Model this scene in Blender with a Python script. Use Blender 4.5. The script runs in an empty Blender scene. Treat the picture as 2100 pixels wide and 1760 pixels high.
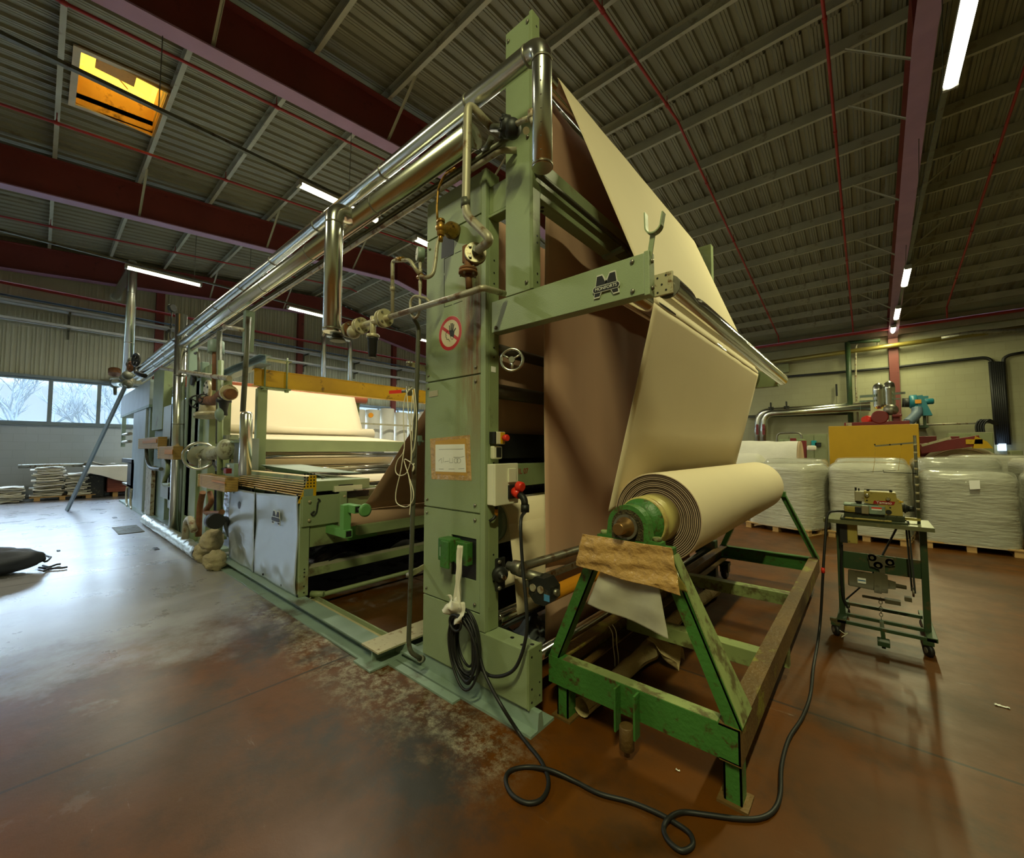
import bpy, bmesh, math, random
from mathutils import Vector, Matrix, noise
from math import pi, sin, cos, radians as R
random.seed(7)
S = bpy.context.scene
COL = S.collection

# ------------------------------------------------------------------ camera
F, CX, CY, H = 842.0, 1050.0, 880.0, 1.5
PITCH = math.atan(43 / 842.0); YAW = math.atan2(730, 843)
fw = Vector((-sin(YAW) * cos(PITCH), cos(YAW) * cos(PITCH), sin(PITCH)))
rt = Vector((cos(YAW), sin(YAW), 0)); up = rt.cross(fw)
cd = bpy.data.cameras.new('camera'); cam = bpy.data.objects.new('camera', cd); COL.objects.link(cam)
cd.sensor_fit = 'HORIZONTAL'; cd.sensor_width = 36; cd.lens = 36 * F / 2100; cd.clip_end = 300; cd.clip_start = .05
cam.matrix_world = Matrix(((rt.x, up.x, -fw.x, 0), (rt.y, up.y, -fw.y, 0), (rt.z, up.z, -fw.z, H), (0, 0, 0, 1)))
S.camera = cam

def ray(x, y): return fw + rt * ((x - CX) / F) - up * ((y - CY) / F)
def AY(x, y, Y): d = ray(x, y); return Vector((0, 0, H)) + d * (Y / d.y)     # photo point on the wall plane y = Y
def AX(x, y, X): d = ray(x, y); return Vector((0, 0, H)) + d * (X / d.x)
def AZ(x, y, Z=0): d = ray(x, y); return Vector((0, 0, H)) + d * ((Z - H) / d.z)

# ------------------------------------------------------------------ world, exposure
vs = S.view_settings; vs.view_transform = 'Standard'; vs.look = 'None'; vs.gamma = 1; vs.use_curve_mapping = False
vs.exposure = 0.62
W = bpy.data.worlds.new('overcast_sky'); S.world = W; W.use_nodes = True
bg = W.node_tree.nodes['Background']; bg.inputs[0].default_value = (.58, .78, 1, 1)
# overcast sky: hazy horizon, much brighter overhead
_N, _L = W.node_tree.nodes, W.node_tree.links
_g = _N.new('ShaderNodeNewGeometry'); _s = _N.new('ShaderNodeSeparateXYZ'); _r = _N.new('ShaderNodeMapRange')
_L.new(_g.outputs['Incoming'], _s.inputs[0]); _r.inputs[1].default_value = -.10; _r.inputs[2].default_value = -.42; _r.inputs[3].default_value = .74; _r.inputs[4].default_value = 26.0
_L.new(_s.outputs[2], _r.inputs[0]); _L.new(_r.outputs[0], bg.inputs[1])
LAMP = 1.75          # tube light level
TUBE = (1.0, .98, .50)

# ------------------------------------------------------------------ materials
def lin(c):
    return tuple(((v / 255) / 12.92 if v / 255 <= .04045 else ((v / 255 + .055) / 1.055) ** 2.4) for v in c)
MATS = {}
def mat(name, rgb, rough=.5, metal=0, var=.12, vs_=3.0, dirt=None, dirt_amt=.5, dscale=2.0, bump=0, bscale=40, coat=0,
        alpha=1, stretch=(1, 1, 1), spec=.5, rvar=0.0, emit=None, estr=0, trans=0):
    if name in MATS: return MATS[name]
    m = bpy.data.materials.new(name); m.use_nodes = True; MATS[name] = m
    nt = m.node_tree; N = nt.nodes; L = nt.links; b = N['Principled BSDF']
    c = lin(rgb)
    b.inputs['Roughness'].default_value = rough; b.inputs['Metallic'].default_value = metal
    b.inputs['Specular IOR Level'].default_value = spec; b.inputs['Coat Weight'].default_value = coat
    b.inputs['Coat Roughness'].default_value = .15
    b.inputs['Alpha'].default_value = alpha; b.inputs['Transmission Weight'].default_value = trans
    tc = N.new('ShaderNodeTexCoord'); mp = N.new('ShaderNodeMapping'); mp.inputs['Scale'].default_value = stretch
    L.new(tc.outputs['Object'], mp.inputs[0])
    nz = N.new('ShaderNodeTexNoise'); nz.inputs['Scale'].default_value = vs_; nz.inputs['Detail'].default_value = 6
    L.new(mp.outputs[0], nz.inputs[0])
    mr = N.new('ShaderNodeMapRange'); mr.inputs[1].default_value = .3; mr.inputs[2].default_value = .7
    mr.inputs[3].default_value = 1 - var; mr.inputs[4].default_value = 1 + var
    L.new(nz.outputs[0], mr.inputs[0])
    mx = N.new('ShaderNodeMix'); mx.data_type = 'RGBA'; mx.blend_type = 'MULTIPLY'; mx.inputs[0].default_value = 1
    mx.inputs[6].default_value = (*c, 1); L.new(mr.outputs[0], mx.inputs[7]); out = mx.outputs[2]
    if dirt:
        n2 = N.new('ShaderNodeTexNoise'); n2.inputs['Scale'].default_value = dscale; n2.inputs['Detail'].default_value = 9
        n2.inputs['Roughness'].default_value = .65; L.new(mp.outputs[0], n2.inputs[0])
        r2 = N.new('ShaderNodeMapRange'); r2.inputs[1].default_value = .66 - .3 * dirt_amt; r2.inputs[2].default_value = .74 - .25 * dirt_amt
        L.new(n2.outputs[0], r2.inputs[0])
        m2 = N.new('ShaderNodeMix'); m2.data_type = 'RGBA'; L.new(r2.outputs[0], m2.inputs[0]); L.new(out, m2.inputs[6])
        m2.inputs[7].default_value = (*lin(dirt), 1); out = m2.outputs[2]
    L.new(out, b.inputs['Base Color'])
    if rvar:
        r3 = N.new('ShaderNodeMapRange'); r3.inputs[3].default_value = max(.02, rough - rvar); r3.inputs[4].default_value = rough + rvar
        r3.inputs[1].default_value = .3; r3.inputs[2].default_value = .7
        L.new(nz.outputs[0], r3.inputs[0]); L.new(r3.outputs[0], b.inputs['Roughness'])
    if bump:
        n3 = N.new('ShaderNodeTexNoise'); n3.inputs['Scale'].default_value = bscale; n3.inputs['Detail'].default_value = 4
        L.new(mp.outputs[0], n3.inputs[0]); bp = N.new('ShaderNodeBump'); bp.inputs['Strength'].default_value = bump
        bp.inputs['Distance'].default_value = .02; L.new(n3.outputs[0], bp.inputs['Height']); L.new(bp.outputs[0], b.inputs['Normal'])
    if emit:
        b.inputs['Emission Color'].default_value = (*emit, 1); b.inputs['Emission Strength'].default_value = estr
    return m

GREEN = mat('machine_green_paint', (142, 157, 120), .42, var=.10, vs_=2, dirt=(118, 96, 60), dirt_amt=.12, dscale=1.6, bump=.12, bscale=160)
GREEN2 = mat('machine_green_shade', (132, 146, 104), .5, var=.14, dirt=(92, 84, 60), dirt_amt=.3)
GREYGREEN = mat('grey_green_paint', (128, 148, 134), .45, var=.14, dirt=(90, 90, 76), dirt_amt=.25)
SILVER = mat('bare_sheet_steel', (172, 182, 190), .36, metal=.3, var=.10, vs_=1.4, bump=.18, bscale=3, rvar=.06)
ALU = mat('aluminium_cladding', (216, 218, 208), .24, metal=1, var=.05, vs_=4, bump=.03, bscale=4)
CHROME = mat('chromed_steel', (214, 212, 205), .13, metal=1, var=.05, bump=.06, bscale=4)
STEEL = mat('dull_steel', (140, 138, 124), .42, metal=.75, var=.2, dirt=(96, 70, 40), dirt_amt=.4, dscale=14)
OLDPIPE = mat('weathered_pipe', (170, 164, 140), .5, metal=.35, var=.16, dirt=(112, 82, 52), dirt_amt=.45, dscale=10)
DARKPIPE = mat('dark_pipe', (92, 94, 80), .5, metal=.4, var=.2, dirt=(70, 56, 36), dirt_amt=.4, dscale=8)
BRASS = mat('old_brass', (168, 128, 60), .38, metal=.8, var=.2, dirt=(84, 60, 30), dirt_amt=.45, dscale=30)
RUST = mat('rust', (116, 76, 42), .7, metal=.2, var=.35, vs_=12)
BLACK = mat('black_rubber', (26, 27, 28), .5, var=.2)
DARK = mat('black_metal', (36, 38, 36), .5, metal=.3, var=.3, dirt=(86, 80, 66), dirt_amt=.25, dscale=12)
CARTG = mat('trolley_green_paint', (62, 112, 48), .42, var=.14, dirt=(70, 50, 26), dirt_amt=.36, dscale=16, bump=.2, bscale=50)
CARTR = mat('grimy_brown_steel', (104, 78, 38), .55, metal=.15, var=.3, dirt=(132, 128, 44), dirt_amt=.42, dscale=5, bump=.25, bscale=50)
CARTL = mat('dusty_green_steel', (134, 148, 92), .6, var=.2, dirt=(92, 86, 50), dirt_amt=.5, dscale=9, stretch=(1, 1, 1))
RED = mat('red_beam_paint', (112, 46, 40), .55, var=.12, vs_=1.2, dirt=(80, 34, 28), dirt_amt=.2, dscale=4)
LILAC = mat('mauve_flange_paint', (160, 122, 150), .5, var=.08)
REDPIPE = mat('red_sprinkler_paint', (150, 40, 34), .5, var=.12)
PURLIN = mat('galvanised_purlin', (164, 162, 140), .5, metal=.1, var=.12, vs_=2, dirt=(128, 122, 98), dirt_amt=.28, dscale=3)
DECK = mat('ribbed_roof_sheet', (128, 126, 104), .5, metal=.2, var=.12, vs_=.8, dirt=(96, 90, 66), dirt_amt=.25, dscale=1.2, stretch=(2, .5, 1))
YEL = mat('yellow_paint', (206, 162, 14), .4, var=.1, dirt=(120, 92, 20), dirt_amt=.25, dscale=6)
ORANGE = mat('orange_roller_cover', (196, 130, 26), .35, var=.06)
CREAM = mat('cream_cloth', (230, 214, 182), .8, var=.025, vs_=1.2, bump=.12, bscale=500)
MAUVE = mat('mauve_cloth_back', (196, 158, 132), .78, var=.05, vs_=1.0, bump=.12, bscale=500, stretch=(1, 2.5, .25))
WHITE = mat('white_fabric', (224, 220, 206), .85, var=.06, bump=.3, bscale=14)
WHITEP = mat('white_plastic', (222, 220, 196), .4, var=.04)
PAPER = mat('paper', (236, 236, 232), .7, var=.03)
TAPE = mat('brown_packing_tape', (190, 150, 90), .22, var=.08, vs_=6, bump=.8, bscale=26, coat=.8)
REDPL = mat('red_plastic', (226, 52, 34), .35, var=.04)
WOOD = mat('pallet_wood', (176, 140, 88), .75, var=.2, stretch=(1, 1, 6))
REDWOOD = mat('reddish_boards', (128, 66, 48), .7, var=.2, stretch=(.5, .5, 6))
TEAL = mat('teal_paint', (28, 104, 118), .4, var=.1)
MAROON = mat('maroon_paint', (116, 26, 28), .45, var=.14)
CABG = mat('cabinet_grey_green', (128, 134, 98), .5, var=.08)
SEW = mat('cream_yellow_enamel', (166, 150, 78), .38, var=.12, dirt=(92, 78, 40), dirt_amt=.3, dscale=18)
STANDG = mat('dark_green_paint', (44, 66, 38), .5, var=.25, dirt=(84, 70, 40), dirt_amt=.35, dscale=12)
MOTOR = mat('grimy_motor_grey', (84, 78, 58), .6, var=.25, dirt=(56, 46, 28), dirt_amt=.4, dscale=10)
ROPE = mat('white_cord', (226, 220, 196), .8, var=.06)
COPPER = mat('copper_cover', (186, 104, 72), .4, metal=.3, var=.1)
BAG = mat('black_bag_cloth', (44, 50, 62), .6, var=.25, vs_=6)
FLANGE = mat('pale_flange', (190, 182, 150), .42, metal=.35, var=.15, dirt=(120, 90, 56), dirt_amt=.3, dscale=20)

# ------------------------------------------------------------------ mesh helpers
def tag(o, label=None, cat=None, group=None, kind=None):
    if label: o['label'] = label
    if cat: o['category'] = cat
    if group: o['group'] = group
    if kind: o['kind'] = kind
    return o
ORG = {}
def empty(name, loc, label=None, cat=None, group=None, kind=None, parent=None):
    o = bpy.data.objects.new(name, None); COL.objects.link(o); o.empty_display_size = .1
    loc = Vector(loc); ORG[o] = loc.copy()
    if parent: o.parent = parent; o.location = loc - ORG[parent]
    else: o.location = loc
    return tag(o, label, cat, group, kind)

class MB:
    """collects shapes in world coordinates; build() makes ONE mesh object"""
    def __init__(s): s.bm = bmesh.new()
    def _faces(s, vs, fs, sm=False, mi=0):
        bv = [s.bm.verts.new(v) for v in vs]
        for f in fs:
            try:
                q = s.bm.faces.new([bv[i] for i in f]); q.smooth = sm; q.material_index = mi
            except ValueError: pass
        return bv
    def box(s, x0, x1, y0, y1, z0, z1, bev=0, M=None, mi=0):
        vs = [Vector(p) for p in ((x0,y0,z0),(x1,y0,z0),(x1,y1,z0),(x0,y1,z0),(x0,y0,z1),(x1,y0,z1),(x1,y1,z1),(x0,y1,z1))]
        if M: vs = [M @ v for v in vs]
        bv = s._faces(vs, ((0,3,2,1),(4,5,6,7),(0,1,5,4),(1,2,6,5),(2,3,7,6),(3,0,4,7)), mi=mi)
        if bev:
            es = {e for v in bv for e in v.link_edges}
            bmesh.ops.bevel(s.bm, geom=list(es), offset=bev, segments=2, profile=.6, affect='EDGES')
        return s
    def bar(s, p, q, w, h, up_=(0, 0, 1), bev=0):
        p, q = Vector(p), Vector(q); d = q - p; L = d.length; d.normalize(); u = Vector(up_)
        if abs(d.dot(u)) > .98: u = Vector((0, 1, 0)) if abs(d.y) < .9 else Vector((1, 0, 0))
        a = d.cross(u).normalized(); u = a.cross(d)
        M = Matrix(((a.x, u.x, d.x, p.x), (a.y, u.y, d.y, p.y), (a.z, u.z, d.z, p.z), (0, 0, 0, 1)))
        return s.box(-w/2, w/2, -h/2, h/2, 0, L, bev, M)
    def lathe(s, p, q, prof, seg=24, sm=True, cap=True, mi=0):
        """prof: list of (t, r) with t metres along p->q"""
        p, q = Vector(p), Vector(q); d = (q - p).normalized()
        u = Vector((0, 0, 1)) if abs(d.z) < .9 else Vector((1, 0, 0)); a = d.cross(u).normalized(); b = a.cross(d)
        rings = []
        for t, r in prof:
            rings.append([s.bm.verts.new(p + d * t + (a * cos(2*pi*k/seg) + b * sin(2*pi*k/seg)) * r) for k in range(seg)])
        for A, B in zip(rings, rings[1:]):
            for k in range(seg):
                f = s.bm.faces.new((A[k], A[(k+1) % seg], B[(k+1) % seg], B[k])); f.smooth = sm; f.material_index = mi
        if cap:
            for Rg in (rings[0], rings[-1]):
                try: s.bm.faces.new(Rg).material_index = mi
                except ValueError: pass
        return s
    def cyl(s, p, q, r, r2=None, seg=24, bev=0, mi=0):
        L = (Vector(q) - Vector(p)).length; r2 = r if r2 is None else r2
        if bev: return s.lathe(p, q, [(0, r-bev), (bev, r), (L-bev, r2), (L, r2-bev)], seg, mi=mi)
        return s.lathe(p, q, [(0, r), (L, r2)], seg, mi=mi)
    def pipe(s, pts, r, bend=0, seg=16, n=6, closed=False, cap=True):
        P = [Vector(p) for p in pts]
        if bend and len(P) > 2:
            Q = [P[0]]
            for i in range(1, len(P)-1):
                a, b, c = P[i-1], P[i], P[i+1]; l1, l2 = (a-b).length, (c-b).length
                bb = min(bend, l1*.49, l2*.49); s0 = b + (a-b).normalized()*bb; s1 = b + (c-b).normalized()*bb
                for k in range(n+1):
                    t = k/n; Q.append(s0*(1-t)**2 + b*2*t*(1-t) + s1*t*t)
            Q.append(P[-1]); P = Q
        m = len(P); T = []
        for i in range(m):
            if closed: T.append((P[(i+1) % m] - P[i-1]).normalized())
            else: T.append((P[min(i+1, m-1)] - P[max(i-1, 0)]).normalized())
        u = Vector((0, 0, 1)) if abs(T[0].z) < .9 else Vector((1, 0, 0))
        a = T[0].cross(u).normalized(); rings = []
        for i in range(m):
            a = (a - T[i]*a.dot(T[i])).normalized(); b = T[i].cross(a)
            rr = r[i] if isinstance(r, (list, tuple)) else r
            rings.append([s.bm.verts.new(P[i] + (a*cos(2*pi*k/seg) + b*sin(2*pi*k/seg))*rr) for k in range(seg)])
        pr = list(zip(rings, rings[1:])) + ([(rings[-1], rings[0])] if closed else [])
        for A, B in pr:
            for k in range(seg):
                s.bm.faces.new((A[k], A[(k+1) % seg], B[(k+1) % seg], B[k])).smooth = True
        if cap and not closed:
            for Rg in (rings[0], rings[-1]): s.bm.faces.new(Rg)
        return s
    def prism(s, poly, ext, axis='y', sm=False, mi=0):
        """poly in the other two axes (x,z for y; y,z for x; x,y for z), ext=(a,b)"""
        def mk(u, v, w): return {'y': (u, w, v), 'x': (w, u, v), 'z': (u, v, w)}[axis]
        n = len(poly); vs = [mk(u, v, ext[0]) for u, v in poly] + [mk(u, v, ext[1]) for u, v in poly]
        fs = [tuple(range(n))[::-1], tuple(range(n, 2*n))] + [(i, (i+1) % n, n+(i+1) % n, n+i) for i in range(n)]
        s._faces(vs, fs, sm, mi); return s
    def plate(s, pts, nrm, t):
        """polygon of 3d points given thickness t along nrm"""
        n = len(pts); v = [Vector(p) for p in pts]; w = [p + Vector(nrm)*t for p in v]
        s._faces(v + w, [tuple(range(n))[::-1], tuple(range(n, 2*n))] + [(i, (i+1) % n, n+(i+1) % n, n+i) for i in range(n)]); return s
    def grid(s, fn, nu, nv, t=0, sm=True, mi=(0, 0)):
        """fn(u,v)->point; t thickness makes a closed sheet; mi = front, back material index"""
        G = [[Vector(fn(i/nu, j/nv)) for j in range(nv+1)] for i in range(nu+1)]
        A = [[s.bm.verts.new(p) for p in row] for row in G]
        def quad(a, b, c, d, k):
            try: f = s.bm.faces.new((a, b, c, d)); f.smooth = sm; f.material_index = k
            except ValueError: pass
        for i in range(nu):
            for j in range(nv): quad(A[i][j], A[i+1][j], A[i+1][j+1], A[i][j+1], mi[0])
        if t:
            B = []
            for i in range(nu+1):
                row = []
                for j in range(nv+1):
                    du = G[min(i+1, nu)][j] - G[max(i-1, 0)][j]; dv = G[i][min(j+1, nv)] - G[i][max(j-1, 0)]
                    row.append(s.bm.verts.new(G[i][j] - du.cross(dv).normalized()*t))
                B.append(row)
            for i in range(nu):
                for j in range(nv): quad(B[i][j+1], B[i+1][j+1], B[i+1][j], B[i][j], mi[1])
            for i in range(nu):
                quad(A[i][0], B[i][0], B[i+1][0], A[i+1][0], mi[0]); quad(A[i+1][nv], B[i+1][nv], B[i][nv], A[i][nv], mi[0])
            for j in range(nv):
                quad(A[0][j+1], B[0][j+1], B[0][j], A[0][j], mi[0]); quad(A[nu][j], B[nu][j], B[nu][j+1], A[nu][j+1], mi[0])
        return s
    def ball(s, c, rx, ry=None, rz=None, seg=18, rings=10, fn=None):
        ry = ry or rx; rz = rz or rx; c = Vector(c)
        def f(u, v):
            th = v*pi; ph = u*2*pi; d = Vector((sin(th)*cos(ph), sin(th)*sin(ph), -cos(th))); k = fn(d) if fn else 1
            return c + Vector((d.x*rx, d.y*ry, d.z*rz))*k
        s.grid(f, seg, rings); bmesh.ops.remove_doubles(s.bm, verts=s.bm.verts[-(seg+1)*(rings+1):] if False else list(s.bm.verts), dist=1e-5); return s
    def build(s, name, m, parent=None, label=None, cat=None, group=None, kind=None, origin=None, wn=False):
        me = bpy.data.meshes.new(name)
        if parent: o0 = ORG[parent]
        elif origin is not None: o0 = Vector(origin)
        else:
            xs = [v.co for v in s.bm.verts]
            o0 = Vector((sum(v.x for v in xs)/len(xs), sum(v.y for v in xs)/len(xs), min(v.z for v in xs)))
        bmesh.ops.recalc_face_normals(s.bm, faces=s.bm.faces)
        for v in s.bm.verts: v.co -= o0
        s.bm.to_mesh(me); s.bm.free()
        for q in (m if isinstance(m, (list, tuple)) else [m]): me.materials.append(q)
        o = bpy.data.objects.new(name, me); COL.objects.link(o); ORG[o] = o0.copy()
        if parent: o.parent = parent
        else: o.location = o0
        return tag(o, label, cat, group, kind)
def text_mesh(mb, s, M, size, depth=.002, bold=0):
    cu = bpy.data.curves.new('t', 'FONT'); cu.body = s; cu.size = size; cu.extrude = depth; cu.offset = bold; cu.align_x = 'CENTER'; cu.align_y = 'CENTER'
    ob = bpy.data.objects.new('t', cu); me = bpy.data.meshes.new_from_object(ob); me.transform(M)
    mb.bm.from_mesh(me); bpy.data.objects.remove(ob); bpy.data.curves.remove(cu); bpy.data.meshes.remove(me)
def copy_tree(o, parent=None, off=Vector((0, 0, 0))):
    c = o.copy(); COL.objects.link(c); c.parent = parent; ORG[c] = ORG[o] + off
    if parent is None: c.location = o.location + off
    for ch in list(o.children): copy_tree(ch, c, off)
    return c
def nz(x, y, z, s=1): return noise.noise(Vector((x*s, y*s, z*s)))
FACEY = Matrix(((1, 0, 0, 0), (0, 0, -1, 0), (0, 1, 0, 0), (0, 0, 0, 1)))   # text standing, facing -Y
FACEX = Matrix(((0, 0, 1, 0), (1, 0, 0, 0), (0, 1, 0, 0), (0, 0, 0, 1)))    # text standing, facing +X
def TR(v, M): return Matrix.Translation(Vector(v)) @ M

# ================================================================== THE HALL
XL, XR, YN, YF = -19.9, 8.0, -8.0, 22.0
YR, ZR, KL, KR = 8.7, 8.97, .10, .157
def zr(y): return ZR - (KL*(YR-y) if y < YR else KR*(y-YR))

def floor_mat():
    m = bpy.data.materials.new('sealed_concrete_floor'); m.use_nodes = True; nt = m.node_tree; N = nt.nodes; L = nt.links; b = N['Principled BSDF']
    tc = N.new('ShaderNodeTexCoord'); P = tc.outputs['Object']
    def noi(sc, det=8, rg=.6, stretch=None):
        n = N.new('ShaderNodeTexNoise'); n.inputs['Scale'].default_value = sc; n.inputs['Detail'].default_value = det; n.inputs['Roughness'].default_value = rg
        if stretch:
            mp = N.new('ShaderNodeMapping'); mp.inputs['Scale'].default_value = stretch; L.new(P, mp.inputs[0]); L.new(mp.outputs[0], n.inputs[0])
        else: L.new(P, n.inputs[0])
        return n.outputs[0]
    def rng(x, a, b_, c=0, d=1):
        r = N.new('ShaderNodeMapRange'); r.inputs[1].default_value = a; r.inputs[2].default_value = b_; r.inputs[3].default_value = c; r.inputs[4].default_value = d
        L.new(x, r.inputs[0]); return r.outputs[0]
    def mix(f, a, b_):
        x = N.new('ShaderNodeMix'); x.data_type = 'RGBA'
        if hasattr(f, 'links'): L.new(f, x.inputs[0])
        else: x.inputs[0].default_value = f
        for s_, i in ((a, 6), (b_, 7)):
            if isinstance(s_, tuple): x.inputs[i].default_value = (*s_, 1)
            else: L.new(s_, x.inputs[i])
        return x.outputs[2]
    def math_(op, a, b_=None):
        x = N.new('ShaderNodeMath'); x.operation = op
        for s_, i in ((a, 0), (b_, 1)):
            if s_ is None: continue
            if isinstance(s_, (int, float)): x.inputs[i].default_value = s_
            else: L.new(s_, x.inputs[i])
        return x.outputs[0]
    sx = N.new('ShaderNodeSeparateXYZ'); L.new(P, sx.inputs[0])
    base = mix(rng(noi(.8), .38, .62), lin((98, 54, 5)), lin((72, 43, 6)))
    base = mix(rng(noi(2.3, 10, .7), .5, .72), base, lin((52, 36, 16)))
    # paler concrete towards the window wall: daylight sheen painted into the colour
    window_sheen = math_('ADD', rng(sx.outputs[0], -2.9, -5.6), rng(noi(.9, 8, .7), .35, .65, -.35, .35))
    base = mix(rng(window_sheen, .3, .75), base, lin((140, 138, 142)))
    base = mix(rng(noi(1.7, 10, .75), .60, .72, 0, .65), base, lin((66, 60, 56)))
    # white dust along the foot of the machine
    d = math_('ABSOLUTE', math_('SUBTRACT', sx.outputs[1], 1.5)); near = math_('MULTIPLY', rng(d, .34, .04), rng(sx.outputs[0], -1.2, -1.6))
    dust = math_('MULTIPLY', near, rng(noi(12, 10, .8), .46, .66))
    base = mix(dust, base, lin((176, 172, 150)))
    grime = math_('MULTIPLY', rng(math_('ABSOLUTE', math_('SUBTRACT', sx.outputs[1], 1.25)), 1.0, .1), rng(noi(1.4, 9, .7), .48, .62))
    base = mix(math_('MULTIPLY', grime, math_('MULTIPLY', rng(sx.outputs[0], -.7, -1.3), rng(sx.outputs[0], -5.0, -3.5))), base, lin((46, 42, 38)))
    scr = rng(noi(5, 12, .8, (.35, 2.2, 1)), .62, .70, 0, .35); base = mix(scr, base, lin((170, 166, 158)))
    j = None
    for ax, c in ((0, -2.92), (0, -7.2), (0, -12.0), (1, 2.95), (1, -5.0), (1, 8.0), (0, 2.2)):
        k = rng(math_('ABSOLUTE', math_('SUBTRACT', sx.outputs[ax], c)), .013, .006)
        j = k if j is None else math_('MAXIMUM', j, k)
    base = mix(math_('MULTIPLY', j, .8), base, lin((34, 28, 22)))
    L.new(base, b.inputs['Base Color'])
    rr = math_('ADD', rng(noi(1.6, 8, .7), .3, .7, .22, .40), rng(sx.outputs[0], -4.5, -1.5, 0, .14)); L.new(math_('ADD', rr, math_('MULTIPLY', dust, .3)), b.inputs['Roughness'])
    L.new(rng(sx.outputs[0], -2.2, -5.0, .26, .75), b.inputs['Specular IOR Level']); L.new(rng(sx.outputs[0], -2.5, -5.5, .05, .7), b.inputs['Coat Weight']); b.inputs['Coat Roughness'].default_value = .25
    bp = N.new('ShaderNodeBump'); bp.inputs['Strength'].default_value = .12; bp.inputs['Distance'].default_value = .01
    L.new(noi(22, 8, .7), bp.inputs['Height']); L.new(bp.outputs[0], b.inputs['Normal'])
    return m
MB().box(XL, XR, YN, YF, -.2, 0).build('floor', floor_mat(), kind='structure', origin=(0, 0, 0))

def block_mat(name, rgb, axis):
    m = mat(name, rgb, .8, var=.07, vs_=.8, bump=.0); nt = m.node_tree; N = nt.nodes; L = nt.links; b = N['Principled BSDF']
    src = b.inputs['Base Color'].links[0].from_socket; tc = N.new('ShaderNodeTexCoord'); sp = N.new('ShaderNodeSeparateXYZ'); L.new(tc.outputs['Object'], sp.inputs[0])
    cb = N.new('ShaderNodeCombineXYZ'); L.new(sp.outputs[axis], cb.inputs[0]); L.new(sp.outputs[2], cb.inputs[1])
    br = N.new('ShaderNodeTexBrick'); br.inputs['Scale'].default_value = 1; br.inputs['Brick Width'].default_value = .5; br.inputs['Row Height'].default_value = .25
    br.inputs['Mortar Size'].default_value = .008; br.inputs['Color1'].default_value = (1, 1, 1, 1); br.inputs['Color2'].default_value = (.95, .95, .93, 1); br.inputs['Mortar'].default_value = (.88, .88, .86, 1)
    L.new(cb.outputs[0], br.inputs[0]); mx = N.new('ShaderNodeMix'); mx.data_type = 'RGBA'; mx.blend_type = 'MULTIPLY'; mx.inputs[0].default_value = 1
    L.new(src, mx.inputs[6]); L.new(br.outputs[0], mx.inputs[7]); L.new(mx.outputs[2], b.inputs['Base Color'])
    bp = N.new('ShaderNodeBump'); bp.inputs['Strength'].default_value = .25; bp.inputs['Distance'].default_value = .006; L.new(br.outputs[0], bp.inputs['Height']); L.new(bp.outputs[0], b.inputs['Normal'])
    return m
BLK_R = block_mat('painted_block_wall', (164, 162, 132), 0)
BLK_L = block_mat('painted_block_wall_cool', (168, 176, 182), 1)
CLAD = mat('cladding_panel', (176, 176, 152), .5, var=.06, vs_=1)

# right-hand (far) wall: block wall below, smooth band above
ZE = zr(YF)
MB().box(XL, XR, YF, YF+.25, 0, 5.3).box(XL, XR, YF-.02, YF+.25, 5.3, 5.36).box(XL, XR, YF, YF+.25, 5.36, ZE+.1).build('wall_right', BLK_R, kind='structure', origin=(0, YF, 0))
# band beam under the eaves
MB().box(XL, XR, YF-.22, YF, 6.0, 6.5).build('trim_1', mat('grey_eaves_band', (120, 116, 88), .6), kind='structure')
# window wall
SILL, HEAD = 2.34, 3.80
mb = MB().box(XL-.3, XL, YN, YF, 0, SILL)
mb.build('wall_left', BLK_L, kind='structure', origin=(XL, 0, 0))
mb = MB(); y = YN
while y < YF-.31:      # ribbed cladding above the windows, following the roof
    top = min(zr(y), zr(min(y+.3, YF)))+.09
    mb.box(XL-.12, XL-.03, y, y+.3, HEAD, top)
    for k in (.04, .15): mb.box(XL-.03, XL, y+k, y+k+.05, HEAD, top-.1)
    mb.box(XL-.03, XL+.005, y+.27, y+.3, HEAD, top)
    y += .3
mb.build('wall_left_cladding', CLAD, kind='structure', origin=(XL, 0, 0))
FRAME = mat('grey_window_frame', (112, 124, 130), .45, metal=.4)
GLASS = mat('window_glass', (235, 245, 250), .05, var=0, alpha=.16)
wy = [-8, -5.9, -4.4, -2.9, -1.35, .21, 1.32, 2.45, 3.6, 4.8, 6.0, 7.2, 8.4, 9.6, 10.8, 12, 13.2, 14.4, 15.6, 16.8, 18, 19.2, 20.4, 21.8]
MB().box(XL-.3, XL, 21.8, YF, SILL, HEAD).build('trim_2', CLAD, kind='structure')
for i, (a, b) in enumerate(zip(wy, wy[1:])):
    w = empty('window_%d' % (i+1), (XL, (a+b)/2, SILL), kind='structure')
    m_ = MB(); x0, x1 = XL-.14, XL-.02
    m_.box(x0, x1, a, a+.05, SILL, HEAD).box(x0, x1, b-.05, b, SILL, HEAD).box(x0, x1, a+.05, b-.05, SILL, SILL+.07).box(x0, x1, a+.05, b-.05, HEAD-.07, HEAD)
    m_.build('window_frame', FRAME, w)
    MB().box(XL-.085, XL-.075, a+.05, b-.05, SILL+.07, HEAD-.07).build('pane', GLASS, w)
MB().box(XL-.02, XL+.10, YN, YF, SILL-.06, SILL).build('trim_3', FRAME, kind='structure')
MB().box(XL-.02, XL+.08, YN, YF, HEAD, HEAD+.08).build('trim_4', FRAME, kind='structure')
MB().box(XL-.1, XR, YN-.2, YN, 0, zr(YN)).build('wall_near', BLK_R, kind='structure', origin=(0, YN, 0))
MB().prism([(YN, 0), (YF, 0), (YF, zr(YF)), (YR, ZR), (YN, zr(YN))], (XR, XR+.2), 'x').build('wall_back', BLK_R, kind='structure', origin=(XR, 0, 0))

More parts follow.
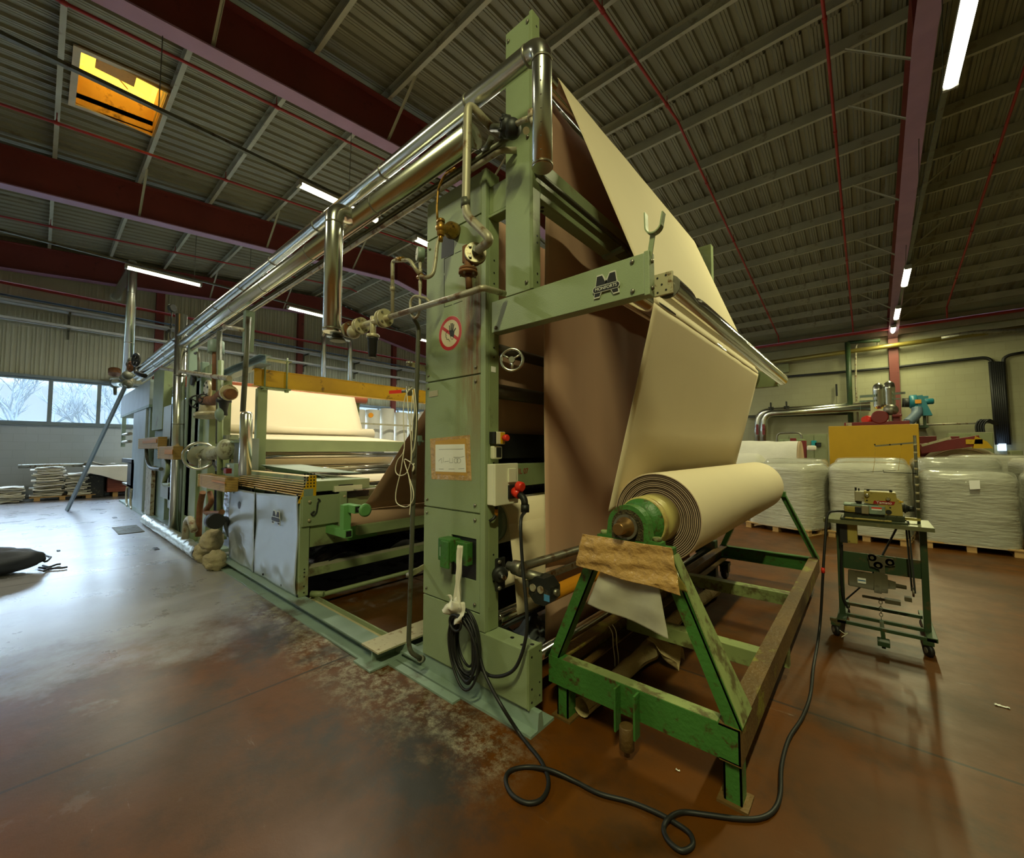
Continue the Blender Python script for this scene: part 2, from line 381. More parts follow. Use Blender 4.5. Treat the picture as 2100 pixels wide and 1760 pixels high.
# roof deck with ribs running up the slope, a hole for the skylight
SKX0, SKX1, SKY0, SKY1 = -11.2, -9.62, .22, 1.33
mb = MB()
def deck_strip(xa, xb, ya, yb, step=.28):
    n = max(1, round((xb-xa)/step)); s_ = (xb-xa)/n; prof = []
    for k in range(n):
        x = xa + k*s_
        prof += [(x, .05), (x+s_*.30, .05), (x+s_*.38, 0), (x+s_*.55, 0), (x+s_*.575, .012), (x+s_*.60, 0), (x+s_*.74, 0), (x+s_*.765, .012), (x+s_*.79, 0), (x+s_*.92, 0), (x+s_, .05)]
    P = []
    for x, z in prof: P.append([mb.bm.verts.new((x, y, zr(y)+z)) for y in (ya, yb)])
    for A, B in zip(P, P[1:]): mb.bm.faces.new((A[0], B[0], B[1], A[1]))
deck_strip(XL, SKX0, YN, YR); deck_strip(SKX1, XR, YN, YR); deck_strip(SKX0, SKX1, YN, SKY0); deck_strip(SKX0, SKX1, SKY1, YR)
deck_strip(XL, XR, YR, YF)
mb.build('ceiling', DECK, kind='structure', origin=(0, YR, ZR))
# weatherproof outer skin above the deck
def skin(xa, xb, ya, yb):
    return [(xa, ya, zr(ya)+.10), (xb, ya, zr(ya)+.10), (xb, yb, zr(yb)+.10), (xa, yb, zr(yb)+.10)]
mb = MB()
for q in ((XL-.3, SKX0, YN-.2, YR), (SKX1, XR+.2, YN-.2, YR), (SKX0, SKX1, YN-.2, SKY0), (SKX0, SKX1, SKY1, YR), (XL-.3, XR+.2, YR, YF+.2)):
    mb.plate(skin(*q), (0, 0, 1), .1)
mb.build('ceiling_outer_skin', DECK, kind='structure', origin=(0, YR, ZR))

# purlins
def purlin(y, dirn, lab):
    z = zr(y); m_ = MB(); w = .07*dirn
    m_.prism([(y, z-.003), (y+w, z-.003), (y+w, z-.02), (y+.006*dirn, z-.02), (y+.006*dirn, z-.205), (y+w, z-.205), (y+w, z-.222), (y, z-.222)], (XL+.05, XR-.05), 'x')
    m_.build('roof_purlin', PURLIN, label=lab, cat='purlin', group='purlins under the left roof slope' if y < YR else 'purlins under the right roof slope')
ordn = ['first', 'second', 'third', 'fourth', 'fifth', 'sixth', 'seventh', 'eighth', 'ninth', 'tenth', 'eleventh', 'twelfth', 'thirteenth']
ys = [8.3, 6.95, 5.6, 4.25, 2.85, 1.42, .04, -1.3, -2.65, -4.0, -5.4, -6.8]
for i, y in enumerate(ys): purlin(y, -1, 'pale Z-section purlin of the left roof slope, %s down from the ridge' % ordn[i])
ys = [21.5, 20.32, 19.13, 17.95, 16.75, 15.52, 14.25, 13.02, 11.8, 10.5, 9.2]
for i, y in enumerate(ys): purlin(y, 1, 'olive-lit purlin of the right roof slope, %s up from the block wall' % ordn[i])

# portal frames: red web, mauve lower flange, column at the block wall
def rafter(x, lab, col=True, y0=YN+.02):
    e = empty('roof_beam', (x, YR, 7.9), lab, 'beam')
    d = .80; w = .14
    def zb(y): return zr(y) - .235
    def seg(mb_, ya, yb, o0, o1, hw):
        for s in ((ya, yb),):
            vs = []
            for yy in s:
                for dx, o in ((-hw, o0), (hw, o0), (hw, o1), (-hw, o1)): vs.append((x+dx, yy, zb(yy)+o))
            mb_._faces(vs, ((3,2,1,0),(4,5,6,7),(0,1,5,4),(1,2,6,5),(2,3,7,6),(3,0,4,7)))
    web = MB(); seg(web, y0, YR, -d, 0, .012); seg(web, YR, YF-.25, -d, 0, .012)
    yy = y0+1
    for yy in (YR,): web.box(x-w+.01, x+w-.01, yy-.01, yy+.01, zb(yy)-d, zb(yy))
    web.build('beam_web', RED, e)
    fl = MB(); seg(fl, y0, YR, -d-.025, -d, w); seg(fl, YR, YF-.25, -d-.025, -d, w); fl.build('lower_flange', LILAC, e, label='mauve lower flange')
    tf = MB(); seg(tf, y0, YR, 0, .012, w); seg(tf, YR, YF-.25, 0, .012, w); tf.build('upper_flange', RED, e)
    if col:
        c = MB().box(x-w, x+w, YF-.25, YF-.225, 0, zb(YF)).box(x-w, x+w, YF-.03, YF-.005, 0, zb(YF)).box(x-.008, x+.008, YF-.225, YF-.03, 0, zb(YF))
        c.build('wall_column', RED, e, label='red steel column against the block wall')
    return e
rafter(-6.95, 'large dark red I-beam rafter crossing the top left of the hall, nearest of the left three')
rafter(-13.4, 'dark red I-beam rafter between the skylight bay and the window-wall bay')
rafter(-19.55, 'dark red I-beam rafter just in front of the ribbed window wall')
rafter(.88, 'dark red rafter at the right, running over the fluorescent lights to the block wall')
rafter(7.6, 'dark red rafter beyond the right edge of the room', True)
# fly braces from rafters to purlins
def brace(x, y, dx, lab, i):
    m_ = MB(); zb = zr(y)-.235
    m_.bar((x+.02*dx, y, zb-.78), (x+.95*dx, y+.0, zr(y)-.21), .045, .006).bar((x+.02*dx, y+.02, zb-.78), (x+.95*dx, y+.02, zr(y)-.21), .006, .045)
    m_.build('fly_brace', PURLIN, label=lab, cat='brace', group='fly braces on the right rafter' if x > 0 else 'fly braces on the left rafters')
pY = [9.2, 10.5, 13.02, 15.52, 16.75, 19.13, 20.32]
for i, y in enumerate(pY):
    brace(.88, y, -1, 'pale angle brace left of the right rafter, %s counted from the ridge' % ordn[i], i)
    if i > 1: brace(.88, y, 1, 'olive angle brace right of the right rafter, %s counted from the ridge' % ordn[i], i)
for x, nm in ((-6.95, 'nearest left rafter'), (-13.4, 'middle left rafter'), (-19.55, 'window-wall rafter')):
    for k, y in enumerate((1.42, 4.25, 6.95)):
        if x == -19.55 and k == 0: continue
        brace(x, y, 1, 'pale angle brace on the %s, %s from the left' % (nm, ordn[k]), k)
# wall posts on the ribbed wall
for i, y in enumerate((2.8, 7.8, 12.8, 17.8)):
    MB().box(XL, XL+.2, y-.12, y+.12, SILL if i else HEAD+.08, zr(y)-.9).build('wall_post', RED, label='dark red post on the ribbed wall, %s from the left' % ordn[i], cat='post')

# skylight: upstand, frame, orange dome
sk = empty('window_30', ((SKX0+SKX1)/2, (SKY0+SKY1)/2, zr(.8)), kind='structure')
AMB = mat('amber_upstand', (206, 160, 70), .5, var=.12, dirt=(120, 84, 30), dirt_amt=.35, dscale=3)
m_ = MB(); zt = zr(.8)+.62
for a, b, c, d in ((SKX0-.03, SKX0, SKY0, SKY1), (SKX1, SKX1+.03, SKY0, SKY1), (SKX0-.03, SKX1+.03, SKY0-.03, SKY0), (SKX0-.03, SKX1+.03, SKY1, SKY1+.03)): m_.box(a, b, c, d, zr(.2)-.0, zt)
m_.build('upstand', AMB, sk)
m_ = MB(); z0 = zr(.2)-.05
def rq(xa, xb, ya, yb): m_.plate([(xa, ya, zr(ya)-.02), (xb, ya, zr(ya)-.02), (xb, yb, zr(yb)-.02), (xa, yb, zr(yb)-.02)], (0, 0, -1), .03)
rq(SKX0-.09, SKX0, SKY0-.09, SKY1+.09); rq(SKX1, SKX1+.09, SKY0-.09, SKY1+.09); rq(SKX0, SKX1, SKY0-.09, SKY0); rq(SKX0, SKX1, SKY1, SKY1+.09)
m_.build('window_frame', mat('white_skylight_frame', (190, 178, 150), .5), sk)
dm = bpy.data.materials.new('amber_dome'); dm.use_nodes = True; N = dm.node_tree.nodes; N.remove(N['Principled BSDF'])
tr = N.new('ShaderNodeBsdfTranslucent'); tr.inputs[0].default_value = (.36, .235, .065, 1); dm.node_tree.links.new(tr.outputs[0], N['Material Output'].inputs[0])
MB().grid(lambda u, v: (SKX0+(SKX1-SKX0)*u, SKY0+(SKY1-SKY0)*v, zt+.22*sin(pi*u)**.5*sin(pi*v)**.5), 12, 12, .004).build('pane', dm, sk)
MB().box(-10.45, -9.7, .42, .95, zr(.8)+.3, zr(.8)+.32).pipe([(-10.9, .9, zr(.8)+.5), (-10.4, .7, zr(.8)+.31)], .01).build('vent_flap', AMB, sk)

# ------------------------------------------------------------------ fluorescent fittings
BODY = mat('lamp_body_grey', (150, 150, 140), .5); LENS = mat('lit_lens', (255, 250, 220), .4, var=0, emit=(1, .97, .74), estr=6)
def lamp(x, y0, y1, z, lab, power=75, w=.14, light=True):
    if x < -3: power *= .7
    e = empty('fluorescent_light', (x, (y0+y1)/2, z), lab, 'light', 'suspended fluorescent lights')
    MB().box(x-w/2, x+w/2, y0, y1, z, z+.06, .015).build('lamp_body', BODY, e)
    m_ = MB(); m_.grid(lambda u, v: (x-w*.48*cos(pi*u), y0+.03+(y1-y0-.06)*v, z-.055*sin(pi*u)), 8, 2); m_.build('lamp_lens', LENS, e)
    MB().box(x-w*.5, x+w*.5, y0-.02, y0+.03, z-.05, z+.055, .01).box(x-w*.5, x+w*.5, y1-.03, y1+.02, z-.05, z+.055, .01).build('end_cap', BODY, e)
    if light:
        ld = bpy.data.lights.new('tube', 'AREA'); ld.shape = 'RECTANGLE'; ld.size = w; ld.size_y = y1-y0; ld.energy = power*LAMP; ld.color = TUBE if x > -3 else (1, .97, .72)
        lo = bpy.data.objects.new('tube_glow', ld); COL.objects.link(lo); lo.parent = e; lo.location = (0, 0, -.065)
    return e
lamp(-13.62, 1.25, 2.75, 6.0, 'lit tube light left of the tall silver duct, below the second red rafter')
lamp(-7.12, 2.72, 4.2, 6.0, 'lit tube light high above the silver pipes, partly hidden by the upper pipe')
lamp(-13.68, 5.0, 6.5, 6.0, 'lit tube light left of the silver drop pipe')
lamp(-7.13, 5.07, 6.6, 6.0, 'lit tube light seen beside the pressure gauge')
lamp(.92, 5.75, 7.22, 6.0, 'big bright tube light at the top right corner', 75)
lamp(.9, 13.85, 15.35, 6.0, 'small lit tube light below the right rafter, highest of the far three', 60)
lamp(.88, 17.6, 19.1, 6.0, 'small lit tube light below the right rafter, middle of the far three', 45)
lamp(.86, 20.2, 21.6, 6.0, 'small lit tube light above the red sprinkler pipe, lowest of the far three', 30)
for x, y in ((-13.6, 10), (-7.1, 10), (-7.1, -3.5), (.9, -2.5), (-13.6, 14.5), (-7.1, 15)): lamp(x, y, y+1.5, 6.0, 'tube light outside the picture at %d, %d' % (x, y), 75 if y > 0 else 105 if x > 0 else 80)
# conduits carrying the lights
def conduit(x, y0, y1, lab, z=6.17):
    m_ = MB().box(x-.03, x+.03, y0, y1, z, z+.045)
    m_.build('light_conduit', DARKPIPE, label=lab, cat='conduit')
conduit(-6.97+.02-.17, -6, 9.5, 'dark cable trunking passing in front of the orange skylight', 6.09)
conduit(-13.62, -6, 9.5, 'pale cable trunking above the light by the silver duct', 6.09)
conduit(.9, -6, 21.7, 'cable trunking above the row of lights under the right rafter', 6.09)
for i, (x, y) in enumerate(((-7.12, .9), (-7.12, 3.6), (-13.62, 2.6), (-13.62, 3.9), (-13.62, 6.0), (.9, 7.6), (.9, 11.0), (.9, 14.9), (.9, 18.6))):
    MB().pipe([(x, y, 6.13), (x+.05, y, zr(y)-1.05)], .006, seg=6).build('hanging_chain', DARKPIPE, label='thin chain holding the trunking, number %d from the window wall side' % (i+1), cat='chain', group='trunking chains')

# sprinkler lines along the slopes
def sprinkler(x, ya, yb, lab, drop=None):
    pts = [(x, y, zr(y)-.42) for y in (([ya] if ya < YR else []) + ([YR] if ya < YR < yb else []) + [yb])]
    if ya >= YR: pts = [(x, ya, zr(ya)-.42), (x, yb, zr(yb)-.42)]
    e = empty('sprinkler_pipe', pts[0], lab, 'pipe', 'red sprinkler branch pipes')
    if drop: pts = pts + [(x, yb+.05, drop)]
    MB().pipe(pts, .026, bend=.05, seg=10).build('pipe', REDPIPE, e)
    m_ = MB(); y = math.ceil(ya/2.7)*2.7
    while y < yb:
        z = zr(y)-.42; m_.cyl((x, y-.04, z), (x, y+.04, z), .036, seg=10).pipe([(x, y, z), (x, y, z+.2)], .008, seg=6).cyl((x, y, z), (x, y, z+.07), .014, seg=8); y += 2.7
    m_.build('sprinkler_head', REDPIPE, e)
sprinkler(-8.2, YN+1, 9.0, 'red sprinkler pipe passing right of the skylight, near the big rafter')
sprinkler(-11.4, YN+1, 9.0, 'red sprinkler pipe passing below the skylight')
sprinkler(-16.9, YN+1, 9.0, 'red sprinkler pipe in the bay next to the windows')
sprinkler(-2.85, 1.0, YF-.6, 'red sprinkler pipe of the right slope nearest the white cloth', 6.22)
sprinkler(-.30, 1.0, YF-.6, 'red sprinkler pipe running just left of the right rafter', 6.22)
sprinkler(2.3, 1.0, YF-.9, 'red sprinkler pipe at the right edge of the ceiling', 6.22)
MB().pipe([(-9, YF-.55, 6.2), (XR-.1, YF-.55, 6.2)], .06, seg=14).build('sprinkler_main', REDPIPE, label='thick red sprinkler main along the top of the block wall', cat='pipe')
# left wall services
MB().pipe([(XL+.35, -7.5, 6.55), (XL+.35, 21, 6.55)], .05, seg=12).build('sprinkler_main', REDPIPE, label='red sprinkler main along the ribbed window wall', cat='pipe')
def tray(y0, y1, z, lab, w=.35):
    e = empty('cable_tray', (XL+.3, y0, z), lab, 'cable tray')
    MB().box(XL+.21, XL+.21+w, y0, y1, z, z+.012).box(XL+.21, XL+.225, y0, y1, z, z+.09).box(XL+.195+w, XL+.21+w, y0, y1, z, z+.09).build('tray', mat('white_tray', (210, 214, 214), .4, metal=.3), e)
    y = y0+.5
    while y < y1: MB().box(XL+.01, XL+.21+w, y, y+.05, z-.05, z-.001).box(XL+.01, XL+.06, y, y+.05, z-.3, z-.05).build('bracket', DARKPIPE, e); y += 2.5
tray(-7.5, 21, 5.95, 'white cable tray along the ribbed wall, upper of the two')
tray(-7.5, 21, 5.45, 'white cable tray along the ribbed wall, lower of the two', .2)
MB().pipe([(XL+.35, -7, 6.02), (XL+.35, 21, 6.02)], .02, seg=8).build('orange_cable', mat('orange_cable', (190, 140, 60), .5), label='ochre cable lying in the upper tray', cat='cable')
MB().pipe([(XL+.60, -7, 6.12), (XL+.60, 21, 6.12)], .03, seg=8).build('dark_hose', mat('blue_grey_hose', (50, 66, 76), .5), label='dark blue-grey hose above the upper cable tray', cat='hose')
MB().pipe([(XL+.78, 8.6, 4.9), (XL+.78, 8.6, 6.9), (XL+.78, 9.9, 6.9), (XL+.78, 9.9, 4.9)], .11, bend=.15).build('wall_duct', ALU, label='small silver duct loop on the ribbed wall right of the drop pipe', cat='duct')
#PART2

# ================================================================== DELIVERY FRAME (nearest part of the cloth machine)
def piece(name, m, e, *boxes, bev=.004, **k):
    mb = MB()
    for b in boxes: mb.box(*b, bev=bev)
    return mb.build(name, m, e, **k)
def bolt(e, p, ax=(0, -1, 0), r=.011, m=None, name='bolt'):
    p = Vector(p); ax = Vector(ax)
    MB().lathe(p, p+ax, [(0, r), (.006, r), (.010, r*.7), (.011, .001)], 8).build(name, m or STEEL, e)
def hole(e, p, ax=(0, -1, 0), r=.008):
    p = Vector(p); ax = Vector(ax); MB().cyl(p-ax*.002, p+ax*.0015, r, seg=12).build('hole', BLACK, e)
FY = 1.78
df = empty('machine_delivery_frame', (-1.9, FY, 0), 'tall green steel frame with badge beam, nearest part of the cloth machine', 'machine frame')
cx0, cx1 = -2.35, -1.85
piece('column_core', GREEN2, df, (cx0+.01, -1.757, FY+.012, FY+.112, .10, 3.262))
RPAN = GREEN.copy(); RPAN.name = 'rust_streaked_green_paint'
def _rust(m):
    nt = m.node_tree; N = nt.nodes; L = nt.links; b = N['Principled BSDF']; src = b.inputs['Base Color'].links[0].from_socket
    tc = N.new('ShaderNodeTexCoord'); s = N.new('ShaderNodeSeparateXYZ'); L.new(tc.outputs['Object'], s.inputs[0])
    mp = N.new('ShaderNodeMapping'); mp.inputs['Scale'].default_value = (16, 1, 1.6); L.new(tc.outputs['Object'], mp.inputs[0])
    n = N.new('ShaderNodeTexNoise'); n.inputs['Scale'].default_value = 1; n.inputs['Detail'].default_value = 10; n.inputs['Roughness'].default_value = .7; L.new(mp.outputs[0], n.inputs[0])
    def mr(x, a, b_):
        r = N.new('ShaderNodeMapRange'); r.inputs[1].default_value = a; r.inputs[2].default_value = b_; r.interpolation_type = 'SMOOTHSTEP'; L.new(x, r.inputs[0]); return r.outputs[0]
    def mu(a, b_):
        r = N.new('ShaderNodeMath'); r.operation = 'MULTIPLY'; L.new(a, r.inputs[0]); L.new(b_, r.inputs[1]); return r.outputs[0]
    k = mu(mu(mr(s.outputs[0], -.17, .02), mr(s.outputs[0], .16, .09)), mu(mr(s.outputs[2], 2.75, 2.45), mr(s.outputs[2], 1.1, 2.3)))
    f = mu(k, mr(n.outputs[0], .36, .58)); mx = N.new('ShaderNodeMix'); mx.data_type = 'RGBA'; L.new(f, mx.inputs[0]); L.new(src, mx.inputs[6]); mx.inputs[7].default_value = (*lin((126, 84, 46)), 1); L.new(mx.outputs[2], b.inputs['Base Color'])
_rust(RPAN)
# stacked front panels
zs = [(.115, .51), (.52, 1.105), (1.115, 1.968), (1.978, 2.99), (3.0, 3.27)]
for a, b in ((zs[0]), (zs[2]), (zs[3])):
    piece('panel', RPAN, df, (cx0, -1.80, FY, FY+.012, a, b), bev=.003)
# second panel has the cut-out for the green box
mb = MB(); a, b = zs[1]; h0, h1, hz0, hz1 = -2.06, -1.83, .70, .955
mb.box(cx0, h0, FY, FY+.012, a, b).box(h1, -1.80, FY, FY+.012, a, b).box(h0, h1, FY, FY+.012, a, hz0).box(h0, h1, FY, FY+.012, hz1, b)
mb.build('panel', GREEN, df)
MB().box(h0, h1, FY+.011, FY+.013, hz0, hz1).build('cutout', BLACK, df, label='dark square opening behind the green box')
piece('panel', GREEN, df, (cx0, -1.80, FY, FY+.012, 3.0, 3.27), bev=.003)
piece('corner_trim', GREEN, df, (-1.797, -1.755, FY-.002, FY+.03, .415, 3.275), bev=.004)
piece('side_flange', GREEN2, df, (-1.757, -1.752, FY+.03, FY+.115, .415, 3.27), bev=.002)
for z in (1.16, 1.93, 2.02, 2.93, 1.07, .56): bolt(df, (-1.84, FY, z)); bolt(df, (cx0+.035, FY, z), r=.009)
for z in (2.08, 2.14, 2.55, 2.62, 2.70, .70, .86, 1.42, 1.55): hole(df, (-1.752, FY+.07, z), (1, 0, 0), .006)
# dark oval opening for the brass regulator, dashed scorched area
p0, p1 = AY(905, 530, FY), AY(930, 468, FY)
MB().plate([AY(*q, FY) for q in ((905, 531), (931, 521), (931, 472), (926, 459), (915, 462), (907, 480))], (0, -1, 0), .0012).build('cutout', BLACK, df, label='dark opening behind the brass regulator')
g = MB()
for q0, q1 in (((911, 531), (930, 522)), ((933, 520), (946, 514)), ((911, 531), (911, 560)), ((911, 565), (911, 630)), ((911, 630), (927, 625)), ((930, 624), (948, 617))):
    a, b = AY(*q0, FY-.001), AY(*q1, FY-.001); g.bar(a, b, .0035, .001)
g.build('marker_lines', BLACK, df)
# base box and foot
mb = MB(); mb.box(-1.80, -1.435, FY, FY+.13, .10, .41, .006); mb.build('base_box', GREEN, df)
piece('base_box_end', GREEN2, df, (-1.437, -1.425, FY+.004, FY+.126, .095, .416), bev=.003)
for x, y in ((-1.50, .04), (-1.60, .07), (-1.46, .08)): MB().cyl((x, FY+y, .409), (x, FY+y, .4115), .012, seg=12).build('hole', BLACK, df)
for z in (.13, .20, .37): hole(df, (-1.425, FY+.03, z), (1, 0, 0), .006); hole(df, (-1.425, FY+.10, z+.01), (1, 0, 0), .005)
mb = MB().prism([(FY-.05, 0), (FY+.16, 0), (FY+.16, .015), (FY+.06, .015), (FY+.05, .10), (FY+.02, .10), (FY+.01, .015), (FY-.05, .015)], (-2.75, -1.37), 'x'); mb.build('foot_rail', GREYGREEN, df)
# rear uprights and the far side of the frame
piece('rear_upright', GREEN2, df, (-2.35, -1.76, 5.36, 5.48, 0, 3.27)); piece('rear_upright', GREEN2, df, (-1.59, -1.386, 5.36, 5.46, 2.4, 4.05))
piece('rear_upright', GREEN2, df, (-1.70, -.735, 5.36, 5.44, 2.21, 2.40))
# tower
piece('tower', GREEN, df, (-1.592, -1.400, FY, FY+.010, 2.405, 4.04), bev=.003)
piece('tower_flange', GREEN2, df, (-1.41, -1.386, FY-.002, FY+.07, 2.405, 4.055), (-1.592, -1.58, FY+.01, FY+.07, 2.405, 4.04))
for z in (2.45, 2.5, 2.68, 2.72, 3.98): hole(df, (-1.386, FY+.04, z), (1, 0, 0), .006)
bolt(df, (-1.43, FY, 2.45)); bolt(df, (-1.57, FY, 3.98)); bolt(df, (-1.42, FY, 4.0)); bolt(df, (-1.42, FY, 3.3))
piece('tower_bracket', GREEN2, df, (-1.77, -1.58, FY+.03, FY+.09, 2.98, 3.16)); piece('tower_bracket', GREEN2, df, (-1.76, -1.58, FY+.02, FY+.10, 2.955, 2.972))
# badge beam with lip
mb = MB().box(-1.704, -.745, FY, FY+.008, 2.21, 2.40, .003).box(-1.704, -.745, FY+.008, FY+.07, 2.21, 2.216).box(-1.704, -.745, FY+.008, FY+.07, 2.394, 2.40)
mb.build('badge_beam', GREEN, df)
piece('beam_end_post', GREEN, df, (-.744, -.718, FY-.004, FY+.055, 2.20, 2.405), bev=.004)
for x in (-1.67, -.80): bolt(df, (x, FY, 2.235))
bolt(df, (-.80, FY, 2.375)); bolt(df, (-.718, FY+.02, 2.36), (1, 0, 0)); bolt(df, (-.718, FY+.02, 2.235), (1, 0, 0))
# rack hook
hk = MB().bar((-.728, FY+.02, 2.37), (-.705, FY+.015, 2.49), .022, .008, (0, 1, 0))
arc = [Vector((-.70+.036*cos(t), FY+.012, 2.515+.036*sin(t))) for t in [pi+.15*pi*0+pi*k/10 for k in range(11)]]
arc = [Vector((-.737, FY+.012, 2.585))] + arc + [Vector((-.655, FY+.012, 2.56))]
for a, b in zip(arc, arc[1:]): hk.bar(a, b, .006, .034, (0, 1, 0))
hk.build('roller_rest_hook', GREEN, df)
piece('bearing_plate', FLANGE, df, (-.748, -.66, FY+.12, FY+.135, 2.23, 2.335), bev=.002)
for x, z in ((-.73, 2.315), (-.69, 2.32), (-.71, 2.28), (-.73, 2.245), (-.69, 2.25)): hole(df, (x, FY+.12, z), r=.005)
piece('bearing_plate', FLANGE, df, (-.748, -.66, 5.32, 5.335, 2.23, 2.335), bev=.002)
# dented chrome guide tube
def dent(u, v):
    y = 1.93 + (5.33-1.93)*v; a = 2*pi*u; r = .056
    g_ = math.exp(-((y-2.22)/.10)**2)*max(0, cos(a-.35*pi))**2; r *= 1 - .42*g_*math.exp(-((y-2.22)/.05)**2) - .12*g_
    return (-.690 + r*cos(a), y, 2.272 + r*sin(a))
MB().cyl((-.69, 1.926, 2.272), (-.69, 1.931, 2.272), .0555).build('tube_end_cap', STEEL, df)
mb = MB().grid(dent, 40, 120); mb.cyl((-.69, 1.905, 2.272), (-.69, 1.96, 2.272), .03).cyl((-.69, 5.325, 2.272), (-.69, 5.36, 2.272), .055)
mb.build('dented_guide_tube', CHROME, df)
def roller(name, x, z, r, y0=2.1, y1=5.25, m=CHROME, e=None, ends=.02, label=None):
    mb = MB().cyl((x, y0, z), (x, y1, z), r, seg=32, bev=.004).cyl((x, y0-.12, z), (x, y0, z), min(ends, r*.6)).cyl((x, y1, z), (x, y1+.12, z), min(ends, r*.6))
    return mb.build(name, m, e, label=label)
roller('top_roller', -1.578, 4.03, .055, 2.0, 5.3, CHROME, df); piece('roller_bearing', GREEN2, df, (-1.62, -1.5, 1.86, 1.90, 3.93, 4.06))
roller('fold_roller', -.952, 2.345, .065, 2.0, 5.3, CHROME, df)
# cross beam behind the tower with its small rail
mb = MB().box(-1.40, -1.386, FY+.07, 5.36, 2.955, 3.195, .003).box(-1.47, -1.40, FY+.07, 5.36, 2.955, 2.965).box(-1.47, -1.40, FY+.07, 5.36, 3.185, 3.195); mb.build('cross_beam', GREEN, df)
MB().pipe([(-1.40, FY+.02, 3.10), (-1.355, FY+.04, 3.055), (-1.355, 2.9, 3.055), (-1.355, 3.0, 3.03)], .016, bend=.03).build('air_pipe', DARKPIPE, df)
MB().bar((-1.46, 2.74, 2.945), (-1.30, 2.74, 2.97), .05, .02).build('pipe_clamp', GREYGREEN, df)
for x in (-1.43, -1.455): MB().cyl((x, 1.93+(x+1.43)*-1.2, 2.954), (x, 1.93+(x+1.43)*-1.2, 2.956), .012).build('hole', BLACK, df)

# badge: two trapezoid strokes, outline and name plate
BSIL = mat('badge_silver', (206, 206, 192), .35, metal=.15, var=.05)
def badge(e, M, w, h, txt='MONFORTS', back=BSIL):
    L = [(.10, .02), (.27, .02), (.33, .22), (.49, .56), (.37, .95), (.20, .95)]; Rr = [(1-u, v) for u, v in L][::-1]
    def grow(P, k):
        c = (sum(p[0] for p in P)/len(P), sum(p[1] for p in P)/len(P)); out = []
        for u, v in P:
            d = Vector((u-c[0], v-c[1])); d = d + d.normalized()*k; out.append((c[0]+d.x, c[1]+d.y))
        return out
    def pr(mb, P, z0, z1):
        n = len(P); vs = [M @ Vector(((u-.5)*w, (v-.5)*h, z)) for z in (z0, z1) for u, v in P]
        mb._faces(vs, [tuple(range(n))[::-1], tuple(range(n, 2*n))] + [(i, (i+1) % n, n+(i+1) % n, n+i) for i in range(n)])
    def stad(cx, cy, a, b, k=10):
        P = []
        for s, x in ((1, cx+a-b), (-1, cx-a+b)):
            for i in range(k+1):
                t = -pi/2+pi*i/k; P.append((x+s*b*cos(t), cy+s*b*sin(t)*w/h))
        return P
    b = MB(); pr(b, grow(L, .07), .0, .006); pr(b, grow(Rr, .07), .0, .006); pr(b, stad(.5, .34, .46, .105), .006, .008); o = b.build('badge_outline', back, e)
    b = MB(); pr(b, L, .006, .0075); pr(b, Rr, .006, .0075); pr(b, stad(.5, .34, .435, .082), .008, .0095); b.build('badge_field', BLACK, e)
    if txt:
        b = MB(); text_mesh(b, txt, M @ Matrix.Translation((0, (.34-.5)*h, .0097)), w*.138, .0006, w*.002); b.build('badge_name', back, e)
a, b = AY(1216, 607, FY-.002), AY(1273, 556, FY-.002)
badge(df, TR(((a.x+b.x)/2, FY-.001, (a.z+b.z)/2-.003), FACEY), abs(b.x-a.x)*1.06, .106)

# things fixed on the column
a, b = AY(900, 690, FY-.002), AY(947, 680, FY-.002); sr = (b.x-a.x)/2; sc = Vector(((a.x+b.x)/2, FY-.0015, AY(923, 684, FY).z))
sg = empty('warning_sign', sc, 'round red and white no-touching sticker with a black hand on the green column', 'sign')
def disc(mb, c, r0, r1, y, seg=48):
    for k in range(seg):
        t0, t1 = 2*pi*k/seg, 2*pi*(k+1)/seg
        P = [(c.x+r*cos(t), c.z+r*sin(t)*1.0) for r, t in ((r0, t0), (r1, t0), (r1, t1), (r0, t1))]
        if r0 == 0: P = P[1:3] + [(c.x, c.z)]
        mb._faces([(x, y, z) for x, z in P], [tuple(range(len(P)))])
SR = mat('sign_red', (186, 44, 48), .4, var=.05); SW = mat('sign_white', (212, 200, 170), .5, var=.08)
m_ = MB(); m_.cyl(sc+Vector((0, .001, 0)), sc, sr, seg=48); m_.build('sticker', SW, sg)
m_ = MB(); disc(m_, sc, sr*.78, sr*.985, sc.y-.0004); d = Vector((-1, 0, .66)).normalized(); q = Vector((d.z, 0, -d.x))
m_._faces([sc+d*sr*.8+q*sr*.09+Vector((0, -.0005, 0)), sc+d*sr*.8-q*sr*.09+Vector((0, -.0005, 0)), sc-d*sr*.8-q*sr*.09+Vector((0, -.0005, 0)), sc-d*sr*.8+q*sr*.09+Vector((0, -.0005, 0))], [(0, 1, 2, 3)])
m_.build('red_ring', SR, sg)
m_ = MB(); hc = sc+Vector((sr*.12, -.0008, sr*.05)); s_ = sr
m_._faces([(hc.x+u*s_, hc.y, hc.z+v*s_) for u, v in ((-.16, -.02), (-.10, -.22), (.22, -.34), (.26, -.02), (.10, .12), (-.14, .12))], [(0, 1, 2, 3, 4, 5)])
for u0, u1, v in ((-.15, -.17, .42), (-.05, -.03, .52), (.04, .09, .50), (.12, .21, .42), (.22, .38, .16)):
    m_.bar((hc.x+u0*s_, hc.y, hc.z+.02*s_), (hc.x+u1*s_, hc.y, hc.z+v*s_), .07*s_, .0004, (0, 1, 0))
m_.build('hand_symbol', BLACK, sg)
m_ = MB(); m_.pipe([(hc.x+u*s_, hc.y, hc.z+v*s_) for u, v in ((-.28, .12), (-.42, .1), (-.5, -.06), (-.44, -.12), (-.5, -.2), (-.4, -.24), (-.42, -.34), (-.25, -.36), (-.12, -.52))], .0016, seg=5)
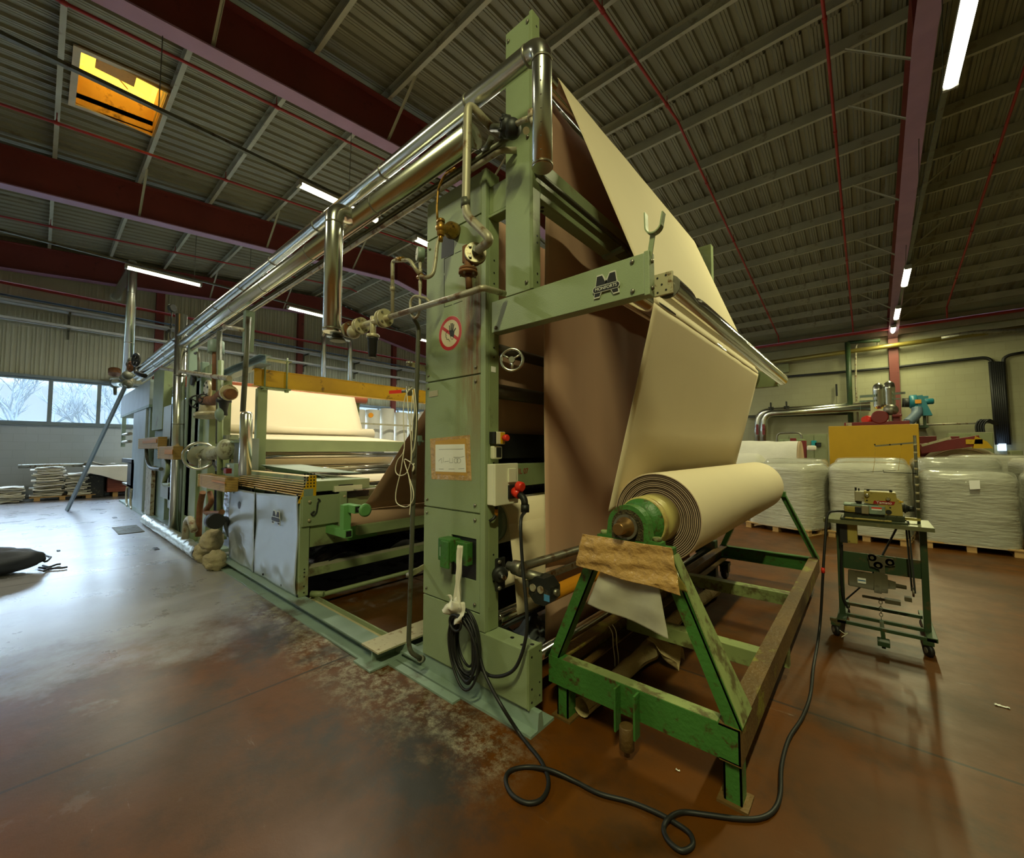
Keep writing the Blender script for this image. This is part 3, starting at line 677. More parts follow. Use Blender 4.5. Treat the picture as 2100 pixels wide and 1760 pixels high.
m_.pipe([(hc.x+u*s_, hc.y, hc.z+v*s_) for u, v in ((-.1, -.2), (0, -.4), (.1, -.45), (.18, -.3))], .0012, seg=5); m_.build('face_outline', BLACK, sg)
def panel_y(name, quad, Y, m, t=.001, **k):
    P = [AY(x, y, Y) for x, y in quad]; return MB().plate(P, (0, -1, 0), t).build(name, m, **k)
dr = empty('taped_drawing', AY(922, 975, FY), 'hand-drawn sketch sheet framed with brown tape on the green column', 'paper sheet')
P = lambda q, Y, m, n, **k: MB().plate([AY(x, y, Y) for x, y in q], (0, -1, 0), .0008).build(n, m, dr, **k)
P(((882, 900), (964, 892), (967, 986), (885, 983)), FY-.0005, TAPE, 'tape_frame'); P(((892, 905), (955, 899), (958, 976), (893, 972)), FY-.0015, mat('manila_card', (196, 150, 70), .5), 'card')
P(((893, 912), (953, 911), (956, 969), (893, 967)), FY-.0025, PAPER, 'paper')
m_ = MB()
def ink(pts, r=.0009): m_.pipe([AY(x, y, FY-.0038) for x, y in pts], r, seg=5)
ink(((899, 946), (905, 940), (906, 950))); ink(((909, 938), (909, 948))); ink(((912, 947), (920, 946))); ink(((922, 940), (922, 949), (928, 949), (928, 940)))
for cx_ in (935, 941): ink([(cx_+4*cos(t*.7), 945+5*sin(t*.7)) for t in range(10)])
ink(((930, 938), (945, 938), (952, 936))); ink(((900, 922), (950, 921))); ink(((900, 962), (910, 962))); ink(((920, 962), (932, 962))); ink(((940, 962), (952, 961)))
m_.build('pencil_lines', mat('pencil', (70, 66, 70), .6), dr)
np_ = panel_y('nameplate', ((880, 803), (898, 800), (898, 812), (880, 815)), FY-.001, FLANGE, .002, label='small riveted metal nameplate on the left of the green column', cat='nameplate')
MB().box(-1.7515, -1.750, FY+.045, FY+.085, 1.985, 2.02).build('sticker', PAPER, label='tiny square white sticker on the narrow side of the green column', cat='sticker')
# handwheel on the column side
c = Vector((-1.60, 1.90, 2.005)); ax = Vector((1, 0, 0))
hw = empty('handwheel', c, 'bright three-spoke handwheel right of the green column', 'handwheel')
def wheel(e, c, ax, r, rr, m, spokes=3, hub=.018, name='rim'):
    ax = Vector(ax).normalized(); u = Vector((0, 0, 1)); a = ax.cross(u).normalized(); u = a.cross(ax)
    P = [c + (a*cos(2*pi*k/36)+u*sin(2*pi*k/36))*r for k in range(36)]
    MB().pipe(P, rr, seg=10, closed=True).build(name, m, e)
    for k in range(spokes):
        t = 2*pi*k/spokes+.5; MB().pipe([c, c+(a*cos(t)+u*sin(t))*r], rr*.8, seg=8).build('spoke', m, e)
    MB().cyl(c-ax*rr*1.6, c+ax*rr*1.6, hub, seg=16).build('hub', m, e)
wd = Vector((.55, -.83, 0)).normalized(); c = AY(1050, 738, 1.86); hw.location = c; ORG[hw] = c.copy()
wheel(hw, c, wd, .066, .0085, ALU); MB().pipe([c, c-wd*.05, (-1.70, 1.95, c.z)], .009).build('spindle', STEEL, hw)

# switch boxes
eb = empty('emergency_stop', (-1.73, 1.84, 1.50), 'small beige box with a red mushroom emergency-stop button', 'emergency stop')
MB().box(-1.7515, -1.70, 1.82, 1.90, 1.535, 1.612, .006).build('box', WHITEP, eb); MB().box(-1.701, -1.697, 1.855, 1.895, 1.538, 1.609, .001).build('yellow_plate', YEL, eb)
MB().box(-1.751, -1.702, 1.808, 1.822, 1.536, 1.611, .003).build('dark_end', DARK, eb)
MB().lathe((-1.697, 1.875, 1.574), (-1, 1.875, 1.574), [(0, .012), (.012, .012), (.014, .021), (.034, .021), (.04, .017)], 20).build('button', REDPL, eb)
ss = empty('socket_box', (-1.73, 1.84, 1.43), 'small empty beige switch surround below the emergency stop', 'switch box')
MB().box(-1.7515, -1.715, 1.815, 1.89, 1.445, 1.525, .010).build('box', WHITEP, ss); MB().box(-1.716, -1.713, 1.835, 1.88, 1.455, 1.515, .002).build('dark_insert', DARK, ss)
jb = empty('junction_box', (-1.70, 1.90, 1.17), 'large beige junction box with a red power plug on the green column', 'junction box')
MB().box(-1.7515, -1.702, 1.79, 2.0, 1.168, 1.415, .006).build('box', WHITEP, jb)
MB().box(-1.700, -1.680, 1.788, 2.002, 1.166, 1.417, .006).build('cover', WHITEP, jb); MB().box(-1.680, -1.670, 1.90, 1.97, 1.30, 1.385, .003).build('flap', WHITEP, jb)
so = Vector((-1.672, 1.945, 1.245)); MB().box(-1.680, -1.668, 1.90, 1.99, 1.20, 1.285, .004).build('socket_plate', DARK, jb)
MB().cyl(so, so+Vector((.05, 0, -.02)), .028).build('socket_collar', REDPL, jb); MB().cyl(so+Vector((.03, .0, .035)), so+Vector((.075, 0, .028)), .03, seg=24, bev=.006).build('red_lid', REDPL, jb)
pl = MB().pipe([so+Vector((.04, 0, -.015)), so+Vector((.085, 0, -.035)), so+Vector((.092, 0, -.085))], .021, bend=.03); pl.cyl(so+Vector((.092, 0, -.075)), so+Vector((.092, 0, -.12)), .026, seg=12); pl.build('plug', DARK, jb)
MB().pipe([(-1.72, 1.84, 1.17), (-1.72, 1.84, 1.11), (-1.725, 1.82, 1.085), (-1.74, 1.80, 1.07)], .009).build('cable_gland', DARK, jb); MB().cyl((-1.72, 1.84, 1.10), (-1.72, 1.84, 1.14), .011).build('orange_band', ORANGE, jb)

# green control box in the cut-out with a knotted rag
gb = empty('green_terminal_box', (-2.02, 1.74, .78), 'green terminal box in the square cut-out of the column, a rag tied to it', 'terminal box')
MB().box(-2.10, -1.98, 1.70, 1.79, .80, .94, .008).build('box', CARTG, gb); MB().box(-1.985, -1.87, 1.74, 1.79, .79, .93, .006).build('side_box', CARTG, gb)
MB().box(-2.075, -2.045, 1.697, 1.701, .83, .885).build('sticker', PAPER, gb); MB().box(-2.06, -1.98, 1.685, 1.70, .765, .93, .005).build('cover', CARTG, gb)
c0 = AY(942, 1120, 1.67)
def rag(u, v):
    z = .93-.36*v; x = c0.x+.0 + (u-.5)*(.035+.05*max(0, v-.45)); return (x+.01*nz(u*3, v*4, 1), 1.672+.012*sin(u*14+v*5)-.01*v, z)
MB().grid(rag, 14, 24, .002).build('knotted_rag', WHITE, label='white rag strip knotted below the green terminal box and holding the hose coil', cat='rag')
def rag2(u, v):
    return (c0.x-.02+(u-.5)*.16+.02*sin(v*5), 1.655+.02*sin(u*9+v*4), .62-.02*u-.13*v*(1-.5*abs(u-.7))+.02*nz(u*4, v*4, 3))
MB().grid(rag2, 14, 12, .002).ball((c0.x-.01, 1.665, .60), .024, .02, .03).build('rag_tail', WHITE, label='crumpled white rag tail spread above the black hose coil', cat='rag')

# coil of black hose hanging on the column
mb = MB(); cc = AY(952, 1318, 1.70)
for k in range(9):
    rx, rz = .085+.012*(k % 5), .15+.013*((k*3) % 5); P = []
    for j in range(40):
        t = 2*pi*j/40; P.append((cc.x+.004*k-.01+rx*cos(t+.03*k)+.006*sin(3*t+k), 1.735-.009*k+.006*sin(2*t+k), cc.z+rz*sin(t)-.004*k))
    mb.pipe(P, .0075, seg=8, closed=True)
P = [(cc.x-.03+.05*cos(t), 1.655, cc.z+.12+.045*sin(t)) for t in [2*pi*j/24 for j in range(24)]]; mb.pipe(P, .0075, seg=8, closed=True)
mb.build('hose_coil', BLACK, label='coil of black rubber hose hanging on the foot of the green column', cat='hose')
# power lead: from the plug, down and round to the coil, then across the floor to the sewing machine
def smooth(P, n=6):
    P = [Vector(p) for p in P]; out = []
    for i in range(len(P)-1):
        a, b, c, d = P[max(i-1, 0)], P[i], P[i+1], P[min(i+2, len(P)-1)]
        for k in range(n):
            t = k/n; out.append(.5*((2*b)+(c-a)*t+(2*a-5*b+4*c-d)*t*t+(3*b-a-3*c+d)*t**3))
    return out+[P[-1]]
q = so+Vector((.092, 0, -.12))
W1 = [q, AY(1068, 1070, 1.82), AY(1071, 1150, 1.80), AY(1080, 1250, 1.76), AY(1078, 1310, 1.74), AY(1060, 1365, 1.72), AY(1035, 1385, 1.71), AY(1005, 1386, 1.71), AY(985, 1370, 1.71)]
MB().pipe(smooth(W1), .0095, seg=10).build('power_lead', BLACK, label='black power lead hanging from the red plug to the hose coil', cat='cable')
W2 = [AY(980, 1330, 1.70), AY(990, 1370, 1.695), AY(1005, 1405, 1.68), AY(1030, 1450, 1.66)]+[AZ(x, y, z) for x, y, z in ((1062, 1500, .03), (1085, 1530, .012), (1112, 1565, .012), (1125, 1605, .012), (1112, 1638, .012), (1082, 1647, .012), (1050, 1630, .012), (1037, 1600, .012), (1048, 1580, .012), (1085, 1573, .012), (1130, 1580, .027), (1180, 1603, .012), (1230, 1628, .012), (1290, 1644, .012), (1345, 1666, .012), (1385, 1688, .012), (1415, 1710, .012), (1420, 1734, .012), (1398, 1745, .012), (1372, 1726, .012), (1361, 1700, .012), (1372, 1678, .027), (1400, 1666, .012), (1450, 1671, .012), (1510, 1679, .012), (1555, 1679, .012), (1585, 1664, .012), (1600, 1630, .012), (1603, 1570, .012), (1618, 1515, .012), (1645, 1472, .012), (1662, 1425, .012), (1668, 1370, .012), (1675, 1330, .012))]
tb = Vector((-.27, 4.27, .955))
e_ = W2[-1]; W2 += [AY(1680, 1296, 4.10), AY(1684, 1250, 4.15), AY(1688, 1172, 4.17), AY(1692, 1110, 4.22), tb+Vector((0, 0, .01)), tb+Vector((.05, .02, .045)), tb+Vector((.12, .08, .04))]
MB().pipe(smooth(W2), .0095, seg=10).build('floor_cable', BLACK, label='long black cable looping twice over the floor to the sewing table', cat='cable')
MB().cyl(AY(1688, 1172, 4.17)-Vector((0, 0, .012)), AY(1688, 1172, 4.17)+Vector((0, 0, .03)), .013).build('cable_marker', REDPL, label='small red-orange tape marker on the rising black cable', cat='tape')

# ------------------------------------------------------------------ the travelling cloth
Y0, Y1 = 2.25, 5.17
def strip(prof, y0, y1, n=24, wav=.0, taper=None, seed=0):
    """prof: list (x,z); returns sheet grid function along profile u and width v"""
    P = [Vector((x, 0, z)) for x, z in prof]; D = [0]
    for a, b in zip(P, P[1:]): D.append(D[-1]+(b-a).length)
    def f(u, v):
        s = u*D[-1]; i = 0
        while i < len(D)-2 and D[i+1] < s: i += 1
        t = (s-D[i])/(D[i+1]-D[i]) if D[i+1] > D[i] else 0; p = P[i].lerp(P[i+1], t)
        w = wav*noise.noise(Vector((v*7+seed, s*.45, seed)))
        return (p.x+w, y0+(y1-y0)*v, p.z)
    return f
def arcp(cx, cz, r, a0, a1, n=10): return [(cx+r*cos(R(a0+(a1-a0)*k/n)), cz+r*sin(R(a0+(a1-a0)*k/n))) for k in range(n+1)]
web = empty('running_cloth', (-1.5, 3.7, .25), 'wide cloth web rising over the top roller and down to the batch roll', 'cloth')
vert = [(-1.66, .22)] + [(-1.655, z*.01) for z in range(60, 395, 30)] + [(-1.638, 3.98)]
MB().grid(strip(vert, Y0, Y1, wav=.030), 30, 60, .003, mi=(1, 0)).build('rising_sheet', [MAUVE, CREAM], web)
topb = arcp(-1.578, 4.03, .06, 180, 20)
sl = topb + [(-1.522+(-.90+1.522)*t, 4.052+(2.375-4.052)*t) for t in [k/10 for k in range(1, 11)]] + arcp(-.952, 2.345, .069, 20, -12, 5)
MB().grid(strip(sl, Y0, Y1, wav=.004, seed=3), 50, 40, .003, mi=(1, 0)).build('slanting_sheet', [MAUVE, CREAM], web)
fr = arcp(-.952, 2.345, .069, -12, -14, 1) + [(-.885+(-1.185+.885)*t, 2.32+(1.13-2.32)*t - 0.0) for t in [k/8 for k in range(1, 9)]]
MB().grid(strip(fr, Y0, Y1, wav=.004, seed=5), 40, 40, .003, mi=(1, 0)).build('winding_sheet', [MAUVE, CREAM], web)

# inner sheets and rollers seen between the column and the rising sheet
iw = empty('inner_cloth', (-2.0, 3.7, .8), 'dark brownish cloth seen inside the frame right of the green column', 'cloth')
MB().grid(strip([(-2.02, z) for z in (1.62, 1.95, 2.2, 2.6, 3.2)], 2.16, Y1, wav=.012, seed=8), 20, 30, .003, mi=(0, 1)).build('inner_sheet', [MAUVE, MAUVE], iw)
ir = empty('inner_rollers', (-1.95, 3.7, .3), 'guide rollers and green crossbar inside the delivery frame', 'roller set')
DKR = mat('dark_roller', (96, 90, 80), .35, metal=.6, var=.1)
roller('guide_roller', -1.93, 2.20, .04, 1.95, 5.3, DKR, ir); roller('guide_roller', -1.90, 1.90, .05, 1.95, 5.3, DKR, ir)
MB().box(-1.99, -1.97, 1.95, 5.3, 1.44, 1.62).build('black_cover', BLACK, ir)
MB().box(-1.99, -1.90, 1.95, 5.3, 1.24, 1.40, .004).build('crossbar', GREEN2, ir)
m_ = MB(); text_mesh(m_, 'OUTIL 07', TR((-1.8985, 2.26, 1.345), FACEX), .055, .0004); m_.build('red_marking', mat('red_marker', (150, 36, 30), .6), ir)
dd = empty('inner_cloth_drum', (-2.0, 3.6, .9), 'small cloth-covered drum with a grey end disc behind the column foot', 'drum')
MB().cyl((-2.0, 2.10, 1.0), (-2.0, 5.2, 1.0), .155, seg=40).build('cloth_cover', CREAM, dd); MB().lathe((-2.0, 2.06, 1.0), (-2.0, 3, 1.0), [(0, .03), (0.001, .13), (.01, .135), (.045, .14)], 32).build('end_disc', GREYGREEN, dd)
roller('guide_roller', -2.02, .58, .07, 1.95, 5.3, CREAM, ir); roller('guide_roller', -1.82, .42, .05, 1.95, 5.3, CHROME, ir); roller('guide_roller', -1.95, .33, .06, 1.95, 5.3, DKR, ir)
MB().grid(strip([(-1.845, 1.0), (-1.80, .7), (-1.77, .42)], 2.1, Y1, wav=.01), 6, 20, .003).build('lower_sheet', CREAM, iw)
MB().box(-2.34, -2.30, 2.2, 5.3, .05, 3.2).build('inner_screen', DARK, ir)  # added dark backdrop, stands in for the shade inside the frame
MB().grid(lambda u, v: (-2.1+.45*u, 2.05+.5*v, .16+.10*sin(u*7+v*3)*sin(v*5)+.06*nz(u*5, v*5, 2)), 20, 16, .003).build('plastic_sheet', mat('grey_polythene', (120, 126, 128), .2, var=.2, coat=.5), label='crumpled grey polythene lying under the inner rollers', cat='plastic sheet')
# flange bearing and geared drive
fb = empty('flange_bearing', (-1.70, 1.90, .70), 'black flange bearing with a shaft stub on the column side', 'bearing')
def at_(x, y, Y=1.88): return AY(x, y, Y)
c = at_(1027, 1178, 1.86)
MB().box(c.x-.025, c.x-.005, 1.83, 1.91, c.z-.10, c.z+.095, .01).build('plate', DARK, fb)
MB().lathe(c+Vector((-.01, 0, 0)), c+Vector((1, -.55, 0)), [(0, .05), (.02, .048), (.03, .03), (.03, .018), (.06, .016), (.062, .001)], 24).build('housing', DARK, fb)
MB().cyl(c, c+Vector((.05, -.03, 0))*1.3, .013).build('shaft_stub', CHROME, fb)
for z in (-.08, .075): bolt(fb, c+Vector((-.004, -.01, z)), (1, -.4, 0), .013)
gm = empty('gear_drive', AY(1105, 1215, 2.05), 'black octagonal gearbox with round covers driving the orange roller', 'gearbox')
g0 = AY(1108, 1212, 1.98)
gp = [(.075*cos(t)*(1.15), .085*sin(t)) for t in [pi/8+k*pi/4 for k in range(8)]]
MB().prism([(g0.x+a, g0.z+b) for a, b in gp], (1.97, 2.07)).build('gear_case', DARK, gm)
for dx in (-.045, .012): MB().cyl((g0.x+dx, 1.972, g0.z+.012), (g0.x+dx, 1.962, g0.z+.012), .022).build('cover_cap', OLDPIPE, gm)
MB().box(g0.x+.035, g0.x+.075, 1.968, 1.97, g0.z-.045, g0.z-.008).build('blue_sticker', mat('blue_sticker', (70, 130, 176), .4), gm)
s1 = AY(1062, 1165, 2.0); MB().pipe([s1-Vector((.08, 0, .0)), s1, s1+Vector((.08, .6, .02))], .028, bend=.02).cyl(s1-Vector((.03, 0, 0)), s1+Vector((.04, 0, 0)), .045, seg=16).build('clamp_joint', STEEL, gm)
MB().pipe([s1+Vector((0, 0, -.02)), g0+Vector((-.02, .04, .06))], .03).build('link_arm', STEEL, gm)
MB().cyl((g0.x+.06, 2.02, g0.z), (g0.x+.10, 2.02, g0.z), .02).build('drive_shaft', STEEL, gm)
oc0 = AY(1140, 1216, 2.12)
MB().cyl((oc0.x-.01, 2.03, oc0.z), (oc0.x-.01+.0, 5.25, oc0.z), .045, bev=.004).build('orange_roller', ORANGE, label='orange-covered roller lying along the foot of the rising cloth', cat='roller')
MB().cyl((-1.50, 1.93, .30), (-1.50, 5.2, .30), .035).build('chrome_foot_roller', CHROME, label='thin chromed roller low at the foot of the rising cloth', cat='roller')
MB().box(-1.62, -1.60, 2.0, 5.3, .66, .70).build('sensor_bar', STEEL, label='thin steel bar above the orange roller', cat='bar')

# ================================================================== STEAM PIPEWORK
def seg_pipe(name, pts, r, m, label, cat='pipe', bend=.08, bands=(), parent=None, bandr=.003, grp=None):
    e = empty(name, pts[0], label, cat, grp)
    MB().pipe(pts, r, bend=bend, seg=32, n=8).build('jacket', m, e)
    for p, ax in bands:
        p = Vector(p); ax = Vector(ax); MB().cyl(p-ax*.006, p+ax*.006, r+bandr, seg=32).build('band', STEEL, e)
    return e
PX = 1.58
U = seg_pipe('steam_pipe', [(-1.17, PX, 2.89), (-1.17, PX, 3.53), (-14.2, PX, 3.53)], .050, ALU, 'upper of two long silver clad pipes, bending down at the tower', bend=.075,
    bands=[((-1.17, PX, 2.90), (0, 0, 1)), ((-1.17, PX, 3.44), (0, 0, 1)), ((-1.26, PX, 3.53), (1, 0, 0)), ((-1.70, PX, 3.53), (1, 0, 0))]+[((-x, PX, 3.53), (1, 0, 0)) for x in (2.6, 3.7, 4.75, 5.8, 6.9, 8.0, 9.3, 10.6, 11.8)])
for k in range(7): MB().ball((-1.145, PX-.044, 2.95+.07*k), .0035).build('rivet', STEEL, U)
Lw = seg_pipe('steam_pipe', [(-1.71, 1.62, 3.366), (-14.2, 1.62, 3.366)], .074, ALU, 'lower and thicker of the two long silver clad pipes', bend=0,
    bands=[((-1.716, 1.62, 3.366), (1, 0, 0))]+[((-x, 1.62, 3.366), (1, 0, 0)) for x in (2.75, 3.9, 5.1, 6.2, 7.3, 9.0, 10.4, 11.6)])
seg_pipe('drop_pipe', [(-3.07, 1.62, 3.366), (-3.07, 1.44, 3.366), (-3.07, 1.44, 2.40)], .066, ALU, 'short silver drop pipe hanging below the long pipes above the valve row', bend=.09,
    bands=[((-3.07, 1.44, 3.25), (0, 0, 1)), ((-3.07, 1.44, 2.42), (0, 0, 1))])
def zslope(x, y, Y): return AY(x, y, Y).z
za, zb_ = zslope(959, 338, 1.68), zslope(959, 352, 1.70)
MB().pipe([(-1.45, 1.68, za), (-14, 1.68, za)], .014).build('conduit_pipe', DARKPIPE, label='dark thin pipe just below the thick silver pipe', cat='pipe')
MB().pipe([(-1.50, 1.77, zb_+.01), (-1.56, 1.70, zb_), (-14, 1.70, zb_)], .018, bend=.04).build('conduit_pipe', OLDPIPE, label='brownish thin pipe, lowest of the bundle ending at the tower', cat='pipe')
# pipe posts
for i, (px, py) in enumerate(((1010, 360), (516, 640), (395, 690))):
    pass
sp = AY(513, 640, 1.66); MB().box(sp.x-.05, sp.x+.05, 1.60, 1.70, 2.70, sp.z, .004).build('pipe_post', GREYGREEN, label='grey-green square post carrying the pipes above the yellow beam', cat='post')
sp2 = AY(397, 690, 1.72); MB().box(sp2.x-.06, sp2.x+.06, 1.66, 1.78, .1, sp2.z, .004).build('pipe_post', GREYGREEN, label='grey-green square post right of the tall silver duct', cat='post')

# grey pipe over the column with its steam trap
gp_ = empty('condensate_pipe', AY(957, 300, 1.52), 'weathered grey pipe looping down the front of the green column', 'pipe')
pts = [AY(1008, 262, 1.66), AY(960, 210, 1.52), AY(955, 440, 1.52), AY(1008, 492, 1.50), AY(982, 512, 1.56)]
MB().pipe(pts, .024, bend=.06, seg=20).build('pipe', OLDPIPE, gp_)
a = AY(955, 408, 1.52); MB().cyl(a, a-Vector((0, 0, .05)), .0265).build('coupling', DARKPIPE, gp_)
fa = AY(975, 520, 1.58); fd = (AY(982, 512, 1.56)-AY(966, 524, 1.64)).normalized(); fd = Vector((.75, -.62, .1)).normalized()
MB().cyl(fa, fa+fd*.015, .062, seg=32, bev=.002).build('flange', FLANGE, gp_); MB().cyl(fa-fd*.018, fa-fd*.002, .062, seg=32, bev=.002).build('flange', RUST, gp_, label='rust-orange flange')
MB().cyl(fa, fa+fd*.05, .022, seg=16).build('neck', DARKPIPE, gp_)
sa = fd.cross(Vector((0, 0, 1))).normalized(); sb = sa.cross(fd)
for k in range(4):
    t = pi/4+k*pi/2; q = fa+fd*.015+(sa*cos(t)+sb*sin(t))*.045; MB().cyl(q, q+fd*.012, .009, seg=6).build('bolt', STEEL, gp_)
vb = fa-fd*.03; MB().ball(vb-fd*.02, .04, .04, .045).pipe([vb, vb-fd*.04], .03).build('valve_body', RUST, gp_)
MB().box(vb.x-.09, vb.x-.05, vb.y-.02, vb.y+.03, vb.z-.02, vb.z+.085, .008).build('valve_yoke', RUST, gp_)
f2 = AY(960, 556, 1.56)
MB().cyl(f2+Vector((0, 0, .0)), f2+Vector((0, 0, .014)), .052, seg=32, bev=.002).build('flange', RUST, gp_); MB().cyl(f2-Vector((0, 0, .018)), f2-Vector((0, 0, .003)), .054, seg=32, bev=.002).build('flange', RUST, gp_)
MB().pipe([vb-fd*.02, f2+Vector((0, 0, .05)), f2], .024, bend=.02).build('pipe', RUST, gp_); f3 = AY(962, 592, 1.56)
MB().pipe([f2, f3], .019).build('pipe', RUST, gp_)
for k in range(5):
    t = 2*pi*k/5; MB().cyl(f2+Vector((.043*cos(t), .043*sin(t), -.03)), f2+Vector((.043*cos(t), .043*sin(t), .02)), .006, seg=6).build('bolt', STEEL, gp_)
# steam trap
st = empty('steam_trap', AY(1045, 265, 1.62), 'black bulbous steam trap with fittings beside the vertical silver pipe', 'valve')
c = AY(1047, 262, 1.60)
MB().ball(c+Vector((.012, 0, -.012)), .050, .05, .052, seg=24, rings=14).build('bulb', DARK, st)
ax = Vector((-.75, -.55, .25)).normalized()
MB().cyl(c, c+ax*.045, .055, seg=8, bev=.008).cyl(c+ax*.045, c+ax*.052, .032, seg=12).build('cap', DARK, st)
for k in range(6):
    a1 = ax.cross(Vector((0, 0, 1))).normalized(); b1 = a1.cross(ax); t = k*pi/3; q = c+ax*.03+(a1*cos(t)+b1*sin(t))*.046
    MB().cyl(q, q+ax*.025, .010, seg=6).build('cap_bolt', DARK, st)
MB().pipe([c, AY(1070, 248, 1.58), AY(1085, 243, 1.56)], .014, bend=.02).build('elbow', OLDPIPE, st)
v = AY(1090, 240, 1.55); MB().cyl(v+Vector((0, 0, -.01)), v+Vector((0, 0, .035)), .02, bev=.005).pipe([v, v+Vector((.012, 0, -.045))], .013).build('valve', OLDPIPE, st); MB().pipe([AY(1008, 262, 1.66), c], .02).build('elbow', DARKPIPE, st)
MB().cyl(AY(1079, 268, 1.55), AY(1079, 268, 1.553), .017).build('tag', FLANGE, st)
MB().pipe([AY(1008, 282, 1.62), AY(1000, 300, 1.64), AY(992, 305, 1.66)], .017).build('elbow', DARKPIPE, st)
# brass regulator, braided hose, gauge
br = empty('brass_regulator', AY(912, 470, 1.66), 'old brass pressure regulator sticking out of the green column', 'valve')
b0 = AY(904, 468, 1.62); b1 = AY(932, 474, 1.77)
MB().lathe(b1, b0, [(0, .052), (.05, .054), (.07, .045), (.1, .03), ((b0-b1).length, .026)], 28).build('dome', BRASS, br)
MB().cyl(b0+Vector((0, 0, -.05)), b0+Vector((0, 0, .035)), .024, seg=20, bev=.004).cyl(b0+Vector((0, 0, .035)), b0+Vector((0, 0, .055)), .026, seg=8).ball(b0, .034).build('body', BRASS, br)
MB().pipe([b0+Vector((-.02, -.01, .03)), AY(896, 425, 1.60), AY(899, 385, 1.60), AY(912, 358, 1.60), AY(934, 345, 1.60)], .0075, bend=.03).build('copper_line', BRASS, br)
m_ = MB(); m_.pipe(smooth([b0+Vector((0, 0, -.05)), AY(897, 500, 1.61), AY(893, 535, 1.60), AY(888, 560, 1.58), AY(876, 569, 1.56), AY(862, 567, 1.55)]), .0125); m_.build('braided_hose', OLDPIPE, br)
MB().cyl(b0+Vector((0, 0, -.045)), b0+Vector((-.002, 0, -.085)), .016, seg=6).build('hose_nut', BRASS, br)
ga = empty('pressure_gauge', AY(862, 522, 1.56), 'round green-cased pressure gauge at the left edge of the column', 'gauge')
g = AY(862, 522, 1.56); gd = Vector((-.42, -.90, .0)).normalized()
MB().cyl(g-gd*.022, g+gd*.022, .047, seg=36, bev=.004).build('case', GREYGREEN, ga)
MB().cyl(g+gd*.0215, g+gd*.0235, .040, seg=36).build('dial', PAPER, ga)
gu = Vector((0, 0, 1)); gs = gd.cross(gu).normalized(); MB().bar(g+gd*.024, g+gd*.024+gs*.028+gu*.006, .003, .001, gd).build('needle', BLACK, ga)
sb_ = AY(862, 567, 1.56); MB().cyl(g-gu*.045, sb_, .010, seg=10).cyl(sb_+gu*.02, sb_-gu*.0+gu*.045, .014, seg=6).build('stem', OLDPIPE, ga)
MB().pipe([sb_-Vector((.03, .0, -.0)), sb_+Vector((.02, 0, .005))], .010).ball(sb_, .014).build('cross_fitting', BRASS, ga)
MB().cyl(sb_-gu*.03, sb_-gu*.075, .0125, seg=6).build('coupling', OLDPIPE, ga)
MB().pipe([sb_-gu*.01, AY(861, 640, 1.55), AY(852, 655, 1.54), AY(843, 645, 1.54), AY(841, 618, 1.54), AY(850, 606, 1.54), AY(875, 612, 1.56), AY(882, 622, 1.57)], .0085, bend=.03, n=8).build('siphon_loop', OLDPIPE, ga)
# valve row
vr = empty('valve_row', AY(740, 665, 1.55), 'row of flanged valves below the drop pipe feeding a pipe to the column', 'valve row')
def V(x, y): return AY(x, y, 1.53)
MB().pipe([V(800, 650), V(962, 600), V(990, 590), AY(1034, 602, 1.74)], .0175, bend=.03, seg=18).build('pipe', OLDPIPE, vr)
MB().pipe([V(805, 648), V(805, 535), V(840, 533), AY(860, 563, 1.55)], .0125, bend=.03, seg=12).build('side_pipe', OLDPIPE, vr)
for y in (592,): MB().cyl(V(805, 588), V(805, 597), .019, seg=6).build('union', OLDPIPE, vr)
MB().cyl(V(826, 532), V(815, 532), .018, seg=8).build('union', BRASS, vr)
def flg(p, r=.05, m=FLANGE, ax=Vector((1, 0, 0)), t=.016, nb=4):
    MB().cyl(p-ax*t/2, p+ax*t/2, r, seg=28, bev=.002).build('flange', m, vr)
    for k in range(nb):
        a_ = 2*pi*k/nb+pi/4; q = p+Vector((0, cos(a_), sin(a_)))*r*.72; MB().cyl(q-ax*(t/2+.008), q+ax*(t/2+.008), .008, seg=6).build('bolt', STEEL, vr)
za_ = V(790, 652).z
for px_, r, m in ((790, .062, FLANGE), (784, .062, FLANGE), (742, .060, FLANGE), (737, .060, FLANGE), (720, .058, RUST), (714, .056, OLDPIPE)):
    q = V(px_, 652+(790-px_)*.33); flg(Vector((q.x, q.y, q.z)), r, m)
MB().pipe([V(800, 650), V(765, 661), V(700, 683)], .022).build('pipe', FLANGE, vr)
tq = V(765, 662); MB().cyl(tq-gu*.10, tq+gu*.045, .021, bev=.003).cyl(tq-gu*.11, tq-gu*.085, .046, seg=24, bev=.004).build('strainer', FLANGE, vr); MB().lathe(tq-gu*.11, tq-gu*1, [(0, .04), (.01, .04), (.02, .034), (.11, .03), (.115, .027), (.14, .026)], 24).build('black_strainer_cup', BLACK, vr)
bq = V(728, 678); MB().ball(bq+Vector((.02, -.02, -.02)), .05, .05, .05).build('valve_body', OLDPIPE, vr)
vq = V(693, 686); MB().ball(vq, .055, .05, .05).build('valve_body', DARKPIPE, vr); MB().cyl(vq-gu*.035, vq-gu*.055, .06, seg=28).build('flange', DARKPIPE, vr)
wq = AY(670, 674, 1.45); MB().pipe([vq, wq], .012).build('spindle', OLDPIPE, vr); wax = (wq-vq).normalized()
wheel(vr, wq, wax, .062, .007, FLANGE, 4, .012, 'handwheel')
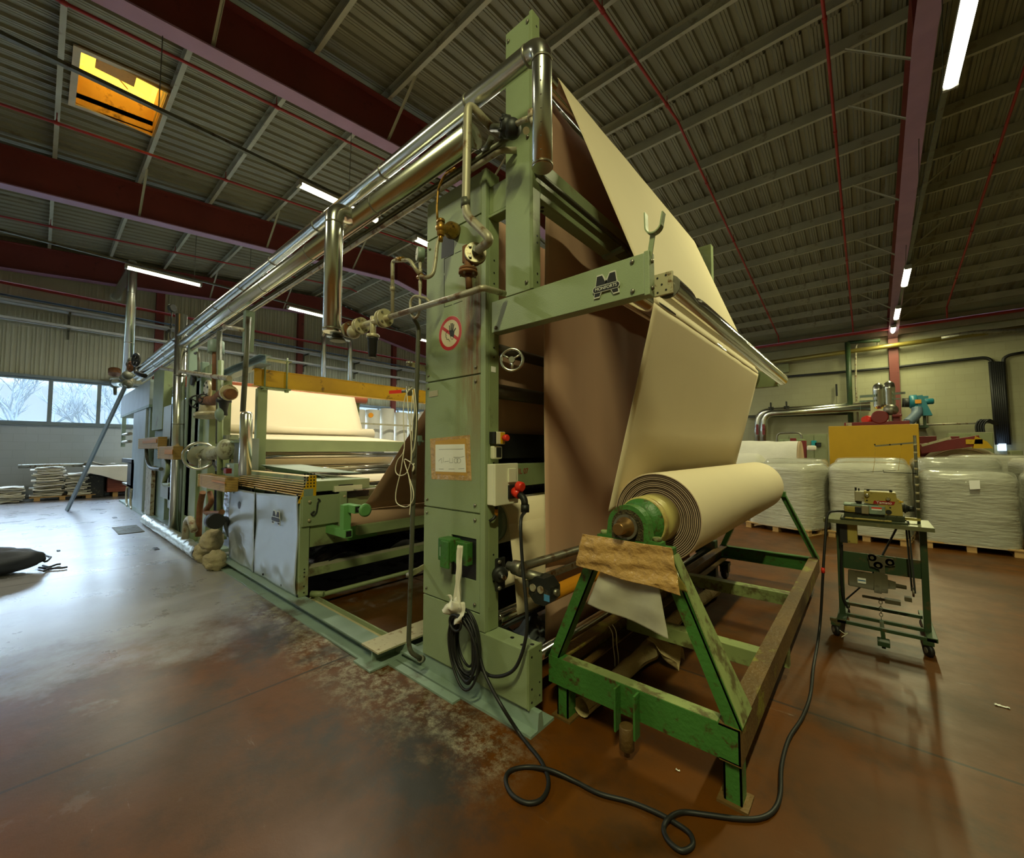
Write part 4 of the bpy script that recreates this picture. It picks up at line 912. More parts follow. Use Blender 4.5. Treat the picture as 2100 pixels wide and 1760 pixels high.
# thin pole left of the column with ball valve and cords
po = empty('drain_pipe', AY(838, 1320, 1.62), 'thin dark drain pipe standing just left of the green column', 'pipe')
MB().pipe([V(838, 648)+Vector((0, .03, 0)), V(840, 665)+Vector((0, .07, 0)), AY(838, 1318, 1.60), AY(842, 1338, 1.60), AY(862, 1351, 1.66)], .0145, bend=.04, seg=16).build('pipe', DARKPIPE, po)
for y, yy in ((745, 742), (1180, 1185)):
    a, b = AY(839, y, 1.60), AY(872, yy, 1.80); b.z = a.z; MB().bar(a, b, .006, .035).build('bracket', FLANGE, po); MB().cyl(a-gu*.012, a+gu*.012, .02, seg=14).build('clamp', STEEL, po)
a = AY(839, 802, 1.60); MB().ball(a, .028, .026, .024).cyl(a-gu*.03, a+gu*.03, .02, seg=8).pipe([a, a+Vector((-.05, -.02, .0))], .010).build('ball_valve', STEEL, po)
MB().bar(a+Vector((-.05, -.02, .0)), a+Vector((-.155, -.05, -.0)), .006, .022).build('red_lever', REDPL, po)
MB().cyl(AY(862, 1351, 1.66), AY(866, 1352, 1.70), .022).build('floor_socket', DARKPIPE, po)
m_ = MB()
def cord(P, Y=1.575, r=.0034): m_.pipe(smooth([AY(x, y, Y) for x, y in P], 5), r, seg=6)
cord(((845, 795), (832, 812), (827, 850), (829, 920), (815, 945), (811, 965), (818, 975), (832, 972), (840, 955), (845, 930), (842, 880), (846, 810)))
cord(((850, 797), (853, 830), (854, 870), (850, 915), (845, 930)), 1.56); cord(((829, 920), (822, 965), (812, 1010), (814, 1032), (832, 1040), (845, 1030), (848, 1010), (838, 975), (829, 943), (845, 951), (849, 960), (846, 967), (849, 950)))
cord(((838, 975), (843, 1010), (841, 1045), (840, 1056)), 1.57); cord(((834, 800), (838, 850), (843, 905), (843, 950)), 1.55); cord(((846, 800), (850, 840), (846, 870), (846, 905)), 1.565)
m_.build('tied_cord', ROPE, label='loops of knotted white cord hanging from the ball valve', cat='cord')
# small clamp at the column's left edge
a = AY(868, 905, 1.80); MB().bar(a, a+Vector((-.06, -.02, 0)), .02, .012).box(a.x-.03, a.x, 1.76, 1.79, a.z, a.z+.04).cyl(a+Vector((-.03, -.01, -.03)), a+Vector((-.03, -.01, .01)), .008, seg=8).build('edge_bracket', GREYGREEN, label='small bolted bracket on the left edge of the column at paper height', cat='bracket')

# ================================================================== LEFT MODULE with silver side plates
XP, LY = -4.145, 1.68
lm = empty('padder_module', (-5.2, LY, 0), 'low machine module clad in two dented silver plates, under the yellow beam', 'machine module')
def plate_fn(x0, x1, zt0, zt1, seed):
    def f(u, v):
        x = x0+(x1-x0)*u; z = .10+(zt0+(zt1-zt0)*u-.10)*v
        b = .018*nz(x*2.2, z*2.2, seed)+.012*math.exp(-((v-.04)/.05)**2)*nz(x*9, 1, seed)+.006*math.exp(-(u/.04)**2)-.006*math.exp(-((1-u)/.05)**2)
        for (bx, bz, rr, d) in ((.3, .15, .035, -.02), (.6, .12, .04, .02), (.75, .17, .03, -.015), (.45, .9, .05, .012), (.9, .1, .05, -.02)):
            b += d*math.exp(-(((u-bx)/.09)**2+((v-bz)/.07)**2))
        return (x, LY+b-.006, z)
    return f
za0, za1 = AY(470, 1000, LY).z, AY(617, 1018, LY).z; xa, xm, xb = AY(469, 1070, LY).x, AY(525, 1050, LY).x, AY(612, 1100, LY).x
MB().grid(plate_fn(xa, xm, za0, za0+.005, 1), 30, 40, .004).build('side_plate', SILVER, lm); MB().grid(plate_fn(xm, xb, za0+.005, za1, 4), 40, 40, .004).build('side_plate', SILVER, lm)
c = AY(490, 1036, LY-.012); MB().cyl(c, c+Vector((0, .004, 0)), .045, seg=20).build('hole', BLACK, lm)
for x, y in ((473, 992), (496, 996), (523, 1000), (567, 1008), (611, 1015), (610, 1222), (578, 1200), (540, 1178)): bolt(lm, AY(x, y, LY-.008), r=.014, m=DARK)
a, b = AY(559, 1060, LY), AY(575, 1060, LY); c = AY(567, 1061, LY-.02); badge(lm, TR(c, FACEY), .26, .135, None)
piece('corner_post', GREEN, lm, (XP-.085, XP, LY, LY+.09, .095, 1.02), bev=.006)
for z in (.13, .19, .28, .32, .35): hole(lm, (XP, LY+.05, z), (1, 0, 0), .008)
# striped guard
gz0, gz1 = za1-.01, AY(633, 975, 1.80).z; gx0, gx1 = AY(476, 965, LY).x, AY(616, 975, LY).x
RIB = mat('cream_guard_rib', (220, 192, 138), .45, var=.06)
for k in range(9):
    z = gz0+(gz1-gz0)*k/9; yy = LY+.012*k*.9; MB().box(gx0, gx1, yy-.012, yy+.07, z+.012, z+(gz1-gz0)/9-.004, .003).build('guard_rib', RIB, lm)
MB().prism([(LY-.02, gz0-.06), (LY+.01, gz0-.06), (LY+.01, gz0+.0), (LY+.15, gz0+.0), (LY+.15, gz1+.005), (LY+.085, gz1+.005)], (gx1, gx1+.012), 'x').build('yellow_end_plate', YEL, lm)
for i in range(4):
    for j in range(5): yy = LY+.03+.03*i; z = gz0+.09+.03*j; MB().box(gx1+.0115, gx1+.013, yy, yy+.014, z, z+.016).build('slot', BLACK, lm)
MB().box(gx1+.0115, gx1+.0135, LY+.03, LY+.12, gz0+.005, gz0+.075).build('name_tab', GREYGREEN, lm)
MB().box(gx0, gx1, LY+.06, LY+.15, gz0-.02, gz1-.01).build('guard_back', GREEN2, lm)
# deck, folded tray, end plate with hook
MB().box(gx0+.3, XP, LY+.15, 2.40, 1.085, 1.19, .006).build('deck', GREEN, lm)
t = [AY(*q, Y_) for q, Y_ in (((528, 951), 1.95), ((680, 948), 2.6), ((697, 974), 2.55), ((560, 963), 1.86))]
zt_ = 1.25
fl_ = lambda P, n: MB().plate(P, (0, 0, -1), .006).build('folded_tray', GREYGREEN, lm)
fl_([(-6.2, 1.98, 1.30), (-4.75, 1.98, 1.26), (-4.35, 2.42, 1.24), (-6.0, 2.42, 1.30)], 0); MB().plate([(-6.2, 1.98, 1.30), (-4.75, 1.98, 1.26), (-4.45, 2.10, 1.19), (-5.9, 2.10, 1.19)], (0, -1, 0), .006).build('folded_tray', GREYGREEN, lm)
for x in (-5.6, -5.0, -4.8, -4.4): bolt(lm, (x, 2.0, 1.19), (0, 0, 1), .015)
piece('end_plate', GREEN, lm, (XP, XP+.02, LY+.01, 2.06, .76, 1.05), bev=.004); piece('end_plate', GREEN, lm, (XP, XP+.035, 2.05, 2.13, .72, 1.07), bev=.012)
for y, z in ((LY+.07, 1.0), (LY+.07, .82), (2.10, 1.02), (2.10, .76)): bolt(lm, (XP+.03, y, z), (1, 0, 0), .016, FLANGE)
MB().pipe(smooth([(XP+.025, 1.80, .90), (XP+.03, 1.77, .88), (XP+.03, 1.79, .86), (XP+.03, 1.82, .90), (XP+.03, 1.83, .98), (XP+.03, 1.85, 1.0), (XP+.03, 1.83, 1.02)]), .007).build('black_hook', BLACK, lm)
# side rail, cable box, sensor
piece('rail', GREEN2, lm, (XP-.06, XP-.01, LY+.1, 5.3, .55, .80)); piece('rail', GREEN2, lm, (XP-.09, XP-.02, 2.15, 2.5, .8, 1.1))
for z in (.6, .64, .68, .72, .76): hole(lm, (XP-.01, 2.02, z), (1, 0, 0), .005)
MB().box(XP-.04, XP+.03, 2.0, 2.30, 1.07, 1.13, .008).build('cable_box', WHITEP, lm); MB().box(XP-.02, XP+.02, 2.05, 2.2, 1.13, 1.14).build('cable_box_label', BLACK, lm)
s_ = AY(727, 985, 2.35); MB().cyl(s_-gu*.04, s_+gu*.035, .03, bev=.004).pipe([s_-gu*.04, s_-gu*.1], .012).build('sensor', FLANGE, lm); MB().box(s_.x-.09, s_.x-.02, 2.33, 2.40, s_.z-.10, s_.z-.0).build('sensor_base', GREEN2, lm)
MB().box(-4.2, -4.05, 2.2, 2.6, 1.075, 1.085).build('thin_plate', STEEL, lm)
piece('slot_cover', DARK, lm, (XP-.30, XP-.005, 2.10, 2.4, 1.0, 1.07))
# square tube arm with round foot
ar = empty('tube_arm', (-4.1, 2.1, .7), 'bright green square-tube arm with a round adjusting pad in front of the module', 'bracket arm')
AG = mat('fresh_green_paint', (104, 160, 92), .4, var=.08)
def sqt(p, q, w=.075):
    m = MB().bar(p, q, w, w, bev=.004); o = m.build('square_tube', AG, ar); d = (Vector(q)-Vector(p)).normalized(); MB().bar(Vector(q), Vector(q)+d*.002, w*.72, w*.72).build('tube_opening', BLACK, ar)
a0, a1, a2 = AY(668, 1082, 1.98), AY(714, 1094, 1.98), AY(708, 1060, 1.98)
sqt((XP-.03, 1.97, a1.z+.0), (a1.x+.03, 1.97, a1.z)); MB().bar((a1.x-.04, 1.97, a1.z+.03), (a1.x-.04, 1.97, a1.z+.27), .075, .075, bev=.004).build('square_tube', AG, ar)
sqt((a1.x-.1, 2.01, a1.z+.235), (a1.x+.12, 2.01, a1.z+.235)); kx = a1.x+.12; MB().cyl((kx, 2.01, a1.z+.235), (kx+.10, 2.01, a1.z+.24), .012).build('adjuster_screw', STEEL, ar)
MB().lathe((kx+.09, 2.01, a1.z+.24), (kx+1, 2.01, a1.z+.24), [(0, .02), (.02, .03), (.03, .06), (.05, .06), (.055, .04)], 24).build('round_pad', AG, ar)
MB().box(XP-.008, XP+.0, 2.16, 2.5, .55, .78).build('mounting_plate', AG, ar)
# cloth runs of this module
lc = empty('padder_cloth', (-7, 3.6, .8), 'cream cloth passing over and between the rollers of the left module', 'cloth')
E_ = 5.05
def fe(x, y): p = AY(x, y, E_); return (p.x, p.z)
MB().grid(strip([fe(727, 815), fe(736, 852), fe(745, 888)], 2.0, E_, seed=11), 10, 20, .003).build('upper_sheet', CREAM, lc)
xt, ztp = fe(727, 815); MB().cyl((xt-.10, 1.75, ztp-.02), (xt-.10, E_+.35, ztp-.02), .10).build('copper_roller', COPPER, lc, label='copper-orange covered roller')
xt, ztp = fe(745, 890); MB().cyl((xt-.12, 1.9, ztp-.0), (xt-.12, E_+.3, ztp-.0), .13).build('cloth_roller', CREAM, lc)
q0, q1 = fe(748, 896), fe(826, 906); MB().grid(strip([q0, q1], 2.1, E_), 4, 10, .003).build('middle_sheet', CREAM, lc)
MB().box(q1[0]-.05, q1[0], 2.1, 5.2, AY(820, 926, E_).z, q1[1], .006).build('green_bar', GREEN, lc, label='light green crossbar')
q = fe(812, 931); MB().cyl((q[0]-.1, 2.0, q[1]-.02), (q[0]-.1, 5.3, q[1]-.02), .05).build('chrome_roller', CHROME, lc)
MB().grid(strip([fe(808, 936), fe(800, 952)], 2.05, E_), 4, 10, .003).build('middle_sheet', CREAM, lc)
q = fe(806, 955); MB().cyl((q[0], 2.05, q[1]), (q[0], 5.3, q[1]), .045).build('chrome_roller', CHROME, lc); q = fe(800, 962); MB().cyl((q[0]+.1, 2.1, q[1]-.02), (q[0]+.1, 5.3, q[1]-.02), .07).build('chrome_roller', CHROME, lc)
rn = AY(725, 1003, 2.25); MB().cyl((rn.x-.1, 2.2, rn.z-.02), (rn.x-.1, 5.3, rn.z-.02), .085).build('chrome_roller', CHROME, lc); MB().lathe((rn.x-.1, 2.10, rn.z-.02), (rn.x-.1, 3, rn.z-.02), [(0, .03), (.04, .03), (.05, .08), (.06, .08), (.07, .03), (.1, .03)], 20).build('roller_flange', GREEN, lc)
xr, zr_ = rn.x-.1, rn.z-.02
MB().grid(strip([fe(796, 968), (xr-.35, zr_+.12)]+arcp(xr, zr_, .09, 100, 0, 8)+[(xr+.06, .86)], 2.45, E_, seed=4), 24, 20, .003).build('lower_sheet', CREAM, lc)
# dark-backed cloth rising diagonally to the delivery frame
dc = empty('diagonal_cloth', (-3.5, 3.7, .8), 'brown-backed cloth rising diagonally from a low roller into the green column', 'cloth')
d0, d1 = AY(742, 1045, 2.3), AY(871, 840, 2.3)
k_ = (d1.z-d0.z)/(d1.x-d0.x); br_ = (d0.x-.02, d0.z-.04)
MB().grid(strip([(d0.x, d0.z), (d1.x, d1.z), (d1.x+.35, d1.z+.35*k_), (d1.x+.62, d1.z+.62*k_)], 2.3, 5.1, wav=.006, seed=2), 16, 20, .003, mi=(0, 1)).build('rising_sheet', [MAUVE, MAUVE], dc)
MB().cyl((br_[0]-.10, 2.18, br_[1]-.04), (br_[0]-.10, 5.3, br_[1]-.04), .13, seg=36).build('cloth_roller', MAUVE, dc)
MB().lathe((br_[0]-.10, 2.12, br_[1]-.04), (br_[0]-.1, 3, br_[1]-.04), [(0, .03), (.06, .04)], 20).build('roller_shaft', STEEL, dc)
piece('crossbeam', GREEN2, lm, (-4.06, -4.0, 2.2, 5.3, .62, .72))
# low frame tubes, tarpaulin, dust
a, b = AX(640, 1182, XP), AX(868, 1137, XP); zz = (a.z+b.z)/2
piece('floor_tube', GREEN2, lm, (XP-.14, XP, LY+.09, 5.3, zz+.02, zz+.10)); MB().box(XP-.139, XP-.001, LY+.1, 5.3, zz+.1, zz+.104).build('dust_layer', mat('lint_dust', (150, 146, 124), .95), lm)
MB().pipe([(XP+.10, LY+.2, .10), (XP+.10, 5.3, .10)], .022).build('floor_tube', GREEN2, lm); MB().pipe([(XP+.0, LY+.12, .10), (XP+.10, LY+.2, .10)], .03).build('tube_joint', GREEN2, lm)
MB().grid(lambda u, v: (-6.2+1.95*u, 1.9+3.3*v, .36+.10*nz(u*3, v*4, 1)+.05*sin(v*30+u*5)*(u > .6)), 20, 40, .004).build('black_tarpaulin', mat('black_polythene', (18, 18, 20), .18, var=.1, bump=.5, bscale=9), label='crumpled black polythene under the left module', cat='plastic sheet')
MB().box(-6.25, -4.3, 5.22, 5.3, .05, 1.1).box(-6.3, -6.25, 1.9, 5.3, .05, 1.15).build('rear_cover', DARK, lm)
# I-beam foot rail
fr_ = empty('foot_beam', (-4.8, 1.68, 0), 'dusty green I-beam lying on the floor below the silver plates', 'beam')
MB().box(-6.9, -2.80, 1.56, 1.78, .002, .014).build('lower_flange', GREYGREEN, fr_); MB().box(-6.9, -2.80, 1.662, 1.674, .014, .086).build('web', GREYGREEN, fr_); MB().box(-6.9, -2.80, 1.60, 1.74, .086, .097).build('upper_flange', GREYGREEN, fr_)
MB().box(-4.2, -2.80, 1.82, 1.835, .0, .085).build('rear_angle', GREEN2, fr_); MB().box(-4.2, -2.82, 1.68, 1.82, .0, .05).build('dusty_gutter', mat('floor_dust', (170, 160, 120), .95, bump=.5), fr_)
cb = empty('cross_beam_end', (-2.7, 1.7, 0), 'short grey I-beam end sticking out between foot beam and green column', 'beam')
MB().box(-2.80, -2.58, 1.58, 1.60+.6, .10, .112).build('upper_flange', FLANGE, cb); MB().box(-2.70, -2.685, 1.60, 2.2, .014, .10).build('web', GREYGREEN, cb); MB().box(-2.80, -2.58, 1.52, 2.2, .002, .014).build('lower_flange', GREYGREEN, cb)
MB().box(-2.58, -1.9, 1.66, 1.72, .0, .012).box(-2.58, -2.36, 1.76, 2.3, .05, .062).build('step_plate', GREYGREEN, label='grey floor plate between the beam end and the column', cat='plate')

# ------------------------------------------------------------------ yellow lifting beam, blue-grey carrier
Yb = empty('yellow_beam', (-6.1, 3.5, 2.3), 'yellow I-beam crossing above the cloth, hung from a blue-grey beam', 'beam')
ya_, yb2 = AY(522, 755, 1.88), AY(522, 790, 1.88); yx = ya_.x
MB().box(yx-.012, yx, 1.88, 5.6, yb2.z, ya_.z).build('web', YEL, Yb); MB().box(yx-.10, yx+.012, 1.88, 5.6, ya_.z-.012, ya_.z).box(yx-.10, yx+.012, 1.88, 5.6, yb2.z, yb2.z+.012).build('flange', YEL, Yb)
for y in (2.0, 2.28):
    MB().cyl((yx+.03, y, yb2.z-.06), (yx+.03, y, ya_.z+.20), .012, seg=8).cyl((yx+.03, y, yb2.z-.06), (yx+.03, y, yb2.z-.03), .03, seg=6).build('hanger_rod', GREEN2, Yb)
MB().box(yx-.1, yx+.06, 1.95, 2.33, yb2.z-.03, yb2.z-.012).build('clamp_plate', GREEN2, Yb); MB().box(yx-.1, yx+.06, 1.95, 2.33, ya_.z+.14, ya_.z+.155).build('clamp_plate', GREEN2, Yb)
bb = empty('carrier_beam', (-6.4, 1.9, 2.6), 'blue-grey I-beam running toward the windows under the yellow beam clamps', 'beam')
zi = ya_.z+.01
BG = mat('blue_grey_paint', (120, 140, 148), .4)
MB().box(yx-2.1, yx+.35, 1.83, 1.97, zi, zi+.012).build('lower_flange', BG, bb); MB().box(yx-2.1, yx+.35, 1.895, 1.905, zi+.012, zi+.11).build('web', BG, bb); MB().box(yx-2.1, yx+.35, 1.83, 1.97, zi+.11, zi+.122).build('upper_flange', BG, bb)
for x in (-.3, -.15): MB().cyl((yx-2.0+x+.3, 1.86, zi-.07), (yx-2.0+x+.3, 1.86, zi), .02, seg=6).build('bolt', STEEL, bb)
pz = AY(520, 950, 1.95); MB().box(yx-.10, yx, 1.93, 2.05, .1, yb2.z-.03, .005).build('beam_post', GREEN, label='green post under the near end of the yellow beam', cat='post')
MB().box(yx-.10, yx, 5.1, 5.22, .1, yb2.z-.0, .005).build('beam_post', GREEN, label='green post under the far end of the yellow beam', cat='post')
o_ = AY(455, 790, 1.95); MB().box(-7.75, -7.65, 1.90, 2.0, .1, zi, .005).build('beam_post', GREEN2, label='brownish green post under the left end of the blue-grey beam', cat='post')
s0, s1 = AY(506, 845, 1.62), AY(502, 975, 1.62); MB().lathe(s1, s0, [(0, .066), ((s0-s1).length-.03, .066), ((s0-s1).length, .05)], 28).build('clad_stub', ALU, label='short silver clad tube standing behind the striped guard', cat='pipe')
MB().pipe([AY(510, 650, 1.62), AY(498, 845, 1.62)], .03).build('riser_pipe', DARKPIPE, label='thin dark pipe rising from the silver stub to the long pipes', cat='pipe')

# ================================================================== FAR MODULES
fm = empty('dryer_module', (-11, LY, 0), 'grey machine module beyond the silver duct with posts, plates and an overhanging beam', 'machine module')
def B(name, m, q0, q1, Y=LY, d=.1, z0=None, e=None, bev=.004, **k):
    a, b = AY(*q0, Y), AY(*q1, Y); x0, x1 = sorted((a.x, b.x)); zz0, zz1 = sorted((a.z, b.z)); zz0 = zz0 if z0 is None else z0
    return MB().box(x0, x1, Y, Y+d, zz0, zz1, bev).build(name, m, e or fm, **k)
LG = mat('light_grey_blue_paint', (166, 180, 184), .4, var=.1)
B('corner_post', LG, (276, 815), (291, 1030), d=.06, z0=.04); B('corner_post', GREYGREEN, (291, 815), (300, 1030), Y=LY+.04, d=.25, z0=.04)
B('post', GREEN2, (316, 765), (332, 880), d=.14, label='upper green post with slots'); B('post', GREYGREEN, (318, 880), (336, 1050), Y=LY+.1, d=.12, z0=.04)
B('post', GREEN2, (385, 790), (398, 1080), d=.05, z0=.04); B('post', GREEN, (386, 770), (421, 1080), Y=LY+.05, d=.10, z0=.04)
B('post', OLDPIPE, (300, 955), (307, 1055), d=.07, z0=.04)
B('side_panel', LG, (336, 835), (352, 1028), d=.03); B('side_panel', LG, (352, 828), (385, 1060), d=.03)
a = AY(262, 800, LY); b = AY(316, 800, LY)
MB().box(-17.6, -12.6, LY-.02, LY+.1, 2.55, 3.15, .01).build('overhead_beam', LG, fm); MB().box(-17.6, -12.6, LY-.02, LY+.35, 2.5, 2.56).build('overhead_beam', GREYGREEN, fm)
MB().box(-17.2, -9.7, 5.2, 5.3, .1, 2.9).build('far_side', GREEN2, fm); MB().box(-12.4, -9.7, LY+.12, 5.2, 2.75, 2.82).build('roof_plate', GREEN2, fm)
MB().box(-16.6, -7.2, LY-.06, LY+.25, 0, .045).build('base_rail', GREYGREEN, fm)
MB().box(-16.3, -10.0, 3.4, 3.5, .2, 2.7).build('dark_interior', DARK, fm)  # dark sheet added to give the shaded inside of the module
for z in (1.75, 1.98): MB().cyl((-17.9, LY+.1, z), (-16.4, LY+.1, z), .045).build('end_roller', STEEL, fm)
MB().box(-17.95, -17.9, LY+.05, LY+.15, 1.6, 2.55).build('end_arm', GREYGREEN, fm)
for k, (x, z, r_, m) in enumerate(((-8.35, 1.62, .08, CHROME), (-8.3, 1.40, .10, CHROME), (-8.2, 1.2, .09, DKR), (-8.6, .72, .42, DARK))):
    MB().cyl((x, 2.0, z), (x, 5.1, z), r_, seg=32).build('roller', m, fm)
MB().plate([(x, LY+.07, z) for x, z in ((-9.1, 2.05), (-8.75, 2.05), (-8.55, 1.85), (-8.55, 1.15), (-9.1, 1.15))], (0, 1, 0), .02).build('bearing_plate', GREYGREEN, fm)
# gearbox-like flange fitting and twin small wheels, above
fv = empty('flanged_fitting', AY(425, 820, 1.66), 'pale round flanged fitting with two small black handwheels', 'valve')
def W(x, y, Y=1.64): return AY(x, y, Y)
c = W(422, 800); MB().cyl(c, c+Vector((.0, .05, 0)), .155, seg=28, bev=.01).build('flange', FLANGE, fv); c2 = W(408, 803, 1.70); MB().cyl(c2, c2+Vector((0, .05, 0)), .14, seg=28, bev=.01).build('flange', FLANGE, fv)
for k in range(6):
    t = k*pi/3+.3; q = c+Vector((.11*cos(t), -.01, .11*sin(t))); MB().cyl(q, q+Vector((0, .02, 0)), .018, seg=8).build('bolt_hole', BLACK, fv)
MB().cyl(W(420, 815)+Vector((0, .06, 0)), W(420, 855)+Vector((0, .06, 0)), .11, .15, seg=20).build('cast_body', FLANGE, fv); MB().cyl(W(420, 848)+Vector((0, .06, 0)), W(420, 855)+Vector((0, .06, 0)), .2, seg=20).build('cast_base', FLANGE, fv)
for x, y in ((404, 824), (417, 819)): q = W(x, y, 1.58); wheel(fv, q, (.9, -.4, 0), .095 if x == 404 else .075, .012, BLACK, 4, .02, 'handwheel'); MB().pipe([q, q+Vector((.3, .08, 0))], .015).build('spindle', DARK, fv)
MB().pipe([W(418, 822), W(440, 822), W(458, 808), W(475, 808)], .07, bend=.05).build('valve_pipe', RUST, fv); q = W(468, 806); MB().cyl(q, q+Vector((.05, 0, 0)), .105, seg=24).build('flange', FLANGE, fv)
q = W(459, 828); MB().lathe(q+gu*.06, q-gu, [(0, .09), (.04, .09), (.05, .06), (.16, .045), (.22, .05)], 20).build('black_strainer_cup', BLACK, fv)
MB().cyl(W(403, 772, 1.75), W(398, 772, 1.75)+Vector((.25, 0, 0)), .085).build('motor_stub', DARK, fv)
MB().cyl(W(392, 780), W(392, 780)+Vector((0, .10, 0)), .085).build('dial', DARK, fv)
seg_pipe('clad_duct', [AY(359, 1093, 1.60), AY(372, 646, 1.60)], .085, ALU, 'tall dented silver duct standing left of the module, top above the pipes', bands=[(AY(369, 770, 1.60), (0, 0, 1)), (AY(366, 870, 1.6), (0, 0, 1)), (AY(362, 970, 1.6), (0, 0, 1))])
hv = empty('large_handwheel', W(409, 935, 1.56), 'large oval-looking polished handwheel beside the green post', 'handwheel')
q = W(409, 935, 1.56); wheel(hv, q, (.93, -.36, 0), .19, .022, ALU, 3, .04); MB().cyl(q, q+Vector((.01, .0, 0)), .15).build('web_disc', ALU, hv); MB().pipe([q, q+Vector((.35, .1, 0))], .03).build('shaft', STEEL, hv)
MB().cyl(W(391, 952), W(401, 952), .03).build('grip', RUST, hv)
gbx = empty('gear_actuator', W(440, 930), 'dusty cast gear actuator with linkage right of the large handwheel', 'gearbox')
GB = mat('dusty_cast_iron', (150, 152, 128), .6, var=.2, dirt=(96, 90, 66), dirt_amt=.4, dscale=14)
MB().pipe([W(425, 932), W(448, 930), W(466, 915)], .085, bend=.1, seg=14).ball(W(433, 930), .13, .1, .11).ball(W(462, 922), .13, .1, .14).build('housing', GB, gbx)
MB().box(W(428, 0).x, W(437, 0).x, LY, LY+.1, W(0, 965).z, W(428, 925).z, .01).build('pillar', GREYGREEN, gbx)
MB().pipe(smooth([W(438, 940), W(440, 955), W(450, 962), W(464, 961)]), .018, seg=8).build('black_cable', BLACK, gbx)
B('fitting_head', GB, (455, 893), (472, 902), e=gbx); B('fitting_head', GREYGREEN, (448, 905), (478, 908), e=gbx); MB().ball(W(449, 913), .02).build('red_tip', REDPL, gbx)
cbx = empty('control_cabinet', W(500, 930), 'light blue-grey cabinet behind the silver stub tube', 'cabinet')
B('cabinet', LG, (480, 901), (512, 965), Y=1.80, d=.10, e=cbx); B('small_box', GREYGREEN, (462, 950), (478, 1012), Y=1.66, d=.12, e=cbx); B('label', PAPER, (466, 953), (470, 959), Y=1.655, d=.004, e=cbx, bev=0)
MB().grid(lambda u, v: (-7.25+.75*u, 1.84+.03*nz(u*6, v*6, 1), .25+.75*v), 14, 14, .003).build('foil_insulation', mat('crumpled_foil', (190, 196, 200), .22, metal=1, bump=1, bscale=9), label='crumpled foil insulation left of the silver plates', cat='insulation')
# yellow mesh drive guards
def cage(q0, q1, lab, ribs=8, Y=1.50):
    e = empty('mesh_guard', AY((q0[0]+q1[0])/2, q1[1], Y), lab, 'guard')
    a, b = AY(*q0, Y), AY(*q1, Y); x0, x1, z0, z1 = a.x, b.x, b.z, a.z
    MB().box(x0+.02, x1, Y+.0, Y+.14, z0, z1, .01).build('mesh_box', MESH, e)
    MB().box(x0-.008, x0+.0, Y, Y+.16, z0, z1).build('end_plate', RIB, e)
    for k in range(ribs): z = z0+(z1-z0)*(k+.2)/ribs; MB().box(x0-.02, x0+.03, Y-.01, Y+.15, z, z+(z1-z0)/ribs*.5).build('louvre', RIB, e)
    return e
MESH = mat('perforated_yellow_mesh', (190, 150, 66), .5, var=.05, dirt=(110, 74, 36), dirt_amt=.4, dscale=5)
nt = MESH.node_tree; ck = nt.nodes.new('ShaderNodeTexBrick'); ck.offset = 0; ck.inputs['Scale'].default_value = 1; ck.inputs['Brick Width'].default_value = .035; ck.inputs['Row Height'].default_value = .02; ck.inputs['Mortar Size'].default_value = .004
ck.inputs['Color1'].default_value = (.12, .10, .05, 1); ck.inputs['Color2'].default_value = (.10, .08, .04, 1); ck.inputs['Mortar'].default_value = (*lin((200, 160, 80)), 1)
tcc = nt.nodes.new('ShaderNodeTexCoord'); sp_ = nt.nodes.new('ShaderNodeSeparateXYZ'); cb_ = nt.nodes.new('ShaderNodeCombineXYZ'); nt.links.new(tcc.outputs['Object'], sp_.inputs[0]); nt.links.new(sp_.outputs[0], cb_.inputs[0]); nt.links.new(sp_.outputs[2], cb_.inputs[1]); nt.links.new(cb_.outputs[0], ck.inputs[0])
mx_ = nt.nodes.new('ShaderNodeMix'); mx_.data_type = 'RGBA'; mx_.inputs[0].default_value = .75; bb_ = nt.nodes['Principled BSDF']; nt.links.new(bb_.inputs['Base Color'].links[0].from_socket, mx_.inputs[6]); nt.links.new(ck.outputs[0], mx_.inputs[7]); nt.links.new(mx_.outputs[2], bb_.inputs['Base Color'])
g1 = cage((408, 972), (461, 1010), 'yellow perforated guard box with louvred end, nearest of the three guards', 9)
g2 = cage((325, 916), (354, 943), 'cream and orange mesh guard box left of the tall silver duct', 6)
g3 = cage((285, 900), (323, 920), 'brownish mesh guard box on the farthest posts', 5)
for q0, q1, e in (((434, 984), (461, 993), g1), ((337, 922), (353, 932), g2), ((292, 903), (320, 908), g3)):
    a, b = AY(*q0, 1.485), AY(*q1, 1.485); MB().box(a.x, b.x, 1.485, 1.492, b.z, a.z).build('orange_plate', ORANGE, e)
a = AY(465, 966, 1.49); MB().box(a.x-.05, a.x+.05, 1.47, 1.53, a.z-.03, a.z+.03, .005).build('red_block', MAROON, g1)
